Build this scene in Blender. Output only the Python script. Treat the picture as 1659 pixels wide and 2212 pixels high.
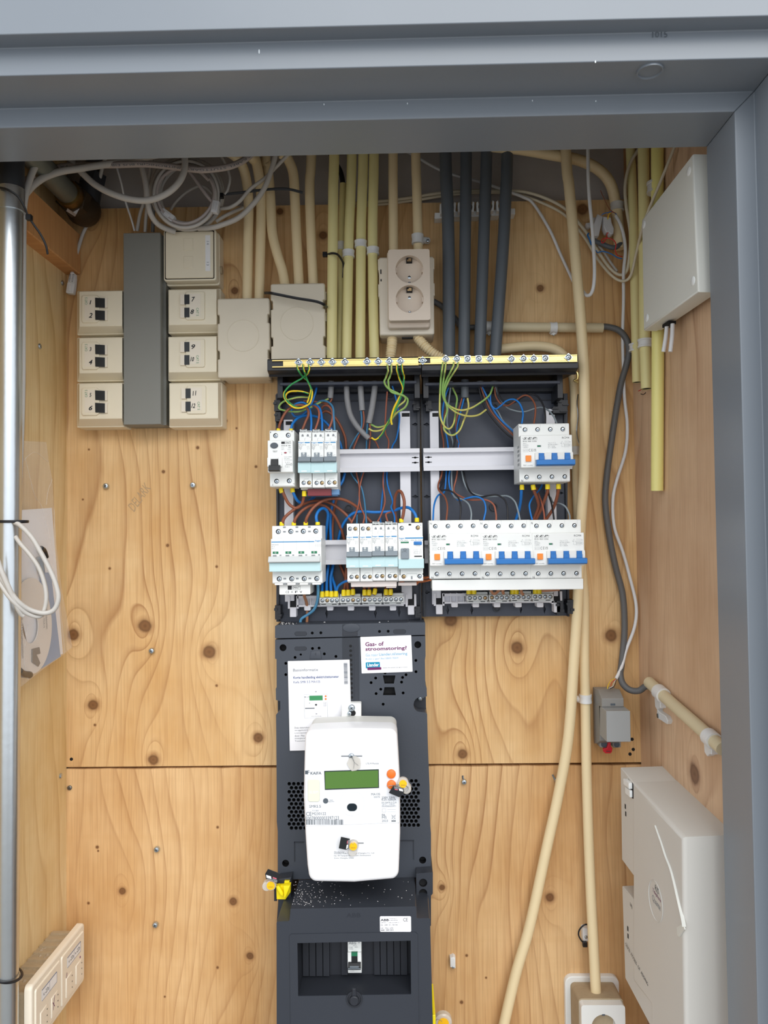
import bpy, bmesh, math, random
from mathutils import Vector, Matrix
from mathutils.geometry import delaunay_2d_cdt
for _o in list(bpy.data.objects): bpy.data.objects.remove(_o)
random.seed(7)
S = bpy.context.scene
COL = S.collection
# ---------------------------------------------------------------- camera
FW, FH, F = 1659.0, 2212.0, 1660.0
CAM = Vector((0.0, -1.145, 1.67))
ROT = Matrix.Rotation(0.020, 3, 'Z') @ Matrix.Rotation(math.radians(90) + 0.0302, 3, 'X') @ Matrix.Rotation(-0.0115, 3, 'Z')
cd = bpy.data.cameras.new('camera')
cd.sensor_fit = 'VERTICAL'; cd.sensor_height = 24.0; cd.lens = F * 24.0 / FH; cd.clip_start = 0.02
cam = bpy.data.objects.new('camera', cd); COL.objects.link(cam)
cam.matrix_world = Matrix.Translation(CAM) @ ROT.to_4x4()
S.camera = cam
# ---------------------------------------------------------------- world: a bright overcast sky
w = bpy.data.worlds.new('overcast_sky'); S.world = w; w.use_nodes = True
wn = w.node_tree.nodes; wl = w.node_tree.links
bg = wn['Background']; bg.inputs[1].default_value = 1.0
tc = wn.new('ShaderNodeTexCoord'); sx = wn.new('ShaderNodeSeparateXYZ'); wr = wn.new('ShaderNodeValToRGB')
wl.new(tc.outputs['Generated'], sx.inputs[0]); wl.new(sx.outputs[2], wr.inputs[0]); wl.new(wr.outputs[0], bg.inputs[0])
wr.color_ramp.elements[0].position = 0.0; wr.color_ramp.elements[0].color = (0.86, 0.90, 0.95, 1)
wr.color_ramp.elements[1].position = 1.0; wr.color_ramp.elements[1].color = (0.90, 0.95, 1.02, 1)
sd = bpy.data.lights.new('hazy_sun', 'SUN'); sd.energy = 1.5; sd.angle = math.radians(50); sd.color = (1.0, 0.97, 0.92)
sun = bpy.data.objects.new('hazy_sun', sd); COL.objects.link(sun)
sun.rotation_euler = (math.radians(52), 0, math.radians(18))
# ---------------------------------------------------------------- exposure
S.view_settings.view_transform = 'Standard'; S.view_settings.look = 'None'
S.view_settings.gamma = 1.0; S.view_settings.use_curve_mapping = False
S.view_settings.exposure = 0.52

# ---------------------------------------------------------------- helpers: a pixel of the photograph and a real plane give a point
def ray(px, py): return ROT @ Vector(((px - FW/2) / F, -(py - FH/2) / F, -1.0))
def P(px, py, d):
    "point on the plane d mm in front of the back wall"
    r = ray(px, py); t = (-d/1000.0 - CAM.y) / r.y
    return CAM + r * t
def PX(px, py, x):
    r = ray(px, py); t = (x - CAM.x) / r.x
    return CAM + r * t
def zf(ox, oy, f, sh=0.0):
    return lambda x, y, d=None: (ox + x/f, oy + y/f) if d is None else (ox + x/f, oy + y/f, d)
def UV(px, py, d):
    p = P(px, py, d); return p.x, p.z
def R(x0, y0, x1, y1, d):
    "axis-parallel rectangle on plane d from a pixel rectangle: u0,u1,v0,v1"
    c = P((x0+x1)/2, (y0+y1)/2, d); s = (1.145 - d/1000.0) / F
    hw = abs(x1-x0)/2*s; hh = abs(y1-y0)/2*s
    return c.x-hw, c.x+hw, c.z-hh, c.z+hh
class Frame:
    def __init__(s, o, U, V, W): s.o, s.U, s.V, s.W = Vector(o), Vector(U), Vector(V), Vector(W)
    def __call__(s, u, v, w): return s.o + s.U*u + s.V*v + s.W*w
BACK = Frame((0,0,0), (1,0,0), (0,0,1), (0,-1,0))
XL, XR = -0.500, 0.350
_k = 0.085; _n = math.hypot(1, _k)                            # the right wall flares slightly towards the opening
RIGHT = Frame((XR,0,0), (_k/_n,-1/_n,0), (0,0,1), (-1/_n,-_k/_n,0))     # u = distance from the back wall, w = off the wall
def PW(px, py, w, fr=None):
    "photograph pixel on the plane w metres off the right (or another) wall: (u, v)"
    fr = fr or RIGHT; r = ray(px, py); o = fr.o + fr.W*w; t = (o - CAM).dot(fr.W) / r.dot(fr.W); p = CAM + r*t - fr.o
    return p.dot(fr.U), p.dot(fr.V)
def PWw(px, py, w, fr=None):
    fr = fr or RIGHT; u, v = PW(px, py, w, fr); return fr(u, v, w)
LEFT = Frame((XL,0,0), (0,-1,0), (0,0,1), (1,0,0))

def srgb(c):
    return tuple(((x/255.0)/12.92 if x/255.0 <= 0.04045 else ((x/255.0+0.055)/1.055)**2.4) for x in c) + (1.0,)
MATS = {}
def mat(name, col, rough=0.5, metal=0.0, var=0.06, scale=30.0, bump=0.0, bscale=200.0, alpha=1.0, trans=0.0, coat=0.0, emit=0.0, spec=0.5, ior=1.45, streak=None):
    m = bpy.data.materials.new(name); m.use_nodes = True; n = m.node_tree.nodes; l = m.node_tree.links
    b = n['Principled BSDF']
    b.inputs['Roughness'].default_value = rough; b.inputs['Metallic'].default_value = metal
    b.inputs['IOR'].default_value = ior; b.inputs['Specular IOR Level'].default_value = spec
    b.inputs['Alpha'].default_value = alpha; b.inputs['Transmission Weight'].default_value = trans
    b.inputs['Coat Weight'].default_value = coat
    c = srgb(col)
    t = n.new('ShaderNodeTexCoord'); ns = n.new('ShaderNodeTexNoise'); ns.inputs['Scale'].default_value = scale; ns.inputs['Detail'].default_value = 3
    if streak:
        mp = n.new('ShaderNodeMapping'); mp.inputs['Scale'].default_value = streak
        l.new(t.outputs['Object'], mp.inputs[0]); l.new(mp.outputs[0], ns.inputs['Vector'])
    else: l.new(t.outputs['Object'], ns.inputs['Vector'])
    mx = n.new('ShaderNodeMix'); mx.data_type = 'RGBA'
    mx.inputs[6].default_value = tuple(max(0, x*(1-var)) for x in c[:3]) + (1,)
    mx.inputs[7].default_value = tuple(min(1, x*(1+var)) for x in c[:3]) + (1,)
    l.new(ns.outputs[0], mx.inputs[0]); l.new(mx.outputs[2], b.inputs['Base Color'])
    if bump:
        nb = n.new('ShaderNodeTexNoise'); nb.inputs['Scale'].default_value = bscale; nb.inputs['Detail'].default_value = 2
        l.new(t.outputs['Object'], nb.inputs['Vector'])
        bp = n.new('ShaderNodeBump'); bp.inputs['Strength'].default_value = bump; bp.inputs['Distance'].default_value = 0.001
        l.new(nb.outputs[0], bp.inputs['Height']); l.new(bp.outputs[0], b.inputs['Normal'])
    MATS[name] = m; return m

# ---------------------------------------------------------------- mesh builder
def rrect(u0, u1, v0, v1, r, n=4):
    r = max(1e-6, min(r, (u1-u0)/2*0.999, (v1-v0)/2*0.999)); o = []
    for cx, cy, a in ((u1-r, v1-r, 0), (u0+r, v1-r, 90), (u0+r, v0+r, 180), (u1-r, v0+r, 270)):
        for i in range(n+1):
            t = math.radians(a + 90.0*i/n); o.append((cx + r*math.cos(t), cy + r*math.sin(t)))
    return o
def circle(cu, cv, r, n=16, ru=None, ph=0.0):
    ru = ru or r
    return [(cu + ru*math.cos(2*math.pi*i/n+ph), cv + r*math.sin(2*math.pi*i/n+ph)) for i in range(n)]
def area2(p): return sum(p[i][0]*p[(i+1)%len(p)][1] - p[(i+1)%len(p)][0]*p[i][1] for i in range(len(p)))
def inset(p, k):
    if area2(p) < 0: p = p[::-1]
    o = []; n = len(p)
    for i in range(n):
        a, b, c = p[i-1], p[i], p[(i+1) % n]
        e1 = Vector((b[0]-a[0], b[1]-a[1])); e2 = Vector((c[0]-b[0], c[1]-b[1]))
        if e1.length < 1e-9 or e2.length < 1e-9: o.append(b); continue
        e1.normalize(); e2.normalize(); n1 = Vector((-e1.y, e1.x)); n2 = Vector((-e2.y, e2.x))
        m = n1 + n2
        if m.length < 1e-4: o.append(b); continue
        m.normalize(); s = k / max(0.35, m.dot(n1)); o.append((b[0]+m.x*s, b[1]+m.y*s))
    # corners that turned inside out collapse onto one point
    fl = [((o[(i+1) % n][0]-o[i][0])*(p[(i+1) % n][0]-p[i][0]) + (o[(i+1) % n][1]-o[i][1])*(p[(i+1) % n][1]-p[i][1])) <= 0 for i in range(n)]
    if any(fl) and not all(fl):
        st = next(i for i in range(n) if not fl[i]); i = st + 1
        while i < st + n:
            if fl[i % n]:
                j = i
                while fl[j % n]: j += 1
                ids = [q % n for q in range(i, j+1)]; mx = sum(o[q][0] for q in ids)/len(ids); my = sum(o[q][1] for q in ids)/len(ids)
                for q_, q in enumerate(ids): e = 1e-6*(q_-len(ids)/2); o[q] = (mx+e, my+e)
                i = j
            i += 1
    return o
def smooth(pts, n=6):
    "Catmull-Rom through 3D points"
    if len(pts) < 3: return [Vector(p) for p in pts]
    q = [Vector(p) for p in pts]; q = [q[0]*2 - q[1]] + q + [q[-1]*2 - q[-2]]; o = []
    for i in range(1, len(q)-2):
        for j in range(n):
            t = j/n; a, b, c, d = q[i-1], q[i], q[i+1], q[i+2]
            o.append(0.5*((2*b) + (c-a)*t + (2*a-5*b+4*c-d)*t*t + (3*b-a-3*c+d)*t**3))
    o.append(q[-2]); return o
TXT = {}
def text_mesh(s, shear=0.0, bold=0.0):
    k = (s, shear, bold)
    if k not in TXT:
        cu = bpy.data.curves.new('t', 'FONT'); cu.body = s; cu.resolution_u = 2; cu.shear = shear; cu.offset = bold
        ob = bpy.data.objects.new('t', cu); COL.objects.link(ob)
        me = bpy.data.meshes.new_from_object(ob)
        vs = [(v.co.x, v.co.y) for v in me.vertices]; fs = [tuple(f.vertices) for f in me.polygons]
        bpy.data.objects.remove(ob); bpy.data.meshes.remove(me); bpy.data.curves.remove(cu)
        if not vs: vs, fs = [(0,0),(1,0),(0,1)], [(0,1,2)]
        x0 = min(v[0] for v in vs); x1 = max(v[0] for v in vs); y0 = min(v[1] for v in vs); y1 = max(v[1] for v in vs)
        TXT[k] = ([((x-x0)/(x1-x0), (y-y0)/(y1-y0)) for x, y in vs], fs)
    return TXT[k]
class MB:
    def __init__(s, fr=BACK): s.v = []; s.f = []; s.mi = []; s.cur = 0; s.fr = fr
    def m(s, i): s.cur = i; return s
    def add(s, vs, fs, world=False):
        b = len(s.v)
        s.v += [Vector(p) if world else s.fr(*p) for p in vs]
        s.f += [tuple(b+i for i in f) for f in fs]; s.mi += [s.cur]*len(fs); return s
    def box(s, u0, u1, v0, v1, w0, w1):
        return s.add([(u0,v0,w0),(u1,v0,w0),(u1,v1,w0),(u0,v1,w0),(u0,v0,w1),(u1,v0,w1),(u1,v1,w1),(u0,v1,w1)],
                     [(0,3,2,1),(4,5,6,7),(0,1,5,4),(1,2,6,5),(2,3,7,6),(3,0,4,7)])
    def slab(s, ol, w0, w1, bev=0.0, seg=2, taper=0.0):
        if area2(ol) < 0: ol = ol[::-1]
        rings = [(0, w0)]
        if bev:
            for i in range(seg+1):
                a = math.pi/2*i/seg; rings.append((taper + bev*(1-math.cos(a)), w1 - bev + bev*math.sin(a)))
        else: rings.append((taper, w1))
        n = len(ol); vs = []; fs = []
        for k, wv in rings:
            q = inset(ol, k) if k else ol; vs += [(u, v, wv) for u, v in q]
        for r in range(len(rings)-1):
            for i in range(n): fs.append((r*n+i, r*n+(i+1)%n, (r+1)*n+(i+1)%n, (r+1)*n+i))
        fs.append(tuple(range(n-1, -1, -1))); fs.append(tuple((len(rings)-1)*n+i for i in range(n)))
        return s.add(vs, fs)
    def plate(s, ol, holes, w0, w1, depth, inner=None, floor=True):
        "front face with real holes, walls and hole floors"
        if area2(ol) < 0: ol = ol[::-1]
        hs = [h if area2(h) < 0 else h[::-1] for h in holes]
        loops = [ol] + hs; flat = [p for lp in loops for p in lp]
        ed = []; b0 = 0
        for lp in loops:
            ed += [(b0+i, b0+(i+1) % len(lp)) for i in range(len(lp))]; b0 += len(lp)
        cv, _, tris = delaunay_2d_cdt([Vector(p) for p in flat], ed, [], 1, 1e-7)[:3]
        flat = [(p.x, p.y) for p in cv]
        def within(q, lp):
            r_ = False
            for i in range(len(lp)):
                (x0, y0), (x1, y1) = lp[i-1], lp[i]
                if (y0 > q[1]) != (y1 > q[1]) and q[0] < (x1-x0)*(q[1]-y0)/(y1-y0)+x0: r_ = not r_
            return r_
        bb = [(min(p[0] for p in h), max(p[0] for p in h), min(p[1] for p in h), max(p[1] for p in h)) for h in hs]; keep = []
        for t in tris:
            q = (sum(flat[i][0] for i in t)/len(t), sum(flat[i][1] for i in t)/len(t))
            if within(q, ol) and not any(b_[0] < q[0] < b_[1] and b_[2] < q[1] < b_[3] and within(q, h) for b_, h in zip(bb, hs)): keep.append(t)
        tris = keep
        n = len(ol)
        s.add([(u, v, w1) for u, v in flat], [tuple(t) for t in tris])
        s.add([(u, v, w0) for u, v in ol] + [(u, v, w1) for u, v in ol], [(i, (i+1)%n, n+(i+1)%n, n+i) for i in range(n)])
        if floor: s.add([(u, v, w0) for u, v in ol], [tuple(range(n-1, -1, -1))])
        else: s.add([(u, v, w0) for u, v in flat], [tuple(t)[::-1] for t in tris])
        c = s.cur
        for h in hs:
            k = len(h)
            if inner is not None: s.cur = inner
            s.add([(u, v, w1) for u, v in h] + [(u, v, w1-depth) for u, v in h], [(i, (i+1)%k, k+(i+1)%k, k+i) for i in range(k)] + ([tuple(range(2*k-1, k-1, -1))] if floor else []))
            s.cur = c
        return s
    def lathe(s, cu, cv, prof, n=16, ru=1.0, caps=True):
        vs = []; fs = []
        for r, wv in prof: vs += [(cu + ru*r*math.cos(2*math.pi*i/n), cv + r*math.sin(2*math.pi*i/n), wv) for i in range(n)]
        for k in range(len(prof)-1):
            for i in range(n): fs.append((k*n+i, k*n+(i+1)%n, (k+1)*n+(i+1)%n, (k+1)*n+i))
        if caps: fs.append(tuple(range(n-1, -1, -1))); fs.append(tuple((len(prof)-1)*n+i for i in range(n)))
        return s.add(vs, fs)
    def extr(s, prof, u0, u1):
        "profile of (v, w) swept along u"
        n = len(prof)
        return s.add([(u0, v, ww) for v, ww in prof] + [(u1, v, ww) for v, ww in prof],
                     [(i, (i+1)%n, n+(i+1)%n, n+i) for i in range(n)] + [tuple(range(n-1, -1, -1)), tuple(range(n, 2*n))])
    def tube(s, pts, r, n=10, sm=6, stripe=None, caps=True, rad=None, flat=1.0):
        "world-space tube; stripe=(matA, matB, turns per m)"
        q = smooth(pts, sm) if sm else [Vector(p) for p in pts]
        q = [p for i, p in enumerate(q) if i == 0 or (p - q[i-1]).length > 1e-6]
        T = [(q[min(i+1, len(q)-1)] - q[max(i-1, 0)]).normalized() for i in range(len(q))]
        N = T[0].orthogonal().normalized(); c0 = (CAM - q[0]); N2 = (c0 - T[0]*c0.dot(T[0]))
        if N2.length > 1e-6: N = N2.normalized()
        b = len(s.v); L = 0.0; fs = []; mi = []
        for i, p in enumerate(q):
            N = (N - T[i]*N.dot(T[i])).normalized(); B = T[i].cross(N)
            rr = r if rad is None else rad(i/(len(q)-1.0))*r
            for k in range(n):
                a = 2*math.pi*k/n; s.v.append(p + (N*math.cos(a)*flat + B*math.sin(a))*rr)
            if i:
                L += (p - q[i-1]).length
                for k in range(n):
                    fs.append((b+(i-1)*n+k, b+(i-1)*n+(k+1)%n, b+i*n+(k+1)%n, b+i*n+k))
                    if stripe: mi.append(stripe[0] if int(((k/n) + L*stripe[2]) * 2) % 2 == 0 else stripe[1])
                    else: mi.append(s.cur)
        if caps:
            fs.append(tuple(b+k for k in range(n-1, -1, -1))); e = b+(len(q)-1)*n
            fs.append(tuple(e+k for k in range(n))); mi += [s.cur]*2
        s.f += fs; s.mi += mi; return s
    def text(s, t, u0, u1, v0, v1, wv, rot=0.0, shear=0.0, bold=0.0):
        "text fitted to a rectangle; rot in degrees about its centre (the rectangle is given before the turn)"
        if any(c in 'MW' for c in t): bold = 0.0            # the offset folds over in these letters
        bold = min(bold, 0.025)
        vs, fs = text_mesh(t, shear, bold); cu, cv = (u0+u1)/2, (v0+v1)/2; W, H = u1-u0, v1-v0
        ca, sa = math.cos(math.radians(rot)), math.sin(math.radians(rot)); o = []
        for x, y in vs:
            a, b = (x-0.5)*W, (y-0.5)*H; o.append((cu + a*ca - b*sa, cv + a*sa + b*ca, wv))
        return s.add(o, fs)
    def quad(s, u0, u1, v0, v1, wv): return s.add([(u0,v0,wv),(u1,v0,wv),(u1,v1,wv),(u0,v1,wv)], [(0,1,2,3)])
    def line(s, pts, th, wv):
        "thin flat printed line through 2D points"
        for (a, b), (c, d) in zip(pts, pts[1:]):
            L = math.hypot(c-a, d-b) or 1e-9; nx, ny = -(d-b)/L*th/2, (c-a)/L*th/2
            s.add([(a-nx,b-ny,wv),(c-nx,d-ny,wv),(c+nx,d+ny,wv),(a+nx,b+ny,wv)], [(0,1,2,3)])
        return s
WO = {}     # world origin of each object
def obj(name, mb, mats, parent=None, bevel=0.0, sharp=38, origin=None, recalc=True, kind=None, label=None, smoothed=True):
    me = bpy.data.meshes.new(name)
    if origin is None:
        lo = [min(v[k] for v in mb.v) for k in range(3)]; hi = [max(v[k] for v in mb.v) for k in range(3)]
        origin = Vector([(a+b)/2 for a, b in zip(lo, hi)])
    else: origin = Vector(origin)
    me.from_pydata([v - origin for v in mb.v], [], mb.f)
    if not isinstance(mats, (list, tuple)): mats = [mats]
    for m_ in mats: me.materials.append(MATS[m_] if isinstance(m_, str) else m_)
    me.polygons.foreach_set('material_index', mb.mi)
    bm = bmesh.new(); bm.from_mesh(me)
    if recalc: bmesh.ops.recalc_face_normals(bm, faces=bm.faces)
    if smoothed:
        ca = math.radians(sharp)
        for f in bm.faces: f.smooth = True
        for e in bm.edges:
            lf = e.link_faces
            if len(lf) != 2: e.smooth = False; continue
            an = e.calc_face_angle(0); a0, a1 = lf[0].calc_area(), lf[1].calc_area()
            e.smooth = not (an > ca or (an > 0.09 and max(a0, a1) > 12*min(a0, a1) and max(len(lf[0].verts), len(lf[1].verts)) != 4) or (an > 0.09 and max(a0, a1) > 40*min(a0, a1)))
    bm.to_mesh(me); bm.free(); me.update()
    o = bpy.data.objects.new(name, me); COL.objects.link(o)
    if parent is not None:
        o.parent = parent; o.location = origin - WO[parent.name]
    else: o.location = origin
    WO[o.name] = origin
    if bevel:
        b = o.modifiers.new('edge', 'BEVEL'); b.width = bevel/1000.0; b.segments = 2; b.limit_method = 'ANGLE'; b.angle_limit = math.radians(40); b.harden_normals = True
    if kind: o['kind'] = kind
    if label: o['label'] = label
    return o
def tag(o, label, cat, group=None):
    o['label'] = label; o['category'] = cat
    if group: o['group'] = group
    return o
def thing(name, label, cat, loc, group=None):
    o = bpy.data.objects.new(name, None); COL.objects.link(o); o.empty_display_size = 0.02
    o.location = loc; WO[o.name] = Vector(loc); return tag(o, label, cat, group)
def dup(root, delta, label=None, group=None, swap=None):
    "copy a thing with its parts and sub-parts, moved by delta"
    r = root.copy(); COL.objects.link(r); r.location = root.location + Vector(delta); WO[r.name] = r.location.copy()
    if label: r['label'] = label
    if group: r['group'] = group
    for ch in list(root.children):
        c = ch.copy(); COL.objects.link(c); c.parent = r; WO[c.name] = WO[ch.name] + Vector(delta)
        for g in list(ch.children):
            d = g.copy(); COL.objects.link(d); d.parent = c; WO[d.name] = WO[g.name] + Vector(delta)
    return r
def struct(name, mb, mats, parent=None, **k):
    o = obj(name, mb, mats, parent, **k); o['kind'] = 'structure'; return o

def islands(mb):
    n = len(mb.v); par = list(range(n))
    def fd(a):
        while par[a] != a: par[a] = par[par[a]]; a = par[a]
        return a
    for f in mb.f:
        for i in f[1:]: par[fd(i)] = fd(f[0])
    g = {}
    for k, f in enumerate(mb.f): g.setdefault(fd(f[0]), []).append(k)
    out = []
    for ks in g.values():
        q = MB(mb.fr); mp = {}
        for k in ks:
            nf = []
            for i in mb.f[k]:
                if i not in mp: mp[i] = len(q.v); q.v.append(mb.v[i])
                nf.append(mp[i])
            q.f.append(tuple(nf)); q.mi.append(mb.mi[k])
        out.append(q)
    return out
def objs(name, mb, mats, parent=None, **k):
    "one object for every separate piece of the builder"
    return [obj(name, q, mats, parent, **k) for q in islands(mb)]
# ================================================================ materials
class NB:
    def __init__(s, m): s.n = m.node_tree.nodes; s.l = m.node_tree.links
    def put(s, sock, v):
        if isinstance(v, (int, float)): sock.default_value = v
        else: s.l.new(v, sock)
    def math(s, op, a, b=None, c=None, clamp=False):
        x = s.n.new('ShaderNodeMath'); x.operation = op; x.use_clamp = clamp; s.put(x.inputs[0], a)
        if b is not None: s.put(x.inputs[1], b)
        if c is not None: s.put(x.inputs[2], c)
        return x.outputs[0]
    def comb(s, x, y, z=0.0):
        c = s.n.new('ShaderNodeCombineXYZ'); s.put(c.inputs[0], x); s.put(c.inputs[1], y); s.put(c.inputs[2], z); return c.outputs[0]
    def noise(s, vec, scale, detail=2.0, rough=0.5):
        x = s.n.new('ShaderNodeTexNoise'); x.inputs['Scale'].default_value = scale; x.inputs['Detail'].default_value = detail
        x.inputs['Roughness'].default_value = rough; s.l.new(vec, x.inputs['Vector']); return x.outputs[0]
    def dist(s, vec, p):
        x = s.n.new('ShaderNodeVectorMath'); x.operation = 'DISTANCE'; s.l.new(vec, x.inputs[0]); x.inputs[1].default_value = p; return x.outputs['Value']
    def ramp(s, f, els, interp='LINEAR'):
        x = s.n.new('ShaderNodeValToRGB'); x.color_ramp.interpolation = interp; s.l.new(f, x.inputs[0]); e = x.color_ramp.elements
        while len(e) < len(els): e.new(0.5)
        for i, (p, c) in enumerate(els): e[i].position = p; e[i].color = c if len(c) == 4 else srgb(c)
        return x.outputs[0]
    def mix(s, f, a, b, mode='MIX'):
        x = s.n.new('ShaderNodeMix'); x.data_type = 'RGBA'; x.blend_type = mode; s.put(x.inputs[0], f)
        for k, v in ((6, a), (7, b)):
            if isinstance(v, tuple): x.inputs[k].default_value = v
            else: s.l.new(v, x.inputs[k])
        return x.outputs[2]
def wood(name, axis, light, mid, dark, knots=(), small=(), seed=0.0, freq=38.0, amp=7.0, line=0.55, rough=0.62):
    m = bpy.data.materials.new(name); m.use_nodes = True; b = NB(m); bs = b.n['Principled BSDF']
    t = b.n.new('ShaderNodeTexCoord'); s3 = b.n.new('ShaderNodeSeparateXYZ'); b.l.new(t.outputs['Object'], s3.inputs[0])
    u = s3.outputs[axis]; v = s3.outputs[2]
    base = b.comb(u, v, seed)
    wide = b.comb(b.math('MULTIPLY', u, 3.2), b.math('MULTIPLY', v, 0.9), seed)
    n1 = b.noise(wide, 1.3, 2.0, 0.45)
    n2 = b.noise(b.comb(b.math('MULTIPLY', u, 14.0), b.math('MULTIPLY', v, 3.0), seed+3), 1.0, 2.0)
    G = b.math('MULTIPLY', u, freq)
    G = b.math('MULTIPLY_ADD', n1, amp, G); G = b.math('MULTIPLY_ADD', n2, 1.1, G)
    core = None; sv = b.comb(u, b.math('MULTIPLY', v, 0.5), 0.0)
    for i, (ku, kv, kr) in enumerate(knots):
        d = b.dist(sv, (ku, kv*0.5, 0)); q = b.math('DIVIDE', d, kr*1.9)
        h = b.math('DIVIDE', (3.2 if i % 2 else -3.0), b.math('MULTIPLY_ADD', q, q, 1.0))
        G = b.math('ADD', G, h)
    for i, (ku, kv, kr) in enumerate(list(knots) + list(small)):
        d = b.dist(base, (ku, kv, seed)); k = b.math('DIVIDE', d, kr); core = k if core is None else b.math('MINIMUM', core, k)
    fr = b.math('FRACT', G)
    ring = b.ramp(fr, [(0.0, (0,0,0,1)), (0.60, (0.08,0.08,0.08,1)), (0.84, (0.5,0.5,0.5,1)), (0.93, (1,1,1,1)), (1.0, (0,0,0,1))])
    lm = b.noise(b.comb(b.math('MULTIPLY', u, 5.0), b.math('MULTIPLY', v, 2.2), seed+7), 1.0, 2.0)
    lmr = b.ramp(lm, [(0.35, (0.1,0.1,0.1,1)), (0.7, (1,1,1,1))])
    fine = b.noise(b.comb(b.math('MULTIPLY', u, 420.0), b.math('MULTIPLY', v, 9.0), seed), 1.0, 3.0)
    blot = b.noise(b.comb(b.math('MULTIPLY', u, 7.0), b.math('MULTIPLY', v, 4.0), seed+11), 1.0, 4.0, 0.6)
    chat = b.noise(b.comb(b.math('MULTIPLY', u, 4.0), b.math('MULTIPLY', v, 60.0), seed+13), 1.0, 2.0)
    c = b.mix(b.ramp(blot, [(0.35, (0,0,0,1)), (0.68, (1,1,1,1))]), srgb(light), srgb(mid))
    c = b.mix(b.math('MULTIPLY', b.math('MULTIPLY', ring, lmr), line), c, srgb(dark))
    c = b.mix(b.math('MULTIPLY', b.math('SUBTRACT', fine, 0.42, clamp=True), 1.0), c, srgb(dark))
    c = b.mix(b.math('MULTIPLY', b.math('SUBTRACT', chat, 0.5, clamp=True), 0.7), c, srgb(mid))
    if core is not None:
        wob = b.math('MULTIPLY_ADD', b.noise(base, 60.0, 2.0), 0.5, core)
        km = b.ramp(wob, [(0.0, (1,1,1,1)), (1.13, (1,1,1,1))]) if False else b.ramp(b.math('MULTIPLY', wob, 0.5), [(0.0, (1,1,1,1)), (0.50, (0.95,0.95,0.95,1)), (0.66, (0.45,0.45,0.45,1)), (1.0, (0,0,0,1))])
        kc = b.ramp(b.math('MULTIPLY', wob, 0.5), [(0.0, tuple(int(x*0.66) for x in dark)), (0.30, tuple(int(x*0.82) for x in dark)), (0.5, tuple(int(x*0.72) for x in dark)), (0.62, tuple(int(x*0.88) for x in dark)), (0.8, dark)])
        c = b.mix(km, c, kc)
    b.l.new(c, bs.inputs['Base Color']); bs.inputs['Roughness'].default_value = rough; bs.inputs['Specular IOR Level'].default_value = 0.3
    bp = b.n.new('ShaderNodeBump'); bp.inputs['Strength'].default_value = 0.25; bp.inputs['Distance'].default_value = 0.0006
    b.l.new(b.math('ADD', fine, b.math('MULTIPLY', ring, 0.4)), bp.inputs['Height']); b.l.new(bp.outputs[0], bs.inputs['Normal'])
    MATS[name] = m; return m
def kn(l, d=0):
    o = []
    for x, y, r in l: p = P(x, y, d); o.append((p.x, p.z, (r if r > 6 else r*0.7)*1.145/F))
    return o
big = [(313,1352,15),(452,1408,15),(201,1523,12),(331,1641,12),(558,1594,11),(158,1371,13),(974,1340,15),(1117,1399,14),(999,1629,11),(1320,1372,14),(1167,623,8),(698,508,10),(507,628,8),(1259,452,13),(205,466,11)]
sml = [(353,1019,5),(427,967,5),(192,971,3),(179,1079,3),(553,1008,4),(362,1178,5),(237,1228,4),(488,909,5),(511,925,3),(605,457,8),(1295,1590,4),(468,1224,4),(205,1566,4),(468,1481,4)]
wood('plywood_upper', 0, (232,198,148), (210,165,108), (158,108,64), kn(big), kn(sml), seed=2.0, freq=40.0, amp=14.0, line=0.85)
big2 = [(264,1925,8),(504,1947,9),(955,1917,7),(1188,1938,10),(540,2065,8)]
sml2 = [(191,1951,4),(356,2153,3),(997,2165,5),(1050,2112,3),(470,2090,4),(210,1830,5),(212,1838,3),(470,1787,4),(1008,2064,4)]
wood('plywood_lower', 0, (226,188,138), (202,156,102), (152,102,60), kn(big2), kn(sml2), seed=9.0, freq=42.0, amp=13.0, line=0.85)
wood('plywood_left', 1, (236,212,164), (218,184,126), (176,130,72), seed=17.0, freq=22.0, amp=5.0, line=0.8)
rk = [PWw(1500,1672,0.0)]
wood('plywood_right', 1, (226,194,160), (204,168,134), (168,126,98), [(rk[0].y, rk[0].z, 0.014)], seed=23.0, freq=20.0, amp=5.0, line=0.8)
wood('batten_wood', 1, (214,162,108), (198,142,88), (166,110,64), seed=31.0, freq=60.0, amp=3.0)
mat('concrete', (196,190,186), 0.9, var=0.15, scale=14, bump=0.5, bscale=60)
mat('ceiling_board', (122,116,110), 0.9, var=0.1)
mat('paving', (128,126,122), 0.9, var=0.15, scale=9, bump=0.4)
mat('brick_render', (150,140,130), 0.9, var=0.1)
mat('frame_paint', (127,134,142), 0.32, var=0.03, scale=8, bump=0.12, bscale=35, spec=0.5)
mat('frame_paint_chip', (215,222,228), 0.4)
mat('ink_grey', (84,92,100), 0.6)
mat('cream', (232,222,198), 0.42, var=0.03, spec=0.4)          # cat-5 outlets
mat('cream_light', (232,222,204), 0.4, var=0.02)
mat('cream_pinkish', (224,208,190), 0.30, var=0.02)
mat('cream_dirty', (176,158,130), 0.85, var=0.12, scale=120, bump=0.3)
mat('junction_plastic', (216,206,186), 0.5, var=0.03)
mat('white_plastic', (232,232,228), 0.35, var=0.02)
mat('white_cover', (236,238,236), 0.32, var=0.01)
mat('cover_face', (222,222,214), 0.5, var=0.015)
mat('terminal_box_plastic', (212,209,202), 0.5, var=0.02, scale=10)
mat('terminal_box_dusty', (180,170,156), 0.8, var=0.08, scale=60)
mat('trunking_grey', (132,132,126), 0.55, var=0.02)
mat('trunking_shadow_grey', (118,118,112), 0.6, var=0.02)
mat('pvc_cream', (236,215,172), 0.42, var=0.04, scale=20)
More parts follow.
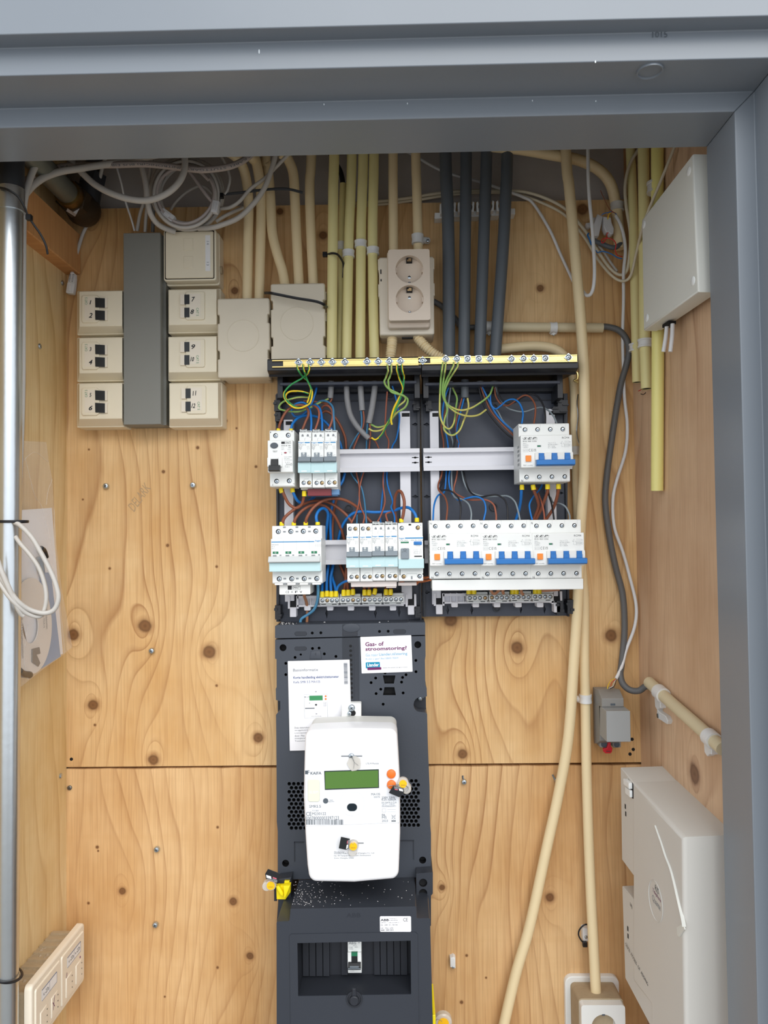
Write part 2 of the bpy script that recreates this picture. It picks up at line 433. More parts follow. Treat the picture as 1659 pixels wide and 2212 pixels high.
mat('pvc_yellow', (232,221,158), 0.42, var=0.04, scale=20)
mat('pvc_bright_yellow', (242,233,148), 0.32, var=0.02, scale=20)
mat('pvc_beige', (214,200,166), 0.5, var=0.05, scale=20)
mat('pvc_grey', (92,98,104), 0.45, var=0.04)
mat('clip_plastic', (224,224,222), 0.4, var=0.02, trans=0.0)
mat('clip_translucent', (222,220,216), 0.4, var=0.02, alpha=0.75)
mat('galvanised', (206,212,216), 0.30, 0.95, var=0.12, scale=60, bump=0.15, bscale=90, streak=(1,1,0.1))
mat('old_galvanised', (136,140,132), 0.42, 0.7, var=0.2, scale=30)
mat('pipe_dark', (60,62,66), 0.5, 0.3, var=0.15)
mat('fitting_iron', (74,62,48), 0.5, 0.6, var=0.3, scale=40, bump=0.3)
mat('pencil', (178,150,114), 0.8, var=0.0)
mat('brass_fitting', (150,120,70), 0.35, 0.9, var=0.15)
mat('tape_clear', (220,218,220), 0.2, alpha=0.6)
mat('black_plastic', (34,35,40), 0.36, var=0.1, scale=25)
mat('board_plastic', (60,65,78), 0.42, var=0.05, scale=12, bump=0.08, bscale=300)
mat('board_plastic_dark', (44,47,55), 0.45, var=0.05, scale=12)
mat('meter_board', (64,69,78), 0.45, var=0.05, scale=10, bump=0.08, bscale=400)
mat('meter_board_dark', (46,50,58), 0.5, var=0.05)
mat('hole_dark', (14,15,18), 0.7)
mat('fuse_box', (52,56,64), 0.38, var=0.06, scale=8, bump=0.06, bscale=300)
mat('emboss', (42,46,54), 0.4)
mat('fuse_box_inner', (40,43,50), 0.5, var=0.05)
mat('rail_white', (222,222,228), 0.38, var=0.015)
mat('rail_lip', (232,232,238), 0.35, var=0.01)
mat('device_white', (238,240,238), 0.38, var=0.012)
mat('device_side', (206,210,204), 0.5, var=0.02)
mat('device_grey', (132,142,150), 0.4, var=0.02)
mat('device_lightgrey', (204,208,208), 0.4, var=0.02)
mat('teal_cover', (192,222,226), 0.10, var=0.02, spec=0.7)
mat('lever_blue', (38,116,190), 0.35, var=0.03)
mat('hager_blue', (42,138,196), 0.5, var=0.0)
mat('button_orange', (246,142,52), 0.4, var=0.02)
mat('meter_orange', (238,118,40), 0.4, var=0.02)
mat('flag_green', (36,120,84), 0.5)
mat('flag_red', (150,40,60), 0.4)
mat('lever_black', (34,36,38), 0.3)
mat('ink', (40,42,46), 0.7, var=0.0)
mat('ink_light', (138,142,146), 0.7, var=0.0)
mat('ink_green', (60,140,90), 0.7, var=0.0)
mat('ink_purple', (112,36,96), 0.7, var=0.0)
mat('ink_navy', (44,72,128), 0.7, var=0.0)
mat('ink_pale_blue', (120,176,206), 0.7, var=0.0)
mat('print_teal', (0,140,176), 0.5, var=0.0)
mat('print_pink', (232,110,130), 0.5, var=0.0)
mat('print_white', (236,236,236), 0.5, var=0.0)
mat('paper', (240,240,244), 0.55, var=0.01)
mat('screw_zinc', (186,196,204), 0.25, 0.9, var=0.15, scale=200)
mat('screw_brassy', (190,160,118), 0.3, 0.9, var=0.15, scale=200)
mat('brass', (226,200,132), 0.24, 1.0, var=0.12, scale=40, streak=(1,6,6))
mat('ferrule_yellow', (244,218,30), 0.35, var=0.03)
mat('seal_yellow', (246,226,20), 0.35, var=0.04)
mat('seal_disc', (250,190,20), 0.4, var=0.03)
mat('seal_clear', (226,222,214), 0.12, alpha=0.55, spec=0.8)
mat('w_brown', (136,78,54), 0.42, var=0.06)
mat('w_brown_light', (162,94,72), 0.45, var=0.06)
mat('w_copperbrown', (176,124,92), 0.45, var=0.06)
mat('w_blue', (28,116,196), 0.4, var=0.05)
mat('w_blue_dull', (70,128,166), 0.45, var=0.05)
mat('w_blue_light', (96,160,200), 0.45, var=0.05)
mat('w_black', (34,34,38), 0.42, var=0.05)
mat('w_grey', (134,144,150), 0.45, var=0.05)
mat('w_green', (52,148,84), 0.42, var=0.06)
mat('w_green_pale', (138,178,96), 0.45, var=0.06)
mat('w_yellow', (242,206,40), 0.42, var=0.05)
mat('w_yellow_pale', (206,196,110), 0.45, var=0.05)
mat('w_red', (206,54,48), 0.42, var=0.05)
mat('cable_grey', (136,136,138), 0.5, var=0.04)
mat('cable_dark_grey', (98,98,98), 0.5, var=0.04)
mat('cable_white', (222,222,222), 0.42, var=0.03)
mat('cable_ivory', (212,202,178), 0.45, var=0.04)
mat('cable_light_grey', (188,184,178), 0.5, var=0.05)
mat('cable_pink_grey', (176,166,162), 0.5, var=0.05)
mat('cable_black', (30,31,34), 0.4, var=0.1)
mat('tie_black', (26,27,31), 0.35, var=0.1)
mat('connector_clear', (222,222,224), 0.3, alpha=0.8)
mat('busbar_red', (126,48,54), 0.35, var=0.05)
mat('busbar_blue', (104,146,190), 0.25, var=0.05)
mat('busbar_white', (232,222,218), 0.4, var=0.02)
mat('module_grey', (142,140,136), 0.5, var=0.03)
mat('module_grey_light', (156,158,158), 0.45, var=0.03)
mat('latch_red', (200,30,44), 0.35)
mat('meter_white', (236,237,240), 0.30, var=0.008)
mat('meter_body', (214,214,210), 0.5, var=0.03, scale=60)
mat('meter_panel', (232,234,238), 0.35, var=0.006)
mat('meter_insert', (226,228,208), 0.35, var=0.01)
mat('lcd_green', (86,124,58), 0.16, var=0.04, scale=8)
mat('lcd_frame', (36,50,50), 0.3)
mat('lens_dark', (26,38,46), 0.12)
mat('copper', (206,122,80), 0.3, 0.9)
mat('bag_film', (236,236,236), 0.06, alpha=0.12, spec=0.9)
mat('disc_white', (226,220,214), 0.3, var=0.02)
mat('disc_blue', (120,150,190), 0.3, var=0.05)
mat('metal_part', (120,116,110), 0.4, 0.7, var=0.2)
mat('rubble', (176,160,138), 0.95, var=0.18, scale=150, bump=0.6, bscale=300)
mat('dark_grey_box', (150,152,158), 0.5)

# ================================================================ the setting
D0 = 1.145
def Z(py, D): return CAM.z - (py - 1156.0)/F*D      # approximate height helper along the axis
# --- back wall with two plywood sheets
m = MB(); m.box(XL-0.05, XR+0.05, 0.0, 2.52, -0.075, -0.020)
wall_back = struct('wall_back', m, 'concrete', origin=(0,0,0))
def sheet(name, px, mt, top, bot, d0=-19.8, d1=0.0, uneven=0):
    # top / bot are pixel pairs (left y, right y)
    a, b = P(0, 0, 0), None
    zl = P(143, top[0], 0).z; zr = P(1385, top[1], 0).z; yl = P(143, bot[0], 0).z; yr = P(1385, bot[1], 0).z
    ol = [(XL-0.0008, yl)]
    N = 40
    ol += [(XR+0.001, yr)] + [(XR+0.001, zr)]
    if uneven:
        for i in range(1, N):
            t = i/N; ol.append((XR+0.001 + (XL-XR-0.0018)*t, zr + (zl-zr)*t + random.uniform(-uneven, uneven*0.4)))
    ol.append((XL-0.0008, zl))
    mm = MB(); mm.slab(ol, d0/1000, d1/1000)
    return obj(name, mm, mt, wall_back, origin=(0,0,0), smoothed=False)
sheet('plywood_panel', None, 'plywood_upper', (452, 430), (1657, 1646.5))
sheet('plywood_panel', None, 'plywood_lower', (1661, 1651.5), (2760, 2750), uneven=0.0012)
m = MB(LEFT); m.box(-0.06, 0.294, 0.0, 2.52, -0.06, -0.015); wall_left = struct('wall_left', m, 'concrete', origin=(0,0,0))
m = MB(LEFT); m.box(0.0, 0.294, 0.05, P(143, 380, 0).z+0.15, -0.0149, 0.0); obj('plywood_panel', m, 'plywood_left', wall_left, origin=(0,0,0), smoothed=False)
m = MB(RIGHT); m.box(-0.06, 0.292, 0.0, 2.52, -0.06, -0.015); wall_right = struct('wall_right', m, 'concrete', origin=(0,0,0))
m = MB(RIGHT); m.box(0.0, 0.293, 0.05, 2.5, -0.0149, 0.0); obj('plywood_panel', m, 'plywood_right', wall_right, origin=(0,0,0), smoothed=False)
# small holes and splinters of the right panel corner
m = MB(); m.box(XL-0.05, XR+0.05, 2.52, 2.58, -0.075, 0.50); struct('ceiling', m, 'ceiling_board')
m = MB(); m.box(-4, 4, -0.1, 0.0, -0.1, 6.0); struct('floor', m, 'paving')
# dark timber packer at the top right corner
p0 = P(1366, 300, -19); p1 = P(1385, 432, -19)
m = MB(); m.box(p0.x, XR-0.001, p1.z+0.002, 2.50, -0.0198, 0.004); struct('trim_1', m, 'batten_wood', origin=(0,0,0))
# batten under the top of the left wall
bz0 = P(165, 592, 5).z; bz1 = P(165, 506, 5).z
m = MB(LEFT); m.slab(rrect(0.002, 0.200, bz0, bz1, 0.002, 2), 0.0, 0.022, 0.0015, 1); struct('trim_2', m, 'batten_wood', origin=(0,0,0))
# --- door frame: head and right jamb share one stepped profile (distance in front of wall, offset outward from the opening)
Dj, D2, D3, D4 = 0.850, 0.778, 0.7225, 0.703
y1, y2, y3, y4 = [(D0 - q) for q in (Dj, D2, D3, D4)]            # distance in front of the back wall
hz = CAM.z + (1156-321)/F*Dj; lip1, lip2 = 0.0205, 0.0275
prof = [(0.0, y1), (0.0, y2), (lip1, y2), (lip1, y3), (lip1+lip2, y3), (lip1+lip2, y4), (0.115, y4), (0.115, y1)]
XJ = 0.3465; XJL = -0.72
door = bpy.data.objects.new('door_1', None); COL.objects.link(door); door.location = (0, -0.35, 1.2); door['kind'] = 'structure'; WO['door_1'] = Vector((0, -0.35, 1.2))
m = MB(); n = len(prof)
# head, mitred at both ends
vs = []; 
for o_, wv in prof: vs.append((XJL - o_, hz + o_, wv))
for o_, wv in prof: vs.append((XJ + o_, hz + o_, wv))
m.add(vs, [(i, (i+1)%n, n+(i+1)%n, n+i) for i in range(n)] + [tuple(range(n)), tuple(range(n, 2*n))])
head = obj('frame_head', m, 'frame_paint', door, bevel=1.2)
for nm, X, sg in (('r', XJ, 1), ('l', XJL, -1)):
    m = MB(); vs = [(X + sg*o_, 0.02, wv) for o_, wv in prof] + [(X + sg*o_, hz + o_, wv) for o_, wv in prof]
    m.add(vs, [(i, (i+1)%n, n+(i+1)%n, n+i) for i in range(n)] + [tuple(range(n)), tuple(range(n, 2*n))])
    obj('frame_jamb', m, 'frame_paint', door, bevel=1.2)
# number stamped on the head, closing-catch recess, chipped paint
t0 = P(1409, 82, y3*1000); t1 = P(1441, 68, y3*1000)
m = MB(); m.text('1015', t0.x, t1.x, t0.z, t1.z, y3+0.0008); obj('lettering', m, 'ink_grey', head)
tt = Frame((0, 0, hz+lip1), (1,0,0), (0,-1,0), (0,0,-1))          # underside of the middle step
r_ = ray(1404, 152); t = (hz+lip1 - CAM.z)/r_.z; c = CAM + r_*t
m = MB(tt); m.lathe(c.x, -c.y, [(0.0125, -0.001), (0.0125, 0.0022), (0.0112, 0.0022), (0.0108, 0.0004), (0.0005, 0.0003)], 28)
obj('catch_recess', m, 'frame_paint', head)
m = MB()
for (x, y) in ((560,112),(1287,219),(1286,134),(1150,218),(700,226),(880,224)):
    p = P(x, y, (y2 if y > 190 else y3)*1000)
    q = (y2 if y > 190 else y3) + 0.0006; s_ = 0.0008 if y < 200 else 0.0006
    m.slab(circle(p.x, p.z, s_*(3 if x == 560 else 1.6), 7, ru=s_), q-0.0005, q)
obj('paint_chip', m, 'frame_paint_chip', head)
# mitre weld line at the corner
# --- facade round the opening so the cupboard is closed from outside
m = MB(); zz = hz + 0.10
m.box(XJ+0.10, 4, 0, 3.2, y1-0.02, y4-0.012); m.box(-4, XJL-0.10, 0, 3.2, y1-0.02, y4-0.012); m.box(XJL-0.10, XJ+0.10, zz, 3.2, y1-0.02, y4-0.012)
struct('wall_front', m, 'brick_render')
m = MB(); m.box(XJL-0.1, XL-0.016, 0, zz, y1-0.03, y1); m.box(XR+0.03, XJ+0.11, 0, zz, y1-0.03, y1); m.box(XJL-0.1, XJ+0.11, hz+0.022, 2.56, y1-0.03, y1-0.001)
struct('trim_3', m, 'brick_render')
# ================================================================ distribution boards (two open enclosure backs side by side)
A = zf(560, 750, 4.484)      # photograph zoom frames used for measuring
A2 = zf(560, 1040, 4.484)
B = zf(900, 750, 4.366)
B2 = zf(900, 1040, 4.366)
def rect(m, x0, y0, x1, y1, d0, d1, r=0.0, bev=0.0, n=3):
    u0, u1, v0, v1 = R(x0, y0, x1, y1, d1)
    if r or bev: m.slab(rrect(u0, u1, v0, v1, r/1000.0 if r else 1e-5, n if r else 1), d0/1000, d1/1000, bev/1000.0, 2 if bev > 0.6 else 1)
    else: m.box(u0, u1, v0, v1, d0/1000, d1/1000)
    return m
def pxpoly(pts, d): return [UV(x, y, d) for x, y in pts]
def disc(m, x, y, rpx, d0, d1, n=14):
    u, v = UV(x, y, d1); r = rpx*(1.145-d1/1000)/F; m.slab(circle(u, v, r, n), d0/1000, d1/1000); return m
def screw_head(m, x, y, rpx, d, n=14, base=0.9):
    "zinc pan head with a cross recess; slot 0 metal, slot 1 dark"
    u, v = UV(x, y, d); r = rpx*(1.145-d/1000)/F; W = d/1000
    m.m(0).lathe(u, v, [(r, W-0.002), (r, W+base*0.0006), (r*0.8, W+base*0.0014), (r*0.45, W+base*0.0017), (0.0001, W+base*0.0017)], n)
    m.m(1); k = r*0.5; t = r*0.085; a = 0.5
    for q in (0, 1):
        c, s = math.cos(a+q*math.pi/2), math.sin(a+q*math.pi/2)
        m.add([(u+c*k-s*t, v+s*k+c*t, W+base*0.00185), (u-c*k-s*t, v-s*k+c*t, W+base*0.00185), (u-c*k+s*t, v-s*k-c*t, W+base*0.00185), (u+c*k+s*t, v+s*k-c*t, W+base*0.00185)], [(0,1,2,3)])
    m.m(0); return m
def rail(name, parent, x0, y0, x1, y1, slots=None):
    "hat-shaped mounting rail: two lips in front of a recessed web"
    u0, u1, v0, v1 = R(x0, y0, x1, y1, 42); h = v1-v0; l = h*0.19
    m = MB(); m.extr([(v0, 0.040), (v0, 0.042), (v0+l, 0.042), (v0+l, 0.0345), (v1-l, 0.0345), (v1-l, 0.042), (v1, 0.042), (v1, 0.040), (v1-l+0.001, 0.040), (v1-l+0.001, 0.033), (v0+l-0.001, 0.033), (v0+l-0.001, 0.040)], u0, u1)
    o = obj(name, m, 'rail_white', parent, bevel=0.25)
    if slots:
        m = MB()
        for sy in (0.40, 0.62):
            cy = v0+h*sy; cx = u0 + (u1-u0)*slots
            m.slab(circle(cx, cy, 0.0014, 10, ru=0.0022), 0.0340, 0.0347); m.box(cx-0.0048, cx+0.0048, cy-0.0006, cy+0.0006, 0.0340, 0.0347)
        objs('rail_slot', m, 'hole_dark', o)
    return o
def foot(parent, x0, y0, x1, y1):
    m = MB(); u0, u1, v0, v1 = R(x0, y0, x1, y1, 34); w_ = u1-u0
    m.slab(rrect(u0, u1, v0, v1, 0.0008, 2), 0.016, 0.034, 0.0006, 1)
    m.slab([(u0-0.003, v1-0.002), (u0, v1-0.002), (u0, v1+0.016), (u0-0.003, v1+0.016)], 0.016, 0.032); m.slab([(u1, v1-0.002), (u1+0.003, v1-0.002), (u1+0.003, v1+0.016), (u1, v1+0.016)], 0.016, 0.032)
    o = obj('clip_foot', m, 'rail_white', parent)
    m = MB(); m.slab([(u0+0.0005, v1+0.0002), (u1-0.0005, v1+0.0002), (u1-0.0005, v1+0.009), (u0+0.0005, v1+0.009)], 0.016, 0.0305); objs('foot_recess', m, 'hole_dark', o)
def upright(parent, x0, y0, x1, y1):
    m = MB(); rect(m, x0, y0, x1, y1, 12, 30, 0.6, 0.5); o = obj('upright', m, 'rail_white', parent)
    m = MB(); rect(m, x0+3, y0+5, x1-3, y0+13, 28, 30.3); objs('slot', m, 'hole_dark', o)
def board(label, L, Rt, top, bot, side, hooks, ups, feet, rails, tray, screws, bar, carrier, bosses, holes):
    T = thing('distribution_board', label, 'distribution board', P((L+Rt)/2, bot, 8))
    m = MB()
    ol = pxpoly([(L, top), (Rt, top), (Rt, bot-2), (L, bot)], 14)
    hl = []
    for (x, y, a, b) in holes: u, v = UV(x, y, 14); hl.append([(u-a, v), (u-a*0.35, v-b*0.5), (u, v-b), (u+a*0.35, v-b*0.5), (u+a, v), (u+a*0.35, v+b*0.5), (u, v+b), (u-a*0.35, v+b*0.5)])
    m.plate(ol, hl, 0.004, 0.014, 0.0065)
    obj('backplate', m, 'board_plastic', T, bevel=0.5)
    m = MB()
    for (x, y, r) in bosses:
        u, v = UV(x, y, 16); r = r*1.129/F; m.lathe(u, v, [(r, 0.013), (r, 0.0175), (r*0.75, 0.0175), (r*0.7, 0.0155), (r*0.35, 0.0155), (r*0.35, 0.0165), (0.0001, 0.0165)], 20)
    if bosses: objs('screw_boss', m, 'board_plastic_dark', T)
    # rims
    m = MB(); rect(m, L, top, L+4, bot, 12, 20); rect(m, Rt-4, top, Rt, bot-2, 12, 20); rect(m, L, top+14, Rt, top+17, 13, 15.5); objs('rim', m, 'board_plastic_dark', T)
    m = MB()
    for (x, y, w_, h_) in hooks:
        rect(m, x, y, x+w_, y+h_, 4, 34); rect(m, x-2, y+h_*0.2, x+w_*0.4, y+h_*0.38, 4, 36); rect(m, x+w_*0.5, y+h_*0.62, x+w_+2, y+h_*0.8, 4, 36)
    if hooks: objs('hinge_hook', m, 'black_plastic', T)
    for a in ups: upright(T, *a)
    for a in feet: foot(T, *a)
    for a in rails: rail('mounting_rail', T, *a)
    # cable entry tray with the earth bar on its front edge
    xa, xb, ya, yb = tray     # front edge px left,right and y of its top at left / right
    fa, fb = P(xa, ya, 95), P(xb, yb, 95)
    def zz(y, d): return P((L+Rt)/2, y, d).z
    prof = [(zz(ya*0.5+yb*0.5-3, 92), 0.0), (zz(ya*0.5+yb*0.5-3, 92), 0.092), (zz(ya*0.5+yb*0.5-3, 92)-0.002, 0.0945), (zz(798, 94), 0.0945), (zz(801, 93), 0.090), (zz(806, 84), 0.082), (zz(811, 82), 0.080), (zz(811, 78), 0.074), (zz(806, 78), 0.060), (zz(806, 60), 0.0)]
    m = MB(); k = len(prof); du = 0.010
    vs = [(fa.x + (0.004 if w_ < 0.05 else 0) , v, w_) for v, w_ in prof] + [(fb.x - (0.004 if w_ < 0.05 else 0), v, w_) for v, w_ in prof]
    m.add(vs, [(i, (i+1)%k, k+(i+1)%k, k+i) for i in range(k)] + [tuple(range(k)), tuple(range(k, 2*k))])
    tr = obj('cable_entry_tray', m, 'black_plastic', T, bevel=0.5)
    m = MB(); rect(m, side[0], 824, side[1], 830.5, 4, 62, 0.5, 0.5); obj('entry_flange', m, 'board_plastic', T)
    m = MB(); rect(m, side[0]+4, 831, side[1]-4, 847, 4, 30, 0.5, 0.5); obj('entry_wall', m, 'black_plastic', T)
    m = MB()
    for x in (side[0]-4, side[1]-6): rect(m, x, 806, x+12, 860, 4, 60, 0.4, 0.4)
    objs('side_bracket', m, 'black_plastic', T)
    # brass bar
    bx0, bx1, by0, by1 = bar
    u0, u1, v0, v1 = R(bx0, (by0+by1)/2-8.3, bx1, (by0+by1)/2+8.3, 97); hh = v1-v0
    m = MB(); m.box(u0, u1, v0+hh*0.0, v0+hh*0.17, 0.0946, 0.0975); m.box(u0, u1, v1-hh*0.17, v1, 0.0946, 0.0975)
    m.box(u0+(u1-u0)*0.075, u1, v0+hh*0.17, v1-hh*0.17, 0.0946, 0.0970)
    e = obj('earth_bar', m, 'brass', T, bevel=0.3, label='brass earthing bar')
    proto = None
    for (x, y) in screws:
        m = MB(); u, v = UV(x, y, 98); q = 0.0044
        m.m(0).slab([(u-q, v-q), (u+q, v-q), (u+q, v+q), (u-q, v+q)] if (x*7) % 3 > 1 else [(u, v-q*1.35), (u+q*1.35, v), (u, v+q*1.35), (u-q*1.35, v)], 0.0965, 0.0988)
        screw_head(m, x, y, 6.2, 98.8)
        obj('clamp_screw', m, ['screw_zinc', 'hole_dark'], e)
    # carrier for the terminal blocks
    cx0, cx1, cy0, cy1, tabs = carrier
    m = MB(); rect(m, cx0, cy0, cx1, cy0+6, 14, 32); rect(m, cx0, cy1-4, cx1, cy1, 14, 32); rect(m, cx0, cy0, cx1, cy1, 14, 26)
    for x in tabs: rect(m, x-7, cy1-2, x+7, cy1+9, 14, 33, 1.6, 0.5)
    x = cx0
    while x < cx0+60: rect(m, x, cy0, x+2, cy1, 14, 31); x += 14
    obj('terminal_carrier', m, 'rail_white', T)
    return T
hsl = [(897, y, 0.0055, 0.003) for y in (917, 1073)] + [(x, y, 0.0022, 0.008) for x, y in ((706,1325),(811,1324),(862,1322))]
hsr = [(922, y, 0.0055, 0.003) for y in (917, 1073, 1279)] + [(x, y, 0.0022, 0.007) for x, y in ((967,1318),(1019,1318),(1125,1316),(1176,1316))] + [(1212, 1065, 0.004, 0.002)]
scl = [(645,783),(670,782.5),(694,782.5),(718,782),(745,782),(793,781),(817,781),(841,780.5),(865,780)]
board('dark grey open enclosure back holding the left columns of breakers under the socket outlet', 597, 908, 850, 1343, (603, 901),
      [(592,864,14,24),(594,890,12,20),(893,866,12,20),(594,1308,12,30),(897,1310,10,24)],
      [(865,887,888,1305),(614,905,634,1300)], [(626,1312,640,1333),(881,1308,895,1328)],
      [(636,970,907,1020,0.965),(640,1166,900,1219)], (577, 910, 778, 774), scl, (586, 905, 786, 781),
      (642, 872, 1286, 1310, (664,713,758,804,849)), [(753,1098,8.5),(842,852,7),(664,851,6),(671,1273,5.5)], hsl)
scr = [(913,779),(963,775.5),(987,775),(1010,775),(1034,775),(1059,775),(1105,775.5),(1131,774.5),(1153,774.5),(1178,774),(1228,772)]
board('dark grey open enclosure back holding the four blue levered breakers', 912, 1226, 850, 1332, (918, 1210),
      [(920,866,12,22),(1205,864,22,14),(1195,878,30,14),(1203,1298,14,30),(1226,1296,14,30)],
      [(931,887,950,1305),(1183,883,1202,1300)], [(942,1306,956,1327),(1197,1302,1211,1323)],
      [(915,966,1235,1015,0.035),(918,1166,1235,1215)], (911, 1249, 774, 767), scr, (903, 1247, 780, 773),
      (958, 1196, 1281, 1303, (982,1028,1074,1120,1167)), [(1066,1095,9),(1142,843,8),(1073,1314,8),(1069,878,5)], hsr)

# ================================================================ modular devices
def device(name, label, cat, x, y, W, group, build):
    "x,y = photograph pixel of the shoulder's top left corner (92 mm off the wall); the builder works in mm"
    p = P(x, y, 92); o = thing(name, label, cat, (p.x, -0.035, p.z), group)
    fr = Frame((p.x, 0, p.z), (0.001,0,0), (0,0,0.001), (0,-0.001,0)); build(o, fr, W); return o
def body(o, fr, W, vs, nose, d_nose=108.0, name='housing', mt='device_white', bev=0.5, d_sh=92.0, back=42.3):
    "stepped housing: vs = (top, nose top, nose bottom, bottom) heights in mm, nose = (left,right) inset"
    a, b, c, e = vs
    m = MB(fr); m.extr([(a, back), (a, 60), (a, d_sh-1.5), (a-1.5, d_sh), (b, d_sh), (b, d_nose-1), (b-1, d_nose), (c+1, d_nose), (c, d_nose-1), (c, d_sh), (e+1.5, d_sh), (e, d_sh-1.5), (e, back)], 0.15, W-0.15)
    return obj(name, m, mt, o, bevel=bev)
def term_screws(o, fr, pts, r, wv=92.0, mt='screw_zinc', ring=True):
    for i, (u, v) in enumerate(pts):
        m = MB(fr); W = wv
        if ring: m.m(2).lathe(u, v, [(r*1.42, W-1), (r*1.42, W+0.25), (r*1.3, W+0.45), (r*1.05, W+0.45), (r*1.0, W-0.0)], 18, caps=False)
        m.m(1).slab(circle(u, v, r*1.04, 16), W-1, W+0.12)
        m.m(0).lathe(u+0.12*r, v-0.1*r, [(r*0.74, W), (r*0.74, W+0.3), (r*0.6, W+0.45), (0.001, W+0.45)], 14)
        m.m(1); t = r*0.09; k = r*0.42; a = 0.3 + (u*1.7+v) % 1.5
        for q in (0, 1):
            c, s = math.cos(a+q*math.pi/2), math.sin(a+q*math.pi/2); cu, cv = u+0.12*r, v-0.1*r
            m.add([(cu+c*k-s*t, cv+s*k+c*t, W+0.5), (cu-c*k-s*t, cv-s*k+c*t, W+0.5), (cu-c*k+s*t, cv-s*k-c*t, W+0.5), (cu+c*k+s*t, cv+s*k-c*t, W+0.5)], [(0,1,2,3)])
        obj('terminal_screw', m, [mt if isinstance(mt, str) else mt[i % len(mt)], 'hole_dark', 'device_white'], o)
# ---- four-pole combined breaker with blue levers
def sep(o, fr, W):
    K = 69.3/1185.0
    def nu(x): return (x-330)*K
    def nv(y): return -18.0 - (y-395)*43.9/745.0
    def su(x): return (x-265)*69.3/1165.0
    def stv(y): return -(y-120)*18.0/275.0
    def sbv(y): return -62.0 - (y-1157)*18.2/310.0
    body(o, fr, W, (0, -18.0, -62.0, -80.2), None, mt='device_white')
    m = MB(fr)   # raised screw domes and parting lines
    for x in (412, 702, 993, 1280):
        m.line([(su(x)+4, 0), (su(x)+4, stv(260))], 0.25, 92.06); m.line([(su(x)+24-69.3*0.0, sbv(1470)), (su(x)+24, sbv(1350))], 0.0001, 92.06)
        m.line([(su(x)+4, sbv(1465)), (su(x)+4, sbv(1360))], 0.25, 92.06); m.line([(su(x)-3.5, sbv(1465)), (su(x)-3.5, sbv(1360))], 0.25, 92.06)
    obj('parting_line', m, 'device_lightgrey', o)
    term_screws(o, fr, [(su(x), stv(245)) for x in (412, 702, 993, 1280)] + [(su(x), sbv(1350)) for x in (432, 722, 1012, 1305)], 3.0)
    # lever bay and linked lever
    m = MB(fr); d = 108.0
    for a, b in ((650, 735), (862, 1030), (1160, 1328), (1456, 1545)):
        m.slab(rrect(nu(a), min(nu(b), W-0.1+0.6), nv(975), nv(795), 1.2, 3), d-2, d+3.0, 0.8, 2)
    m.slab(rrect(nu(640), W+0.2, nv(1125), nv(960), 0.6, 2), d-2, d+0.6)
    objs('lever_hub', m, 'white_plastic', o)
    m = MB(fr)
    for a, b in ((737, 860), (1031, 1159), (1329, 1455)): m.box(nu(a), nu(b), nv(985), nv(808), d-1, d+1.5); m.box(nu(a), nu(b), nv(985), nv(880), d-1, d+4.5)
    m.extr([(nv(968), d+1), (nv(968), d+8), (nv(985), d+10), (nv(1085), d+10), (nv(1108), d+7), (nv(1108), d+1)], nu(665), min(nu(1552), W+1.6))
    obj('lever', m, 'lever_blue', o, bevel=0.5)
    m = MB(fr); m.slab(rrect(nu(415), nu(585), nv(1025), nv(840), 0.8, 3), d-1, d+0.5, 0.3, 1); s_ = obj('button_frame', m, 'device_white', o)
    m = MB(fr); m.slab(rrect(nu(437), nu(566), nv(1000), nv(860), 0.8, 3), d, d+2.2, 0.6, 2); b_ = obj('test_button', m, 'button_orange', o)
    m = MB(fr); m.text('T', nu(490), nu(512), nv(950), nv(910), d+2.25); obj('lettering', m, 'button_orange', b_)
    m = MB(fr); m.box(nu(710), nu(800), nv(668), nv(626), d-1, d+0.15); m.m(1).box(nu(715), nu(778), nv(663), nv(631), d-1, d+0.25); obj('indicator_window', m, ['ink_light', 'flag_green'], o)
    m = MB(fr); e = d+0.08
    m.text('\u00b7S\u00b7E\u00b7P\u00b7', nu(375), nu(718), nv(488), nv(440), e, shear=0.3, bold=0.03); m.line([(nu(380), nv(498)), (nu(718), nv(496))], 0.25, e)
    m.text('3P+N / B20 / 0.03A', nu(380), nu(700), nv(548), nv(518), e, bold=0.01)
    m.text('RCM4', nu(1285), nu(1448), nv(484), nv(440), e, bold=0.02)
    m.text('C E', nu(515), nu(603), nv(772), nv(708), e, bold=0.0); m.text('UK', nu(622), nu(690), nv(738), nv(708), e); m.text('CA', nu(622), nu(690), nv(770), nv(742), e)
    m.text('TEST monthly', nu(378), nu(600), nv(1105), nv(1074), e)
    m.text('N', su(290), su(330), stv(210), stv(165), 92.08); m.text('N', su(308), su(350), sbv(1458), sbv(1408), 92.08)
    obj('lettering', m, 'ink', o)
    m = MB(fr)
    for t, x0, x1, y0, y1 in (('400V~', 380, 482, 568, 592), ('50/60Hz', 380, 512, 606, 630), ('Type A', 960, 1055, 566, 592), ('IEC/EN 61009-1', 960, 1188, 602, 630), ('I\u0394n = 0.03A', 960, 1122, 640, 665), ('Im = 3000A', 960, 1142, 675, 700), ('6000', 405, 482, 652, 676), ('3', 396, 412, 730, 762), ('E 270', 425, 490, 728, 740), ('Line', 425, 490, 746, 760)):
        m.text(t, nu(x0), nu(x1), nv(y1), nv(y0), e)
    for x0, y0, x1, y1 in ((385, 643, 500, 684), (384, 712, 500, 776), (1075, 562, 1132, 590)): m.line([(nu(x0), nv(y0)), (nu(x1), nv(y0)), (nu(x1), nv(y1)), (nu(x0), nv(y1)), (nu(x0), nv(y0))], 0.15, e)
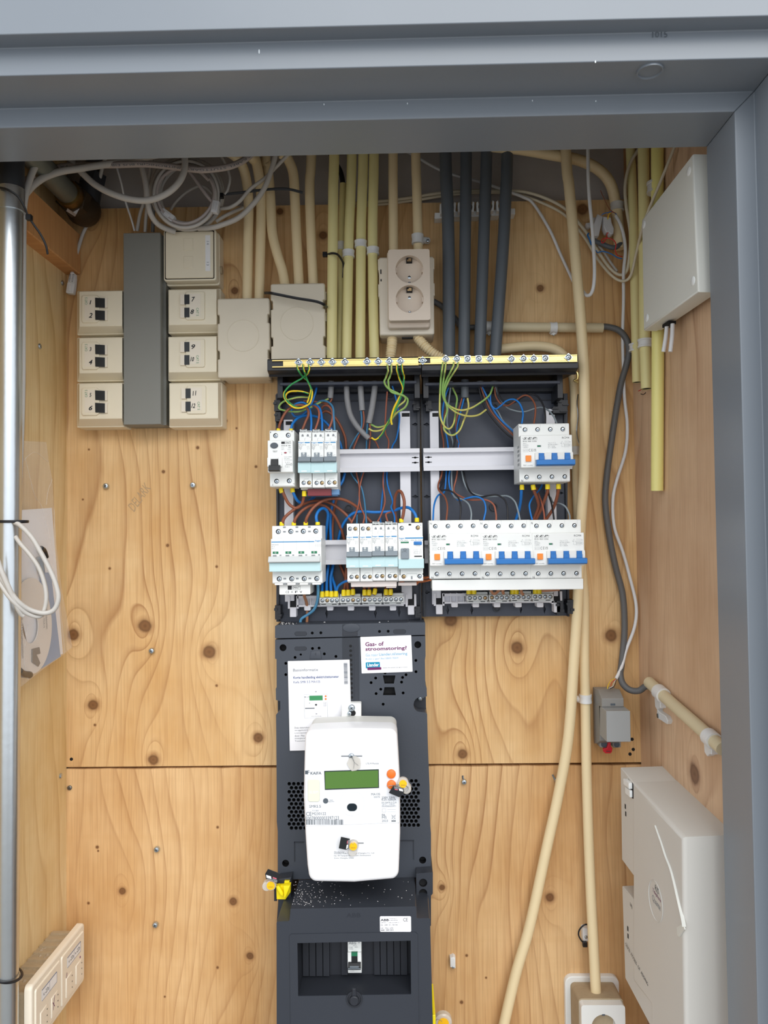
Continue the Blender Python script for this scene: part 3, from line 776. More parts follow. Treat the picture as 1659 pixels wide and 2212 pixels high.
    # circuit diagram
    for x in (1345, 1375, 1405, 1435): m.line([(nu(x), nv(528)), (nu(x+8), nv(550)), (nu(x), nv(575)), (nu(x), nv(610)), (nu(x), nv(690))], 0.2, e)
    m.line([(nu(1335), nv(615)), (nu(1445), nv(615)), (nu(1445), nv(650)), (nu(1335), nv(650)), (nu(1335), nv(615))], 0.2, e)
    m.line([(nu(1300), nv(545)), (nu(1275), nv(545)), (nu(1275), nv(668)), (nu(1345), nv(668))], 0.2, e); m.line([(nu(1310), nv(570)), (nu(1310), nv(605)), (nu(1340), nv(605))], 0.2, e)
    m.line([(nu(1245), nv(588)), (nu(1275), nv(588))], 0.5, e); m.line([(nu(1440), nv(560)), (nu(1488), nv(560))], 0.3, e); m.line(([(nu(1467)+1.2*math.cos(i*0.7), nv(640)+1.2*math.sin(i*0.7)) for i in range(10)]), 0.2, e)
    m.line([(nu(1467), nv(560)), (nu(1467), nv(622))], 0.2, e)
    obj('fine_print', m, 'ink_light', o)
    # ventilation print on the left flank
    side = Frame(fr(0.15, 0, 0), (0,-0.001,0), (0,0,0.001), (-0.001,0,0)); m = MB(side)
    for j, vv in enumerate((-30, -35.5, -41.5, -48, -54)):
        for i in range(4): m.quad(80+i*4.2-0.8+0.0, 82.6+i*4.2-0.8, vv-3.6, vv, 0.06)
    obj('side_print', m, 'ink_light', o)
SG = 'four-pole breakers with blue levers on the right board'
dev = device('circuit_breaker', 'single white breaker with blue lever alone on the upper rail of the right board', 'circuit breaker', 1119.8, 915.5, 69.3, SG, sep)
p0 = P(1119.8, 915.5, 92)
for (x, y, lb) in ((926.3, 1124.2, 'white breaker with blue lever at the left of the lower right row'), (1035.3, 1124.0, 'white breaker with blue lever in the middle of the lower right row'), (1144.6, 1123.2, 'white breaker with blue lever at the right end of the lower right row')):
    q = P(x, y, 92); dup(dev, (q.x-p0.x, 0, q.z-p0.z), lb)
# ---- one-module breakers
def one_mod(kind, name1):
    def f(o, fr, W):
        k = 0.0688
        def hu(x): return (x-700)*k
        def hv(y): return -(y-100)*k
        top = 0.0 if kind == 1 else hv(128)
        m = MB(fr); a, b, c, e = (hv(172) if kind == 1 else top), hv(362), hv(1000), hv(1285)
        d1, d2 = 92.0, 102.0
        m.extr([(a, 42.3), (a, d1), (b, d1), (b, d2-0.8), (b-0.8, d2), (hv(685), d2), (c, d2), (c, d1), (e+1.0, d1), (e, d1-1.0), (e, 80), (e-2.2, 78), (e-2.2, 35)], 0.12, W-0.12)
        obj('housing', m, 'device_white', o, bevel=0.4)
        if kind == 1:
            m = MB(fr); m.slab(rrect(0.2, 10.0, hv(172), hv(100), 0.5, 2), 42.3, 86, 0.5, 1); m.slab(rrect(10.0, W-0.2, hv(172), hv(125), 0.4, 2), 42.3, 84, 0.5, 1)
            t = obj('clamp_head', m, 'device_lightgrey', o)
            m = MB(fr)
            for x0 in (0.8, 5.0): m.box(x0+0.2, x0+3.6, hv(165), hv(150), 84, 86.15)
            m.box(2, 8.6, hv(118), hv(106), 84, 86.15)
            for x0 in (11.0,): m.box(x0, x0+4.5, hv(160), hv(146), 82, 84.15)
            objs('clamp_slot', m, 'hole_dark', t)
            m = MB(fr)
            for x0 in (770, 875):
                m.slab([(hu(x0-22), hv(262)), (hu(x0+22), hv(262)), (hu(x0+22), hv(238)), (hu(x0+10), hv(215)), (hu(x0-10), hv(215)), (hu(x0-22), hv(238))], 91, 92.3, 0.15, 1)
            objs('release_tab', m, 'ink_light', o)
        else:
            term_screws(o, fr, [(hu(765), hv(232)), (hu(872), hv(232))], 2.7, mt=['screw_zinc', 'screw_brassy'], ring=False)
        term_screws(o, fr, [(hu(785), hv(1190)), (hu(893), hv(1190))], 2.75, mt=['screw_zinc', 'screw_brassy'], ring=False)
        m = MB(fr); m.extr([(hv(790), d2-0.5), (hv(790), d2+5.5), (hv(770), d2+7), (hv(742), d2+6.0), (hv(685), d2+3), (hv(685), d2-0.5)], 0.2, W-0.3)
        m.box(hu(757), hu(865), hv(690), hv(597), d2-1, d2+0.8); lv = obj('lever', m, 'device_grey', o, bevel=0.3)
        m = MB(fr); m.slab(circle(hu(808), hv(620), 1.6, 12), d2, d2+0.9); m.box(hu(780), hu(835), hv(668), hv(660), d2, d2+0.9); objs('lever_mark', m, 'device_lightgrey', lv)
        m = MB(fr); m.slab(rrect(-0.6, W+0.0, hv(1002), hv(795), 0.5, 2), d1, d2+1.6, 0.6, 2); cv = obj('label_cover', m, 'teal_cover', o)
        m = MB(fr); m.box(hu(760), hu(868), hv(980), hv(960), d2+1, d2+1.9); obj('finger_tab', m, 'device_white', cv)
        m = MB(fr); e_ = d2+0.08
        m.text('hager', hu(692+16), hu(802+16), hv(420), hv(384), e_, bold=0.02); m.quad(hu(812+16), hu(915+16), hv(412), hv(390), e_); obj('brand_print', m, 'hager_blue', o)
        m = MB(fr); m.text(name1, hu(695+16), hu(838+16), hv(458), hv(432), e_); m.text('B16' if kind != 3 else 'C16', hu(695+16), hu(765+16), hv(485), hv(462), e_)
        m.text('6000', hu(698+16), hu(750+16), hv(516), hv(496), e_); m.text('3', hu(720+16), hu(740+16), hv(546), hv(524), e_); m.line([(hu(697+16), hv(494)), (hu(754+16), hv(494)), (hu(754+16), hv(519)), (hu(697+16), hv(519)), (hu(697+16), hv(494))], 0.15, e_)
        for x0 in (870, 900): m.line([(hu(x0+16), hv(540)), (hu(x0+16), hv(512)), (hu(x0-12+16), hv(480)), (hu(x0+6+16), hv(470))], 0.22, e_)
        m.text('N', hu(908), hu(930), hv(288), hv(262), 92.08); m.text('N', hu(925), hu(950), hv(1262), hv(1234), 92.08)
        m.line([(hu(815), hv(345)), (hu(815), hv(300)), (hu(835), hv(296))], 0.25, 92.08); m.line([(hu(785), hv(1130)), (hu(800), hv(1114)), (hu(890), hv(1112))], 0.3, 92.08)
        m.line([(hu(885), hv(668)), (hu(888), hv(654)), (hu(925), hv(652))], 0.3, e_)
        obj('fine_print', m, 'ink_light', o)
    return f
HG = 'one-module breakers with grey levers and teal label covers'
def place(proto, pp, x, y, lb):
    q = P(x, y, 92); return dup(proto, (q.x-pp.x, 0, q.z-pp.z), lb)
x0, y0 = 570+700/9.217, 915+100/9.217
b1 = device('circuit_breaker', 'narrow white breaker with grey lever, first beside the black lever device, upper left rail', 'circuit breaker', x0, y0, 17.2, HG, one_mod(1, 'MKS516')); pp = P(x0, y0, 92)
place(b1, pp, 570+956/9.217, y0+0.2, 'narrow white breaker with grey lever, middle of the three on the upper left rail')
place(b1, pp, 570+1208/9.217, y0-0.6, 'narrow white breaker with grey lever, last of three beside the bare upper rail')
G3 = zf(740, 1115, 8.97)
place(b1, pp, 740+572/8.97, 1115+102/8.97, 'narrow breaker, third in the lower left row, wires clamped without top screws')
place(b1, pp, 740+820/8.97, 1115+100/8.97, 'narrow breaker, fourth in the lower left row, next to the blue test button device')
b2 = device('circuit_breaker', 'narrow breaker with two screws on top, first in the lower left row', 'circuit breaker', 740+80/8.97, 1115+118/8.97, 17.2, HG, one_mod(2, 'MHN516')); pp2 = P(740+80/8.97, 1115+118/8.97, 92)
place(b2, pp2, 740+330/8.97, 1115+116/8.97, 'narrow breaker with two screws on top, second in the lower left row')
# ---- two-module residual current device with a blue test button
def rcd_blue(o, fr, W):
    k = 0.0707
    def hu(x): return (x-1068)*k
    def hv(y): return -(y-132)*k
    body(o, fr, W, (0, hv(385), hv(1005), hv(1262)), None, d_nose=102.0)
    term_screws(o, fr, [(hu(1145), hv(232)), (hu(1457), hv(228)), (hu(1172), hv(1168)), (hu(1480), hv(1166))], 2.9, mt=['screw_zinc', 'screw_brassy', 'screw_brassy', 'screw_zinc'], ring=False)
    m = MB(fr); m.box(hu(1278), hu(1328), hv(182), hv(152), 91, 92.2); m.box(hu(1094), hu(1108), hv(1140), hv(1030), 91, 92.1); m.box(hu(1538), hu(1550), hv(1138), hv(1112), 91, 92.1); objs('slot', m, 'hole_dark', o)
    m = MB(fr); m.slab(rrect(hu(1124), hu(1280), hv(826), hv(620), 1.2, 3), 101, 106, 1.0, 2); lv = obj('lever', m, 'device_grey', o)
    m = MB(fr); m.line([(hu(1200)+1.8*math.cos(i*0.63), hv(648)+1.6*math.sin(i*0.63)) for i in range(11)], 0.4, 106.1); m.line([(hu(1150), hv(702)), (hu(1150), hv(686)), (hu(1226), hv(686)), (hu(1226), hv(702))], 0.25, 106.1); obj('lettering', m, 'ink', lv)
    m = MB(fr); m.slab(rrect(hu(1372), hu(1526), hv(558), hv(492), 0.8, 3), 101, 103.5, 0.6, 2); tb = obj('test_button', m, 'lever_blue', o)
    m = MB(fr); m.box(hu(1122), hu(1276), hv(524), hv(495), 101, 102.2); obj('indicator_slot', m, 'flag_green', o)
    m = MB(fr); m.box(hu(1378), hu(1526), hv(788), hv(766), 101, 102.2); obj('lock_slot', m, 'ink', o)
    m = MB(fr); m.slab(rrect(0.2, W+0.9, hv(1008), hv(822), 0.6, 2), 92, 103.6, 0.6, 2); obj('label_cover', m, 'teal_cover', o)
    m = MB(fr); e = 102.08; m.text('hager', hu(1090), hu(1196), hv(452), hv(414), e, bold=0.02); m.quad(hu(1206), hu(1552), hv(438), hv(416), e); obj('brand_print', m, 'hager_blue', o)
    m = MB(fr); m.text('CDA 540G', hu(1098), hu(1262), hv(482), hv(458), e); m.text('40A I\u0394n 0.03 A', hu(1316), hu(1552), hv(482), hv(456), e); m.text('N', hu(1500), hu(1524), hv(190), hv(162), 92.1); m.text('N', hu(1530), hu(1552), hv(1235), hv(1208), 92.1); m.text('Test', hu(1405), hu(1495), hv(582), hv(566), e)
    for x in (1372, 1400, 1430, 1500): m.line([(hu(x), hv(632)), (hu(x), hv(660)), (hu(x+12), hv(690)), (hu(x), hv(735))], 0.2, e)
    m.line([(hu(1375), hv(690)), (hu(1485), hv(690)), (hu(1485), hv(725)), (hu(1375), hv(725)), (hu(1375), hv(690))], 0.18, e)
    m.line([(hu(1232), hv(1190)), (hu(1232), hv(1118)), (hu(1430), hv(1116)), (hu(1430), hv(1190))], 0.3, 92.1); m.box(hu(1312), hu(1342), hv(1222), hv(1162), 91, 92.2)
    obj('fine_print', m, 'ink_light', o)
device('residual_current_device', 'white device with a blue test button, right end of the lower left row', 'circuit breaker', 740+1068/8.97, 1115+132/8.97, 34.1, None, rcd_blue)
# ---- four-pole main switch
def main_switch(o, fr, W):
    k = 0.0573
    def hu(x): return (x-138)*k
    def hv(y): return -(y-175)*k
    body(o, fr, W, (0, hv(485), hv(1262), hv(1560)), None, d_nose=103.0)
    cx = (290, 590, 890, 1190)
    term_screws(o, fr, [(hu(x), hv(312)) for x in cx] + [(hu(x+14), hv(1445)) for x in cx], 3.35, mt='screw_zinc', ring=False)
    m = MB(fr)
    for x in cx:
        m.slab(rrect(hu(x-100), hu(x+105), hv(1595), hv(1540), 0.4, 2), 70, 91.0, 0.4, 1); m.slab(rrect(hu(x-100), hu(x+110), hv(470), hv(395), 0.3, 2), 91, 92.7, 0.3, 1)
    objs('terminal_shroud', m, 'device_white', o)
    m = MB(fr)
    for x in cx[:-1]:
        for y in (210, 318, 1440, 1565): m.box(hu(x+115), hu(x+180), hv(y+20), hv(y-18), 90.5, 92.15)
    objs('slot', m, 'ink_light', o)
    m = MB(fr); m.extr([(hv(1045), 102), (hv(1045), 110), (hv(1015), 111), (hv(905), 107), (hv(900), 102)], hu(92), hu(1316)); lv = obj('lever', m, 'device_lightgrey', o, bevel=0.4)
    m = MB(fr)
    for x in (185, 488, 797, 1102): m.box(hu(x), hu(x+135), hv(842), hv(785), 102, 103.4)
    objs('position_flag', m, 'flag_green', o)
    m = MB(fr)
    for x in (185, 488, 797, 1102): m.box(hu(x), hu(x+90), hv(898), hv(868), 102, 103.3); m.box(hu(x+160), hu(x+205), hv(890), hv(862), 102, 103.3)
    objs('lever_slot', m, 'ink_light', o)
    m = MB(fr); m.slab(rrect(hu(100), hu(1320), hv(1265), hv(1050), 0.6, 2), 92, 105.5, 0.8, 2); obj('label_cover', m, 'teal_cover', o)
    m = MB(fr); e = 103.08; m.quad(hu(118+34), hu(1138+34), hv(572), hv(550), e); m.text('.hager', hu(1148+34), hu(1300+34), hv(572), hv(520), e, bold=0.02); obj('brand_print', m, 'hager_blue', o)
    m = MB(fr); m.text('SBN440', hu(120+34), hu(290+34), hv(640), hv(612), e); m.text('40 A', hu(120+34), hu(200+34), hv(685), hv(658), e); m.text('400 V~', hu(120+34), hu(215+34), hv(730), hv(705), e)
    for x in (1172, 1212, 1252, 1296): m.line([(hu(x+34), hv(612)), (hu(x+6+34), hv(650)), (hu(x-6+34), hv(655)), (hu(x+4+34), hv(692))], 0.2, e); m.text('o', hu(x+32+34), hu(x+72+34), hv(1, ), hv(0), 0) if False else None
    for x in (404, 712, 1018): m.line([(hu(x+34), hv(500)), (hu(x+34), hv(775))], 0.18, e)
    m.text('N', hu(1300), hu(1322), hv(215), hv(190), 92.1)
    obj('fine_print', m, 'ink_light', o)
    m = MB(fr)
    for x in (250, 555, 860, 1165): m.line([(hu(x)+1.0*math.cos(i*0.8), hv(813)+1.0*math.sin(i*0.8)) for i in range(9)], 0.3, 103.5)
    objs('lever_mark', m, 'device_white', o)
device('main_switch', 'four-pole main switch with blue stripe and four green windows, lower left corner', 'switch', 575+138/11.06, 1120+178/11.06, 69.0, None, main_switch)
# ---- two-module residual current device with the black lever
def rcd_black(o, fr, W):
    k = 0.0688
    def hu(x): return (x-112)*k
    def hv(y): return -(y-137)*k
    body(o, fr, W, (0, hv(367), hv(1005), hv(1272)), None, d_nose=108.0, mt='device_white')
    term_screws(o, fr, [(hu(235), hv(245)), (hu(490), hv(240)), (hu(250), hv(1160)), (hu(503), hv(1155))], 3.2, ring=False)
    m = MB(fr)
    for x, y in ((360, 243), (375, 1155)): m.lathe(hu(x), hv(y), [(2.6, 91), (2.6, 92.25), (2.3, 92.25), (2.2, 92.12)], 18)
    objs('blind_plug', m, 'device_white', o)
    d = 108.0
    m = MB(fr); m.lathe(hu(245), hv(472), [(3.9, d-1), (3.9, d+1.2), (3.4, d+1.8), (0.001, d+2.0)], 24, ru=1.35); obj('test_button', m, 'ink_grey', o)
    m = MB(fr); m.slab(rrect(hu(108), hu(180), hv(900), hv(708), 1.2, 3), d-1, d+2.6, 1.0, 2); m.slab(rrect(hu(325), hu(405), hv(900), hv(705), 1.2, 3), d-1, d+2.6, 1.0, 2); objs('lever_hub', m, 'device_white', o)
    m = MB(fr); m.extr([(hv(740), d-1), (hv(740), d+2.5), (hv(870), d+6), (hv(870), d-1)], hu(185), hu(325)); m.extr([(hv(865), d-1), (hv(868), d+8), (hv(975), d+11), (hv(990), d+9), (hv(990), d-1)], hu(152), hu(375)); obj('lever', m, 'lever_black', o, bevel=0.5)
    m = MB(fr); m.lathe(hu(465), hv(618), [(1.0, d-1), (1.0, d+0.3), (0.001, d+0.35)], 18, ru=2.0); obj('indicator_window', m, 'flag_red', o)
    m = MB(fr); e = d+0.08
    m.text('TEST', hu(212), hu(308), hv(606), hv(574), e, bold=0.01); m.text('EMAT', hu(468), hu(568), hv(437), hv(402), e, bold=0.05)
    m.quad(hu(385), hu(455), hv(442), hv(396), e); m.line([(hu(458), hv(397)), (hu(576), hv(397)), (hu(576), hv(441)), (hu(458), hv(441))], 0.2, e)
    m.text('EGA2V-40', hu(386), hu(502), hv(488), hv(466), e, bold=0.02); m.text('40A', hu(522), hu(570), hv(488), hv(466), e, bold=0.02)
    m.text('1', hu(128), hu(142), hv(190), hv(165), 92.1); m.text('N', hu(552), hu(580), hv(180), hv(150), 92.1); m.text('2', hu(160), hu(182), hv(1245), hv(1216), 92.1); m.text('N', hu(583), hu(608), hv(1232), hv(1202), 92.1)
    m.text('0', hu(388), hu(398), hv(625), hv(610), e); m.text('I', hu(390), hu(396), hv(660), hv(640), e)
    for pts in ([(450,800),(470,800),(480,830),(480,870),(460,870),(460,900),(500,900)], [(500,790),(512,808),(500,826)], [(530,790),(542,808),(530,826)], [(505,826),(505,915)], [(535,826),(535,915)], [(480,850),(590,850)], [(560,828),(600,828)]): m.line([(hu(x), hv(y)) for x, y in pts], 0.25, e)
    m.line([(hu(578)+1.4*math.cos(i*0.7), hv(855)+1.4*math.sin(i*0.7)) for i in range(10)], 0.25, e)
    m.line([(hu(440), hv(760)), (hu(600), hv(760))], 0.25, e)
    obj('lettering', m, 'ink', o)
    m = MB(fr)
    for t, a, b, y0, y1 in (('30mA', 386, 440, 512, 528), ('230V~', 386, 448, 546, 560), ('6000', 525, 572, 505, 525), ('50/60Hz', 505, 578, 545, 558), ('A  25A', 515, 578, 580, 594), ('IP 20', 540, 578, 612, 624), ('Imax=1000A', 440, 592, 692, 706), ('EN61008-1', 440, 548, 722, 736)): m.text(t, hu(a), hu(b), hv(y1), hv(y0), e)
    obj('fine_print', m, 'ink_grey', o)
device('residual_current_device', 'two-module white device with a black lever at the top left of the boards', 'circuit breaker', 570+110/9.217, 915+135/9.217, 34.4, None, rcd_black)
# ---- bell transformer peeping out under the main switch
m = MB(); rect(m, 603, 1261, 670.5, 1284.5, 35, 84, 1.2, 0.8); t = obj('bell_module', m, 'device_white'); tag(t, 'small white module with EMAT print peeping out below the main switch', 'module')
H2 = zf(575, 1120, 11.06)
def T2(m, s_, x0, y0, x1, y1, d, z=H2, **k):
    a = z(x0, y0); b = z(x1, y1); u0, u1, v0, v1 = R(a[0], a[1], b[0], b[1], d); m.text(s_, u0, u1, v0, v1, d/1000+0.00012, **k)
def Q2(m, x0, y0, x1, y1, d, z=H2):
    a = z(x0, y0); b = z(x1, y1); u0, u1, v0, v1 = R(a[0], a[1], b[0], b[1], d); m.quad(u0, u1, v0, v1, d/1000+0.00010)
m = MB(); Q2(m, 515, 1608, 612, 1702, 84); T2(m, 'EMAT', 628, 1628, 800, 1682, 84, bold=0.05, shear=0.2); T2(m, 'CE', 465, 1730, 550, 1785, 84); T2(m, 'X', 590, 1732, 645, 1780, 84); T2(m, 'F', 690, 1730, 750, 1780, 84, bold=0.03); T2(m, 'V', 800, 1730, 860, 1780, 84, bold=0.03)
a = H2(615, 1608); b_ = H2(815, 1702); u0, u1, v0, v1 = R(a[0], a[1], b_[0], b_[1], 84); m.line([(u0, v1), (u1, v1), (u1, v0), (u0, v0)], 0.0003, 0.08412)
obj('lettering', m, 'ink', t)
# ---- comb busbars
G1 = zf(570, 915, 9.217)
m = MB(); rect(m, 664, 1056, 716, 1071, 62, 82, 0.8, 0.5); t = obj('comb_busbar', m, 'busbar_red'); tag(t, 'dark red and blue comb busbar under the three upper breakers', 'busbar')
m = MB(); rect(m, 712, 1057, 733, 1069, 60, 78, 0.5, 0.5); rect(m, 655, 1067, 730, 1072, 55, 72, 0.5, 0.4); obj('neutral_strip', m, 'busbar_blue', t, label='blue plastic strip')
m = MB(); rect(m, 758, 1256, 857, 1267.5, 50, 84, 0.8, 0.5); rect(m, 834, 1262, 856, 1270, 50, 82, 0.5, 0.4); rect(m, 860, 1258, 900, 1265, 50, 80, 0.6, 0.4); rect(m, 783, 1262, 832, 1268.5, 50, 80, 0.6, 0.4); t = obj('comb_busbar', m, 'busbar_white'); tag(t, 'pinkish white comb busbar under the lower left breaker row', 'busbar')
m = MB()
for x in (864, 900): m.tube([P(x-1, 1262, 78), P(x+3, 1257, 76), P(x+8, 1255, 74)], 0.0022, 6); 
objs('bare_tooth', m, 'copper', t)
m = MB(); u0, u1, v0, v1 = R(934.5, 1251.5, 1258.5, 1274.5, 92); m.slab(rrect(u0, u1, v0, v1, 0.001, 2), 0.045, 0.092, 0.0006, 1); t = obj('busbar_cover', m, 'white_cover'); tag(t, 'long plain white busbar cover under the three blue levered breakers', 'cover')
for y, lb in ((1257, 'lower bare copper link passing between the two boards'), (1250, 'upper bare copper link passing between the two boards')):
    m = MB(); m.tube([P(900, y, 60), P(918, y-2, 58), P(934, y-6, 62)], 0.0019, 6); tag(obj('copper_link', m, 'copper'), lb, 'wire')
# ---- terminal blocks
def tblock(x0, x1, y0, y1, lb, grp, filled=4):
    T = thing('terminal_block', lb, 'terminal block', P((x0+x1)/2, y1, 30), grp)
    m = MB(); rect(m, x0, y0, x1-1, y1, 26, 52, 0.5, 0.5); rect(m, x0+1, y0-7, x1-2, y0+1, 26, 44); rect(m, x0+2, y1-1, x1-3, y1+4.5, 26, 46); bl = obj('block_body', m, 'device_lightgrey', T)
    m = MB(); rect(m, x0+4, y1+1.2, x0+14, y1+2.6, 45, 46.3); rect(m, x1-17, y1+1.2, x1-7, y1+2.6, 45, 46.3); objs('slot', m, 'hole_dark', bl)
    n = 4; st = (x1-x0)/4.25
    for i in range(n):
        x = x0 + st*(i+0.62); y = (y0+y1)/2
        m = MB(); u, v = UV(x, y, 52); r = 3.0*1.093/F; W = 0.052
        m.m(1).slab(circle(u, v, r*1.45, 14), W-0.001, W+0.0001); m.m(0).lathe(u, v, [(r*1.05, W), (r*1.05, W+0.0004), (r*0.8, W+0.0007), (0.00001, W+0.0007)], 12)
        m.m(1); m.box(u-r*0.8, u+r*0.8, v-0.0002, v+0.0002, W, W+0.00085); m.box(u-0.0002, u+0.0002, v-r*0.8, v+r*0.8, W, W+0.00085)
        obj('terminal_screw', m, ['screw_zinc' if (x0+i) % 5 != 1 else 'screw_brassy', 'ink'], T)
for i, (x0, x1) in enumerate(((690,734),(734,780.5),(781,827),(827,873))):
    tblock(x0, x1, 1291-i*0.8, 1303.5-i*0.8, ['leftmost grey terminal block under the left board, fed by four blue wires', 'second terminal block under the left board, fed by three brown wires', 'third terminal block under the left board, with one tilted yellow ferrule', 'rightmost terminal block under the left board, next to the white upright'][i], 'terminal blocks under the left board')
for i, (x0, x1) in enumerate(((1008,1055),(1056,1102),(1102.5,1149),(1149.5,1196))):
    tblock(x0, x1, 1286-i*0.9, 1297.5-i*0.9, ['first terminal block from the left under the white busbar cover', 'second terminal block from the left under the white busbar cover', 'third terminal block from the left under the white busbar cover', 'fourth terminal block under the white busbar cover, beside the clip foot'][i], 'terminal blocks under the right board')
# ================================================================ meter board
C5 = zf(560, 1330, 4.147); C6 = zf(560, 1600, 4.147); C7 = zf(560, 1900, 4.147)
MBD = 55
T = thing('meter_board', 'tall dark grey meter board with two papers below the breaker boards', 'meter board', P(765, 1890, 20))
dm = MBD
top = [C5(*q) for q in ((142, 92), (170, 84), (1480, 60), (1487, 66), (1487, 172), (142, 203))]
hl = []
def hp(x, y, r, z=C5, n=12, ru=None, d=MBD):
    q = z(x, y); u, v = UV(q[0], q[1], d); k = (1.145-d/1000)/F/4.147; return circle(u, v, r*k, n, ru=(ru or r)*k)
m = MB(); m.plate(pxpoly(top, dm), [hp(475, 155, 13), hp(552, 153, 13), hp(1077, 141, 13), hp(1155, 139, 13)], 0.0, dm/1000, 0.006, inner=1)
obj('top_strip', m, ['meter_board', 'hole_dark'], T, bevel=0.6)
body_ol = [C5(*q) for q in ((142, 215), (750, 198), (1488, 182), (1490, 358), (1484, 400), (1488, 622), (1500, 650), (1502, 722), (1478, 730))]
# large round notch on the right
body_ol += [C5(1440 + 58*math.cos(a), 797 + 66*math.sin(a)) for a in [math.radians(-58 - 24*i) for i in range(10)]]
body_ol += [C5(*q) for q in ((1490, 868), (1504, 885))] + [(924, 1600), (928, 1700), (929, 1775), (931, 1800), (931, 1895), (600, 1900), (600, 1796), (598, 1775), (597, 1600)] + [C5(*q) for q in ((150, 890), (165, 868), (188, 850), (188, 765), (150, 755), (148, 655), (156, 640), (155, 390), (142, 385))]
holes = [hp(213, 287, 31, n=20), hp(1420, 260, 31, n=20)]
holes += [hp(x, y, 13) for x, y in ((477, 294), (536, 290), (583, 342), (687, 365), (321, 374), (238, 427), (238, 528), (1403, 401), (1404, 502), (1127, 512), (1043, 559), (1002, 600), (1284, 553), (1275, 595), (1315, 529), (1089, 659), (1047, 698), (1289, 692), (1110, 793))] + [hp(372, 348, 10)]
def trap(x0, x1, y0, y1, ins): return pxpoly([C5(x0+ins, y0), C5(x1-ins, y0), C5(x1, y1), C5(x0, y1)] if ins > 0 else [C5(x0, y0), C5(x1, y0), C5(x1+ins, y1), C5(x0-ins, y1)], dm)
holes += [trap(1108, 1220, 535, 608, -14), trap(1108, 1224, 640, 712, 14)]
holes += [hp(236, 1098, 31, C6, 20), hp(1464, 1070, 31, C6, 20)]
def hexes(xs, ys, par):
    o = []
    for j, y in enumerate(ys):
        for i, x in enumerate(xs):
            o.append(hp(x + (20 if (j + par) % 2 else 0), y, 17, C6, 6))
    return o
hexL = hexes([269 + 40.5*i for i in range(5)], [386 + 36*j for j in range(12)], 0)
hexR = hexes([1264 + 40*i for i in range(5)], [360 + 36*j for j in range(12)], 1)
hexR = [h for h in hexR if h[0][0] < UV(*C6(1442, 0), dm)[0]]
m = MB(); m.plate(pxpoly(body_ol, dm), holes + hexL + hexR, 0.0, dm/1000, 0.012, inner=1)
obj('board_panel', m, ['meter_board', 'hole_dark'], T, bevel=0)
m = MB(); q = C6(252, 350); q2 = C6(400, 815)
# central cable channel, its row of holes
m = MB(); a = C5(748, 200); b = C5(892, 775); u0, u1, v0, v1 = R(a[0], a[1]+0.5, b[0], b[1], dm+1)
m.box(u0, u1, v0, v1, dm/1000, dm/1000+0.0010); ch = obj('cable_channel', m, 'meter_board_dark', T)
m = MB()
for i in range(13):
    for h in [hp(818 + i*1.0, 272 + i*41.8, 13, d=dm+1)]: m.slab(h, (dm+1)/1000-0.0005, (dm+1)/1000+0.0001)
objs('channel_hole', m, 'hole_dark', ch)
m = MB(); a = C5(843, 270); b = C5(846, 770); u0, u1, v0, v1 = R(a[0], a[1], b[0], b[1], dm+1); m.box(u0, u1, v0, v1, 0.0555, 0.0572); obj('channel_rib', m, 'meter_board', ch)
m = MB(); a = C5(745, 78); b = C5(880, 182); u0, u1, v0, v1 = R(a[0], a[1], b[0], b[1], dm); m.slab(rrect(u0, u1, v0, v1, 0.001, 2), 0.0548, 0.0556, 0.0003, 1); e = obj('knockout', m, 'meter_board_dark', T)
m = MB(); c = C5(825, 108); u, v = UV(*c, dm); m.lathe(u, v, [(0.0060, 0.0552), (0.0060, 0.0562), (0.0052, 0.0564), (0.0001, 0.0564)], 24, ru=2.0); obj('knockout_disc', m, 'meter_board', e)
m = MB()
for (x0, y0, x1, y1) in ((316, 142, 428, 180), (316, 276, 426, 312), (1200, 122, 1314, 162)):
    a = C5(x0, y0); b = C5(x1, y1); u0, u1, v0, v1 = R(a[0], a[1], b[0], b[1], dm); m.slab(rrect(u0, u1, v0, v1, 0.004, 5), 0.0548, 0.0555, 0.0004, 1)
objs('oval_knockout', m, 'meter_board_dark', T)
m = MB(); m.slab(trap(452, 560, 316, 386, 14), 0.0545, 0.0562, 0.0006, 2); e = obj('number_tab', m, 'dark_grey_box' if False else 'meter_board', T)
m = MB(); a = C5(498, 328); b = C5(512, 356); u0, u1, v0, v1 = R(*a, *b, dm); m.text('4', u0, u1, v0, v1, 0.0563); obj('lettering', m, 'meter_board_dark', e)
m = MB(); 
for (x0, y0, x1, y1) in ((313, 905, 398, 912), (1262, 890, 1385, 897)):
    a = C6(x0, y0); b = C6(x1, y1); u0, u1, v0, v1 = R(*a, *b, dm); m.box(u0, u1, v0, v1, 0.0545, 0.0562)
for (x0, y0, x1, y1) in ((313, 905, 319, 1080), (1380, 895, 1386, 1060)):
    a = C6(x0, y0); b = C6(x1, y1); u0, u1, v0, v1 = R(*a, *b, dm); m.box(u0, u1, v0, v1, 0.0545, 0.0562)
objs('panel_rib', m, 'meter_board_dark', T)
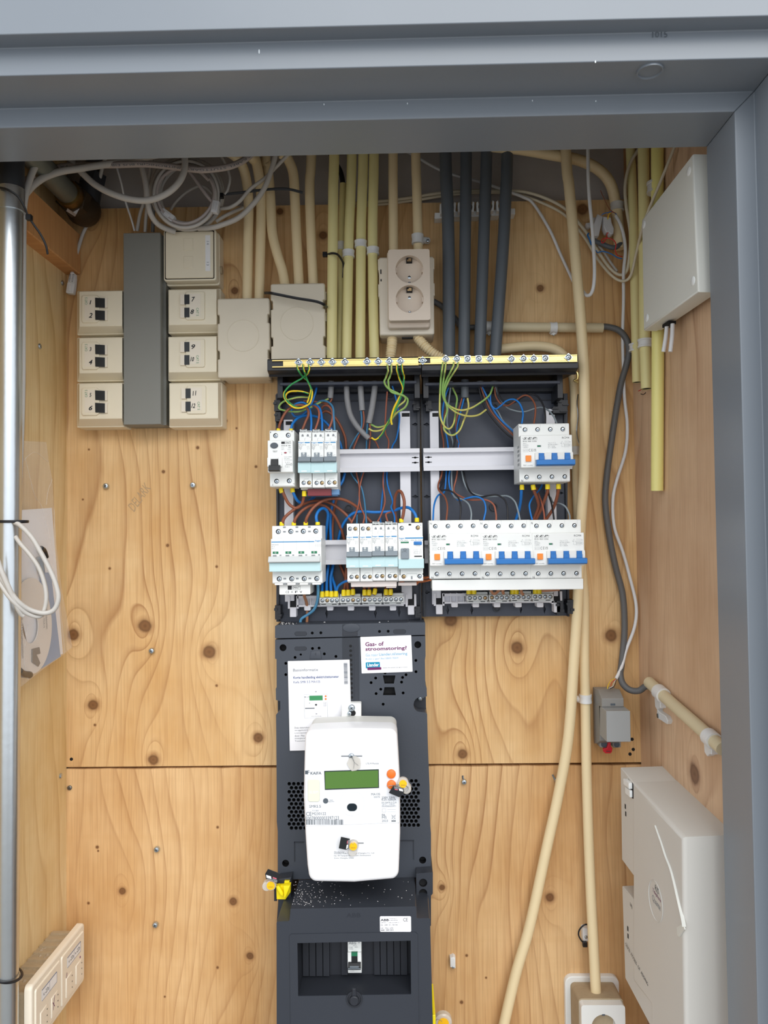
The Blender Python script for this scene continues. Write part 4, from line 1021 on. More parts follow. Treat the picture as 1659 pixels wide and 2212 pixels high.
# mortar dust on the top ledge of the board
m = MB()
for k in range(46):
    x = random.choice([random.uniform(608, 642), random.uniform(872, 900), random.uniform(690, 860)]) if k < 8 else random.choice([random.uniform(606, 641), random.uniform(874, 900)])
    c = P(x, 1347, random.uniform(20, 52)); z = P(x, 1350.5 if x < 700 else 1346.5, 55).z; r = random.uniform(0.0006, 0.002)
    m.add([(c.x-r, z, -c.y), (c.x+r, z, -c.y-r*0.4), (c.x+r*0.4, z, -c.y+r), (c.x, z+r*0.7, -c.y)], [(0,1,3),(1,2,3),(2,0,3),(0,2,1)])
t = obj('mortar_crumbs', m, 'print_white'); tag(t, 'white plaster crumbs lying on the top ledge of the meter board', 'debris'); t['kind'] = 'stuff'
# screws seen in the side notches
m = MB(); rect(m, 600, 1512, 626, 1548, 0, 28); obj('notch_recess', m, 'meter_board_dark', T)
m = MB(); rect(m, 890, 1500, 920, 1542, 0, 28); obj('notch_recess', m, 'meter_board_dark', T)
for x, y in ((613, 1516), (907, 1509)):
    m = MB(); screw_head(m, x, y, 5, 30); m2 = obj('fixing_screw', m, ['screw_zinc', 'hole_dark'], T)

# ---- papers
def paper(name, label, cat, x0, y0, x1, y1, d, rot, build, dd=0.4):
    "a sheet of real size; child prints are placed with fractional coordinates and turned with it"
    c = P((x0+x1)/2, (y0+y1)/2, d); s = (1.145-d/1000)/F; w_, h_ = (x1-x0)*s, (y1-y0)*s; a = math.radians(rot)
    fr = Frame((c.x, 0, c.z), (math.cos(a), 0, math.sin(a)), (-math.sin(a), 0, math.cos(a)), (0, -1, 0))
    m = MB(fr); m.slab(rrect(-w_/2, w_/2, -h_/2, h_/2, 0.0006, 2), (d-dd)/1000, d/1000); o = obj(name, m, 'paper'); tag(o, label, cat)
    def g(fx, fy): return (-w_/2 + fx*w_, h_/2 - fy*h_)
    build(o, fr, g, d/1000+0.00012); return o
def info(o, fr, g, e):
    def t(m, s_, x0, y0, x1, y1, **k): a = g(x0, y0); b = g(x1, y1); m.text(s_, a[0], b[0], b[1], a[1], e, **k)
    def q(m, x0, y0, x1, y1, ee=0): a = g(x0, y0); b = g(x1, y1); m.quad(a[0], b[0], b[1], a[1], e+ee)
    m = MB(fr); t(m, 'Basisinformatie', 0.085, 0.087, 0.485, 0.118); obj('lettering', m, 'ink_grey', o)
    m = MB(fr); t(m, 'Korte handleiding elektriciteitsmeter', 0.085, 0.172, 0.82, 0.208, bold=0.02); t(m, 'Kaifa SMR 5.5 MA105', 0.085, 0.224, 0.515, 0.250, bold=0.02); obj('title_lettering', m, 'ink_navy', o)
    m = MB(fr); y = 0.035
    random.seed(3)
    while y < 0.275:
        h = random.choice([0.003, 0.005, 0.008]); q(m, 0.902, y, 0.962, y+h); y += h + random.choice([0.003, 0.004])
    q(m, 0.38, 0.775, 0.42, 0.785) if False else None
    for y, s_ in ((0.735, 'Deze elektriciteitsmeter meet'), (0.765, 'teruggeleverde stroom van'), (0.795, 'u zonnepanelen heeft en geeft'), (0.825, 'door. Met deze meter kan'), (0.855, 'energierekening per uur'), (0.885, 'Toestemming en gebruik')): t(m, s_, 0.085, y, 0.50, y+0.02)
    q(m, 0.262, 0.527, 0.415, 0.537); t(m, 'Kaifa', 0.27, 0.40, 0.34, 0.41); q(m, 0.258, 0.40, 0.27, 0.41); q(m, 0.33, 0.47, 0.343, 0.477)
    t(m, 'Shenzhen Kaifa Technology', 0.36, 0.618, 0.52, 0.628); q(m, 0.430, 0.345, 0.455, 0.352); q(m, 0.430, 0.592, 0.455, 0.599)
    for i in range(4): t(m, 'EN 50470', 0.56, 0.47+i*0.012, 0.61, 0.478+i*0.012)
    obj('fine_print', m, 'ink_grey', o)
    m = MB(fr)
    for y in (0.378, 0.640): q(m, 0.25, y, 0.625, y+0.0015)
    q(m, 0.25, 0.378, 0.253, 0.64); q(m, 0.622, 0.378, 0.625, 0.64); obj('picture_outline', m, 'device_grey', o)
    m = MB(fr); q(m, 0.335, 0.392, 0.550, 0.446); obj('picture_screen', m, 'ink_green', o)
    m = MB(fr)
    for y in (0.402, 0.433): a = g(0.598, y); m.add([(a[0]+0.0014*math.cos(i*0.63), a[1]+0.0014*math.sin(i*0.63), e) for i in range(10)], [tuple(range(10))])
    obj('picture_button', m, 'meter_orange', o)
    m = MB(fr); a = g(0.44, 0.495); m.add([(a[0]+0.0016*math.cos(i*0.63), a[1]+0.0013*math.sin(i*0.63), e) for i in range(10)], [tuple(range(10))]); obj('picture_lens', m, 'ink', o)
paper('information_sheet', 'white paper headed Basisinformatie tucked behind the meter', 'paper', 624, 1427.5, 757.5, 1619, 57.5, 0.9, info)
def outage(o, fr, g, e):
    def t(m, s_, x0, y0, x1, y1, **k): a = g(x0, y0); b = g(x1, y1); m.text(s_, a[0], b[0], b[1], a[1], e + k.pop('ee', 0), **k)
    m = MB(fr); t(m, 'Gas- of', 0.09, 0.145, 0.455, 0.262, bold=0.025); t(m, 'stroomstoring?', 0.09, 0.285, 0.905, 0.415, bold=0.025); obj('lettering', m, 'ink_purple', o)
    m = MB(fr); t(m, 'Ga naar', 0.09, 0.46, 0.335, 0.54); t(m, 'Liander.nl/storing', 0.355, 0.455, 0.91, 0.555, bold=0.015); t(m, 'Ruikt u gas? Bel 0800 9009', 0.09, 0.585, 0.73, 0.645); obj('blue_lettering', m, 'ink_pale_blue', o)
    m = MB(fr); a = g(0.085, 0.70); b = g(0.365, 0.865); m.slab(rrect(a[0], b[0], b[1], a[1], 0.001, 2), e-0.0001, e); lg = obj('logo_panel', m, 'print_teal', o)
    m = MB(fr); a = g(0.115, 0.845); b = g(0.39, 0.915); m.slab(rrect(a[0], b[0], b[1], a[1], 0.0008, 2), e-0.0001, e+0.00005); obj('logo_band', m, 'ink_purple', o)
    m = MB(fr); t(m, 'Liander', 0.115, 0.725, 0.345, 0.82, bold=0.03, ee=0.0001); obj('lettering', m, 'print_white', lg)
    m = MB(fr); t(m, 'beheert het netwerk voor gas en stroom.', 0.425, 0.855, 0.905, 0.885); obj('fine_print', m, 'ink', o)
paper('outage_sticker', 'white sticker reading Gas- of stroomstoring on the meter board', 'sticker', 780, 1374.5, 889.5, 1452.5, 56.3, 1.5, outage, dd=1.2)

# ---- electricity meter
DM = 145.0
T = thing('electricity_meter', 'white electricity meter with green display and two orange buttons', 'meter', P(760, 1905, 60))
def mp(pts, d=DM): return [UV(x, y, d) for x, y in pts]
def arcp(cx, cy, rx, ry, a0, a1, n=6): return [(cx + rx*math.cos(math.radians(a0+(a1-a0)*i/n)), cy - ry*math.sin(math.radians(a0+(a1-a0)*i/n))) for i in range(n+1)]
ol = arcp(841, 1591, 17, 16, 0, 90) + [(760, 1573.5)] + arcp(675, 1594.5, 16.5, 17, 90, 180) + [(657, 1650), (655.5, 1720), (659, 1800), (663.5, 1870)] + arcp(684, 1886, 18, 19.5, 180, 270) + [(765, 1907)] + arcp(845, 1881, 16.5, 19, 270, 360) + [(864.5, 1800), (864, 1700), (861, 1640)]
fr_ol = mp(ol)
m = MB(); m.slab(fr_ol, 0.108, 0.145, 0.004, 3); obj('front_cover', m, 'meter_white', T)
ins = inset(fr_ol, 0.0012)
m = MB(); m.slab(ins, 0.070, 0.1078); obj('rear_housing', m, 'meter_body', T)
# hanging lug with screw
m = MB(); a = C5(738, 787); b = C5(912, 905); u0, u1, v0, v1 = R(*a, *b, 70); m.slab(rrect(u0, u1, v0-0.01, v1, 0.0012, 2), 0.056, 0.070, 0.0008, 2)
for x in (752, 893):
    for y in (826, 866): q = C5(x, y); u, v = UV(*q, 70); m.slab(rrect(u-0.0016, u+0.0016, v-0.0028, v+0.0028, 0.0006, 2), 0.0695, 0.0708, 0.0003, 1)
lug = obj('hanging_lug', m, 'white_cover', T)
q = C5(828, 826); m = MB(); screw_head(m, q[0], q[1], 7.4, 71, 18, 1.6); obj('fixing_screw', m, ['screw_zinc', 'hole_dark'], lug)
m = MB(); q = C5(838, 872); u, v = UV(*q, 70); m.slab(circle(u, v, 0.0042, 14), 0.0695, 0.0702); obj('slot', m, 'hole_dark', lug)
q = C5(808, 876); m = MB(); screw_head(m, q[0], q[1], 4.5, 73, 14, 1.4); obj('fixing_screw', m, ['screw_zinc', 'hole_dark'], lug)
# middle panel
zz0 = 1657; e0 = DM
m = MB(); m.slab(mp([(658.6, 1660.5), (760, 1657.5), (860.5, 1652.5), (862.2, 1777), (760, 1781), (661.5, 1784.5)], DM), 0.1449, 0.1455, 0.0003, 1); pn = obj('label_panel', m, 'meter_panel', T)
E = 145.5
def ZQ(m, x0, y0, x1, y1, d=E, z=C6): a = z(x0, y0); b = z(x1, y1); u0, u1, v0, v1 = R(*a, *b, d); m.quad(u0, u1, v0, v1, d/1000+0.0001)
def ZT(m, s_, x0, y0, x1, y1, d=E, z=C6, rot=0.7, **k): a = z(x0, y0); b = z(x1, y1); u0, u1, v0, v1 = R(*a, *b, d); m.text(s_, u0, u1, v0, v1, d/1000+0.0001, rot=rot, **k)
M9 = zf(650, 1640, 6.636)
m = MB(); m.slab(mp([M9(333, 172), M9(1116, 148), M9(1120, 415), M9(343, 443)], 147), 0.1452, 0.1466, 0.0004, 1); dsp = obj('display', m, 'lcd_frame', T)
m = MB(); m.slab(mp([M9(346, 184), M9(1106, 160), M9(1108, 400), M9(352, 426)], 147), 0.1466, 0.1468); obj('display_glass', m, 'lcd_green', dsp)
m = MB(); m.slab(mp([M9(330, 160), M9(1128, 137), M9(1134, 462), M9(340, 490)], E), 0.1453, 0.1457, 0.0002, 1); obj('display_bezel', m, 'meter_white', pn)
m = MB(); a = M9(100, 285); b = M9(270, 605); u0, u1, v0, v1 = R(*a, *b, E); m.slab(rrect(u0, u1, v0, v1, 0.003, 5), 0.1450, 0.1466, 0.0008, 2); sf = obj('port_cover', m, 'meter_insert', T)
m = MB(); ZT(m, 'ELSEM', 127, 452, 247, 490, 146.6, M9); obj('lettering', m, 'meter_panel', sf)
for (x, y, nm) in ((1295, 210, 0), (1298, 362, 1)):
    q = M9(x, y); u, v = UV(*q, E); r = 60/6.636*1.0/F
    m = MB(); m.lathe(u, v, [(r*1.08, 0.1452), (r*1.08, 0.1462), (r, 0.1468), (r, 0.1464), (r*0.98, 0.148), (r*0.7, 0.1488), (0.0001, 0.149)], 24); obj('push_button', m, 'meter_orange', T)
q = M9(735, 628); u, v = UV(*q, E); r = 178/6.636/F; m = MB(); m.lathe(u, v, [(r, 0.1453), (r, 0.1459), (r*0.975, 0.1459), (r*0.97, 0.1456)], 48, caps=False); obj('lens_ring', m, 'meter_panel', T)
a = M9(662, 635); b = M9(805, 742); u0, u1, v0, v1 = R(*a, *b, E); m = MB(); m.slab(rrect(u0, u1, v0, v1, 0.0075, 6), 0.1452, 0.1462, 0.0003, 1); obj('optical_port', m, 'lens_dark', T)
m = MB(); q = M9(355, 596); u, v = UV(*q, E); m.slab(circle(u, v, 0.0034, 14), 0.1452, 0.1460); obj('pulse_lamp', m, 'ink_grey', T)
m = MB()
ZQ(m, 60, 163, 92, 215, z=M9); ZT(m, 'K', 60, 162, 92, 214, E+0.05, M9) if False else None; ZT(m, 'F', 92, 162, 122, 216, z=M9, bold=0.04)
ZT(m, 'KAIFA', 138, 180, 294, 220, z=M9, bold=0.02); ZT(m, 'SMR5.5', 120, 657, 286, 695, z=M9); ZT(m, 'CE', 75, 757, 152, 812, z=M9); ZT(m, 'M230122', 163, 762, 360, 800, z=M9); ZT(m, 'E0078000003397123', 72, 820, 543, 868, z=M9)
ZT(m, 'T11301', 162, 728, 252, 748, z=M9); ZT(m, 'MA105', 1010, 485, 1135, 518, z=M9, bold=0.02); ZT(m, 'E0078', 1048, 532, 1130, 552, z=M9); ZT(m, '230V 50Hz', 1160, 533, 1350, 566, z=M9, bold=0.01); ZT(m, '0,25-5(80)A', 1158, 566, 1364, 600, z=M9, bold=0.01)
ZT(m, 'EN 50470-3 Cl.A', 1160, 610, 1370, 634, z=M9); ZT(m, '-25\u00b0C ~ +70\u00b0C', 1160, 638, 1342, 660, z=M9); ZT(m, 'SN:00000033971', 1160, 664, 1360, 684, z=M9); ZT(m, 'DL', 1162, 785, 1215, 815, z=M9, bold=0.02); ZT(m, 'MS', 1162, 820, 1228, 852, z=M9, bold=0.02); ZT(m, '2023', 1162, 868, 1248, 898, z=M9)
ZT(m, '2000', 408, 580, 458, 594, z=M9); ZT(m, 'imp/kWh', 390, 600, 478, 618, z=M9)
ZQ(m, 1298, 877, 1360, 893, z=M9)
random.seed(11); x = 75
while x < 605:
    w_ = random.choice([3, 5, 8, 11]); ZQ(m, x, 866, x+w_, 938, z=M9); x += w_ + random.choice([4, 6, 9])
def ZL(m, pts, th, d=E, z=M9): m.line([UV(*z(*p), d) for p in pts], th, d/1000+0.0001)
ZL(m, [(1296, 795), (1360, 862)], 0.0003); ZL(m, [(1360, 795), (1296, 862)], 0.0003); ZL(m, [(1308, 810), (1350, 810), (1344, 858), (1314, 858), (1308, 810)], 0.0003)
ZL(m, [(1165, 712), (1215, 712), (1215, 760), (1165, 760), (1165, 712)], 0.00015); ZL(m, [(1240, 720), (1360, 720)], 0.00015); ZL(m, [(1240, 750), (1360, 750)], 0.00015)
obj('lettering', m, 'ink_grey', pn)
m = MB(); ZT(m, 'LTE-M Module', 957, 197, 1070, 212, DM, C6); ZT(m, 'Manufacturer:', 672, 990, 765, 1004, DM, C6); ZT(m, 'Shenzhen Kaifa Technology (Chengdu) Co., Ltd.', 672, 1002, 1030, 1018, DM, C6); ZT(m, 'No. 99 Tianquan Rd., Hi-Tech Development', 672, 1022, 998, 1038, DM, C6); ZT(m, 'Zone, Chengdu, China', 672, 1045, 845, 1060, DM, C6)
obj('fine_print', m, 'ink_grey', T)
q = C6(826, 138); m = MB(); screw_head(m, q[0], q[1], 6.2, 145.5, 18, 1.2); obj('cover_screw', m, ['screw_zinc', 'hole_dark'], T)
m = MB(); a = C6(735, 132); b = C6(922, 144); u0, u1, v0, v1 = R(*a, *b, DM); m.box(u0, u1, v0, v1, 0.1449, 0.1453); a = C6(850, 912); b = C6(935, 922); u0, u1, v0, v1 = R(*a, *b, DM); m.box(u0, u1, v0, v1, 0.1449, 0.1453); objs('sealing_groove', m, 'ink_light', T)
m = MB(); c = C6(850, 205); u, v = UV(*c, 147.5); m.slab([(u+0.0095*math.cos(a_)*k_, v+0.0105*math.sin(a_)*k_) for a_, k_ in [(i*math.pi/5, 1.0 if i % 2 else 0.9) for i in range(10)]], 0.1465, 0.1475, 0.0003, 1); t = obj('seal_tab', m, 'seal_clear'); tag(t, 'clear plastic seal tab under the upper meter screw', 'seal')
m = MB(); m.tube([P(*C6(828, 140, 148)), P(*C6(850, 190, 149)), P(*C6(888, 222, 149))], 0.00022, 5); m.tube([P(*C6(846, 250, 149)), P(*C6(850, 190, 149.5)), P(*C6(832, 145, 149))], 0.00022, 5); obj('seal_wire', m, 'screw_zinc', t)

# ---- seals: yellow disc in a clear barrel with a black printed tag
def seal(label, disc_px, barrel_px, tag_pts, wires, d, z, txt, rdisc=38, rbar=60):
    T = thing('security_seal', label, 'seal', P(*z(*disc_px), d), 'yellow disc security seals')
    s = (1.145-d/1000)/F/4.147
    m = MB(); u, v = UV(*z(*disc_px), d); u2, v2 = UV(*z(*barrel_px), d)
    m.slab(circle(u, v, rbar*0.82*s, 20), (d-7)/1000, (d-0.5)/1000, 0.0008, 2); m.slab(circle(u2, v2, rbar*0.72*s, 20), (d-12)/1000, (d-2)/1000, 0.001, 2); obj('seal_barrel', m, 'seal_clear', T)
    m = MB(); m.slab(circle(u, v, rdisc*s, 20), (d-5)/1000, d/1000+0.0003); dk = obj('seal_disc', m, 'seal_disc', T)
    m = MB(); m.text('DNV2', u-rdisc*s*0.55, u+rdisc*s*0.55, v-0.0022, v-0.0008, d/1000+0.0004); obj('lettering', m, 'ink', dk)
    p = [UV(*z(x, y), d+2) for x, y in tag_pts]; m = MB(); m.slab(p, (d+1.2)/1000, (d+2)/1000, 0.0002, 1); tg = obj('seal_tag', m, 'lever_black', T)
    # tag prints in its own skew frame: p[0] = corner origin, p[1] along, p[3] across
    o_ = Vector((p[0][0], 0, p[0][1])); U = Vector((p[1][0]-p[0][0], 0, p[1][1]-p[0][1])); V = Vector((p[-1][0]-p[0][0], 0, p[-1][1]-p[0][1])); fr = Frame(o_, U, V, (0,-1,0)); e = (d+2)/1000+0.0001
    m = MB(fr); m.text(txt, 0.10, 0.92, 0.06, 0.26, e); m.slab([(0.08, 0.36), (0.48, 0.36), (0.48, 0.92), (0.08, 0.92)], e-0.0001, e); obj('tag_print', m, 'print_white', tg)
    m = MB(fr); m.slab([(0.56, 0.36), (0.95, 0.36), (0.95, 0.58), (0.56, 0.58)], e-0.0001, e+0.0001); obj('tag_label', m, 'ink_light', tg)
    m = MB(fr); m.slab([(0.62, 0.70), (0.92, 0.70), (0.92, 0.90), (0.62, 0.90)], e-0.0001, e+0.0001); obj('tag_logo', m, 'print_pink', tg)
    for wpts in wires:
        m = MB(); m.tube([P(*z(a, b), dd) for a, b, dd in wpts], 0.0004, 5); obj('seal_wire', m, 'screw_zinc', T)
seal('yellow and black seal wired to the lower orange meter button', (1288, 388), (1318, 440), [(1290, 425), (1200, 405), (1160, 468), (1255, 508), (1298, 460)], [[(1140, 404, 146), (1190, 402, 152), (1255, 396, 152)], [(1310, 400, 152), (1335, 425, 153), (1320, 455, 152)]], 152, C6, 'L0229971', 34, 62)
seal('yellow and black seal hanging at the bottom screw of the meter', (842, 948), (835, 1005), [(800, 968), (812, 880), (732, 862), (712, 965), (775, 978)], [[(830, 905, 146), (838, 915, 152), (842, 930, 152)]], 152, C6, 'L0229997', 34, 55)
seal('yellow and black seal hanging left of the meter board over the wood', (103, 1300), (62, 1315), [(60, 1240), (170, 1275), (182, 1190), (78, 1150), (52, 1195)], [[(135, 1310, 92), (150, 1300, 88), (165, 1298, 84)]], 92, C6, 'L0299480', 36, 56)

# ---- fuse box under the meter
T = thing('fuse_box', 'dark grey main fuse box with a window around one small breaker', 'fuse box', P(765, 2200, 60))
FB = 140.0
ol = [C7(155, 388), (597, 2000)] + [C7(160, 377), C7(262, 372), C7(272, 362), C7(280, 262), C7(288, 262), C7(1398, 240), C7(1407, 248), C7(1410, 340), C7(1420, 347), C7(1522, 345), C7(1531, 355), (937, 2300), (941, 2600), (598, 2600)]
ol = [ol[0]] + ol[2:]
win = pxpoly([C7(342, 565), C7(1356, 543), C7(1360, 1023), C7(350, 1040)], FB)
m = MB(); m.plate(pxpoly(ol, FB), [win], 0.056, FB/1000, 0.046, inner=1); fb = obj('fuse_box_cover', m, ['fuse_box', 'fuse_box_inner'], T)
# bottom cut off the visible range, so close it with a real base height
m = MB(); wo = pxpoly([C7(272, 500), C7(290, 485), C7(1395, 467), C7(1417, 485), C7(1428, 1350), C7(283, 1350)], FB); m.plate(wo, [[(a, b) for a, b in pxpoly([C7(342, 565), C7(1356, 543), C7(1360, 1023), C7(350, 1040)], FB)]], 0.1401, 0.1412, 0.0011, floor=False); obj('window_frame', m, 'fuse_box', T)
dI = 96.0
us = [445, 508, 569, 629]; 
def strip(x0, x1, y0, y1, d, dz, nm='blanking_strip'):
    a = C7(x0, y0); b = C7(x1, y1); u0, u1, v0, v1 = R(*a, *b, d); m = MB(); m.box(u0, u1, v0, v1, (d-dz)/1000, d/1000); obj(nm, m, 'fuse_box_inner', T, bevel=0.4)
for a, b in ((388, 443), (448, 504), (510, 566), (572, 627)): strip(a, b, 530, 862, dI+4, 9)
for a, b in ((1028, 1080), (1086, 1140), (1146, 1202), (1208, 1262), (1268, 1325)): strip(a, b, 520, 850, dI+4, 9)
strip(736, 792, 530, 852, dI+4, 9); 
m = MB(); u0, u1, v0, v1 = R(*C7(350, 520), *C7(1350, 570), dI+6); 
# single breaker
q0 = C7(793, 552); q1 = C7(914, 847); u0, u1, v0, v1 = R(*q0, *q1, 112); w_ = u1-u0; h_ = v1-v0
B_ = thing('circuit_breaker', 'single white breaker with black lever inside the fuse box window', 'circuit breaker', ((u0+u1)/2, -0.096, v0))
m = MB(); m.extr([(v0, 0.0945), (v0, 0.108), (v0+h_*0.18, 0.110), (v0+h_*0.2, 0.112), (v0+h_*0.64, 0.112), (v0+h_*0.66, 0.109), (v1, 0.109), (v1, 0.0945)], u0, u1); obj('housing', m, 'device_white', B_, bevel=0.4)
fr = Frame((u0, 0, v0), (w_,0,0), (0,0,h_), (0,-1,0))
m = MB(fr); m.box(0.28, 0.72, 0.38, 0.56, 0.110, 0.1135); m.extr([(0.20, 0.111), (0.20, 0.117), (0.29, 0.118), (0.38, 0.114), (0.38, 0.111)], 0.04, 0.96); lv = obj('lever', m, 'lever_black', B_, bevel=0.3)
m = MB(fr); m.box(0.28, 0.72, 0.56, 0.66, 0.110, 0.1132); obj('position_flag', m, 'flag_green', B_)
m = MB(fr); m.box(0.18, 0.82, 0.295, 0.315, 0.117, 0.1190); m.box(0.04, 0.96, 0.245, 0.26, 0.117, 0.1186); objs('lever_mark', m, 'device_grey', lv)
m = MB(fr); m.text('AEG', 0.08, 0.62, 0.855, 0.925, 0.10912, bold=0.02); m.text('C40', 0.1, 0.36, 0.74, 0.785, 0.10912); m.text('E91N', 0.4, 0.64, 0.805, 0.835, 0.10912); m.text('400V~', 0.5, 0.8, 0.76, 0.79, 0.10912); m.text('6000', 0.12, 0.4, 0.70, 0.73, 0.10912); m.text('566500', 0.15, 0.45, 0.06, 0.08, 0.10912)
m.line([(0.6, 0.1), (0.85, 0.1), (0.72, 0.17), (0.6, 0.1)], 0.0004, 0.10912); m.quad(0.76, 0.9, 0.895, 0.91, 0.10912)
obj('fine_print', m, 'ink_light', B_)
# label, embossed letters, turn lock, side parts
a = C7(1083, 330); b = C7(1358, 465); u0, u1, v0, v1 = R(*a, *b, FB); m = MB(); m.slab(rrect(u0, u1, v0, v1, 0.0015, 3), 0.1395, 0.1403); lb = obj('rating_label', m, 'paper', T)
m = MB(); d = 140.3
ZT(m, 'ABB', 1087, 352, 1160, 372, d, C7, bold=0.05); ZT(m, 'CE', 1290, 345, 1330, 374, d, C7); ZT(m, 'Frankenring 15', 1166, 347, 1232, 355, d, C7); ZT(m, 'NL 4816 KB Breda', 1166, 360, 1240, 368, d, C7); ZT(m, '1HPT01   |  IEC 61439-3  |', 1087, 381, 1260, 391, d, C7); ZT(m, 'Ue   230  V~, 50 Hz', 1087, 401, 1238, 413, d, C7, bold=0.01); ZT(m, 'InA   Max  63A', 1087, 429, 1200, 440, d, C7, bold=0.01); ZT(m, 'HAK  DB133/2', 1087, 446, 1202, 458, d, C7, bold=0.02)
obj('lettering', m, 'ink', lb)
m = MB(); ZT(m, 'ABB', 780, 300, 908, 338, FB, C7, bold=0.04); obj('embossed_lettering', m, 'emboss', T)
m = MB(); u, v = UV(*C7(852, 1068), FB+1); m.lathe(u, v, [(0.0105, 0.1405), (0.0105, 0.1425), (0.0085, 0.1425), (0.008, 0.1415), (0.006, 0.1418), (0.006, 0.146), (0.005, 0.147), (0.0001, 0.147)], 24); lk = obj('turn_lock', m, 'fuse_box_inner', T)
m = MB(); m.slab([(u-0.003, v+0.004), (u+0.003, v+0.004), (u+0.0022, v+0.0145), (u-0.0022, v+0.0145)], 0.1405, 0.1445, 0.0005, 1); obj('lock_pointer', m, 'fuse_box_inner', lk)
# shoulder pieces beside the sloping top (lower plane)
m = MB(); m.slab(pxpoly([C7(170, 0), (629, 1896), (629, 1999), (597, 1999), C7(168, 205)], 75), 0.0, 0.075, 0.001, 1); obj('side_shoulder', m, 'fuse_box', T)
m = MB(); m.plate(pxpoly([(899, 1887), (935, 1884), (935, 1930), (931, 1935), (931, 2000), (899, 2000)], 75), [[UV(x, y, 75) for x, y in arcp(914, 1907, 9, 9, 0, 330, 11)], [UV(x, y, 75) for x, y in arcp(914, 1929, 9, 9, 0, 330, 11)]], 0.0, 0.075, 0.006, inner=1); obj('side_shoulder', m, ['fuse_box', 'hole_dark'], T, bevel=0.6)
m = MB(); rect(m, 592, 1910, 598, 1946, 4, 76); obj('side_latch', m, 'fuse_box_inner', T)
# dust specks on the sloping top
m = MB(); zt = UV(*C7(700, 255), FB)[1]+0.0
for k in range(150):
    x = 632 + abs(random.gauss(0, 55)) if k < 120 else random.uniform(640, 890)
    if x > 890: continue
    d = random.uniform(62, 136); c = P(x, 1930, d); r = random.uniform(0.0003, 0.0008); zc = P(x, 1962.5 - (x-628)*0.018, FB).z
    m.add([(c.x-r, zc+0.0001, d/1000), (c.x+r, zc+0.0001, d/1000-r*0.5), (c.x, zc+0.0001, d/1000+r), (c.x, zc+r, d/1000)], [(0,1,3),(1,2,3),(2,0,3),(0,2,1)])
t = obj('plaster_dust', m, 'print_white'); tag(t, 'white dust specks scattered on the dark ledge below the meter', 'debris'); t['kind'] = 'stuff'
# yellow sealing plug left of the fuse box
Tp = thing('sealing_plug', 'bright yellow sealing plug at the upper left edge of the fuse box', 'plug', P(612, 1943, 76))
m = MB(); m.slab(pxpoly([C6(150, 1298), C6(280, 1293), C6(280, 1360), C6(235, 1425), C6(155, 1423)], 82), 0.0761, 0.082, 0.001, 2); obj('plug_body', m, 'seal_yellow', Tp)
m = MB(); m.slab(pxpoly([C6(145, 1306), C6(175, 1300), C6(215, 1365), C6(212, 1395), C6(190, 1385)], 88), 0.080, 0.088, 0.001, 2); m.slab(pxpoly([C6(215, 1300), C6(278, 1298), C6(240, 1400), C6(222, 1412)], 90), 0.080, 0.090, 0.001, 2); objs('plug_wing', m, 'seal_yellow', Tp)
m = MB(); m.slab(pxpoly([C6(225, 1260), C6(270, 1260), C6(270, 1295), C6(222, 1295)], 80), 0.0755, 0.080, 0.0006, 1); obj('plug_tongue', m, 'seal_yellow', Tp)
m = MB(); rect(m, 934.5, 2194, 941, 2240, 60, 130, 1.0, 0.6); t = obj('sealing_plug', m, 'seal_yellow'); tag(t, 'thin yellow sealing plug at the lower right edge of the fuse box', 'plug')
m = MB(); c = P(958, 2213, 70); m.lathe(c.x, c.z, [(0.012, 0.058), (0.012, 0.066), (0.010, 0.068), (0.0001, 0.068)], 20); t = obj('security_seal', m, 'seal_clear'); tag(t, 'clear seal with yellow disc at the bottom edge right of the fuse box', 'seal')
m = MB(); m.lathe(c.x, c.z, [(0.0075, 0.0655), (0.0075, 0.0690), (0.0001, 0.0691)], 20); obj('seal_disc', m, 'seal_disc', t)
m = MB(); m.tube([P(938, 2206, 90), P(945, 2202, 85), P(955, 2206, 75)], 0.0004, 5); obj('seal_wire', m, 'screw_zinc', t)
# ================================================================ conduits
def up_ext(pts, ytop=-95):
    (x0, y0, d0), (x1, y1, d1) = pts[0], pts[1]
    if abs(y1-y0) < 1: return pts
    k = (ytop-y0)/(y1-y0); return [(x0 + (x1-x0)*k*0.35, ytop, d0)] + pts
def conduit(label, mt, rpx, pts, group=None, up=True, name='conduit', cat='conduit', n=14, sm=6):
    q = up_ext(pts) if up else pts; d = pts[-1][2]
    m = MB(); m.tube([P(*p) for p in q], rpx*(1.145-d/1000)/F, n, sm); return tag(obj(name, m, mt, sharp=60), label, cat, group)
GC = 'cream conduits above the junction boxes'; GY = 'pale yellow conduits entering the left board'; GG = 'grey conduits entering the right board'
d = 24
conduit('cream conduit bending into the left junction box, outer left', 'pvc_cream', 10.8, [(470,318,70),(505,335,60),(524,360,50),(534,400,38),(537,450,30),(536,520,26),(534,648,24)], GC, up=False)
conduit('cream conduit entering the left junction box on its right side', 'pvc_cream', 10.8, [(535,300,58),(552,345,48),(562,400,36),(564,450,28),(563,520,26),(560,648,24)], GC)
conduit('cream conduit with a slanting kink above the tied junction box', 'pvc_cream', 10.8, [(572,318,30),(578,360,30),(584,425,28),(588,500,26),(598,545,26),(610,585,24),(616,618,24)], GC)
conduit('cream conduit in the middle above the tied junction box', 'pvc_cream', 10.8, [(606,300,44),(618,335,38),(633,372,32),(637,432,28),(641,520,26),(646,618,24)], GC)
conduit('cream conduit at the right above the tied junction box', 'pvc_cream', 10.8, [(673,318,26),(669,394,26),(671,488,26),(677,618,24)], GC)
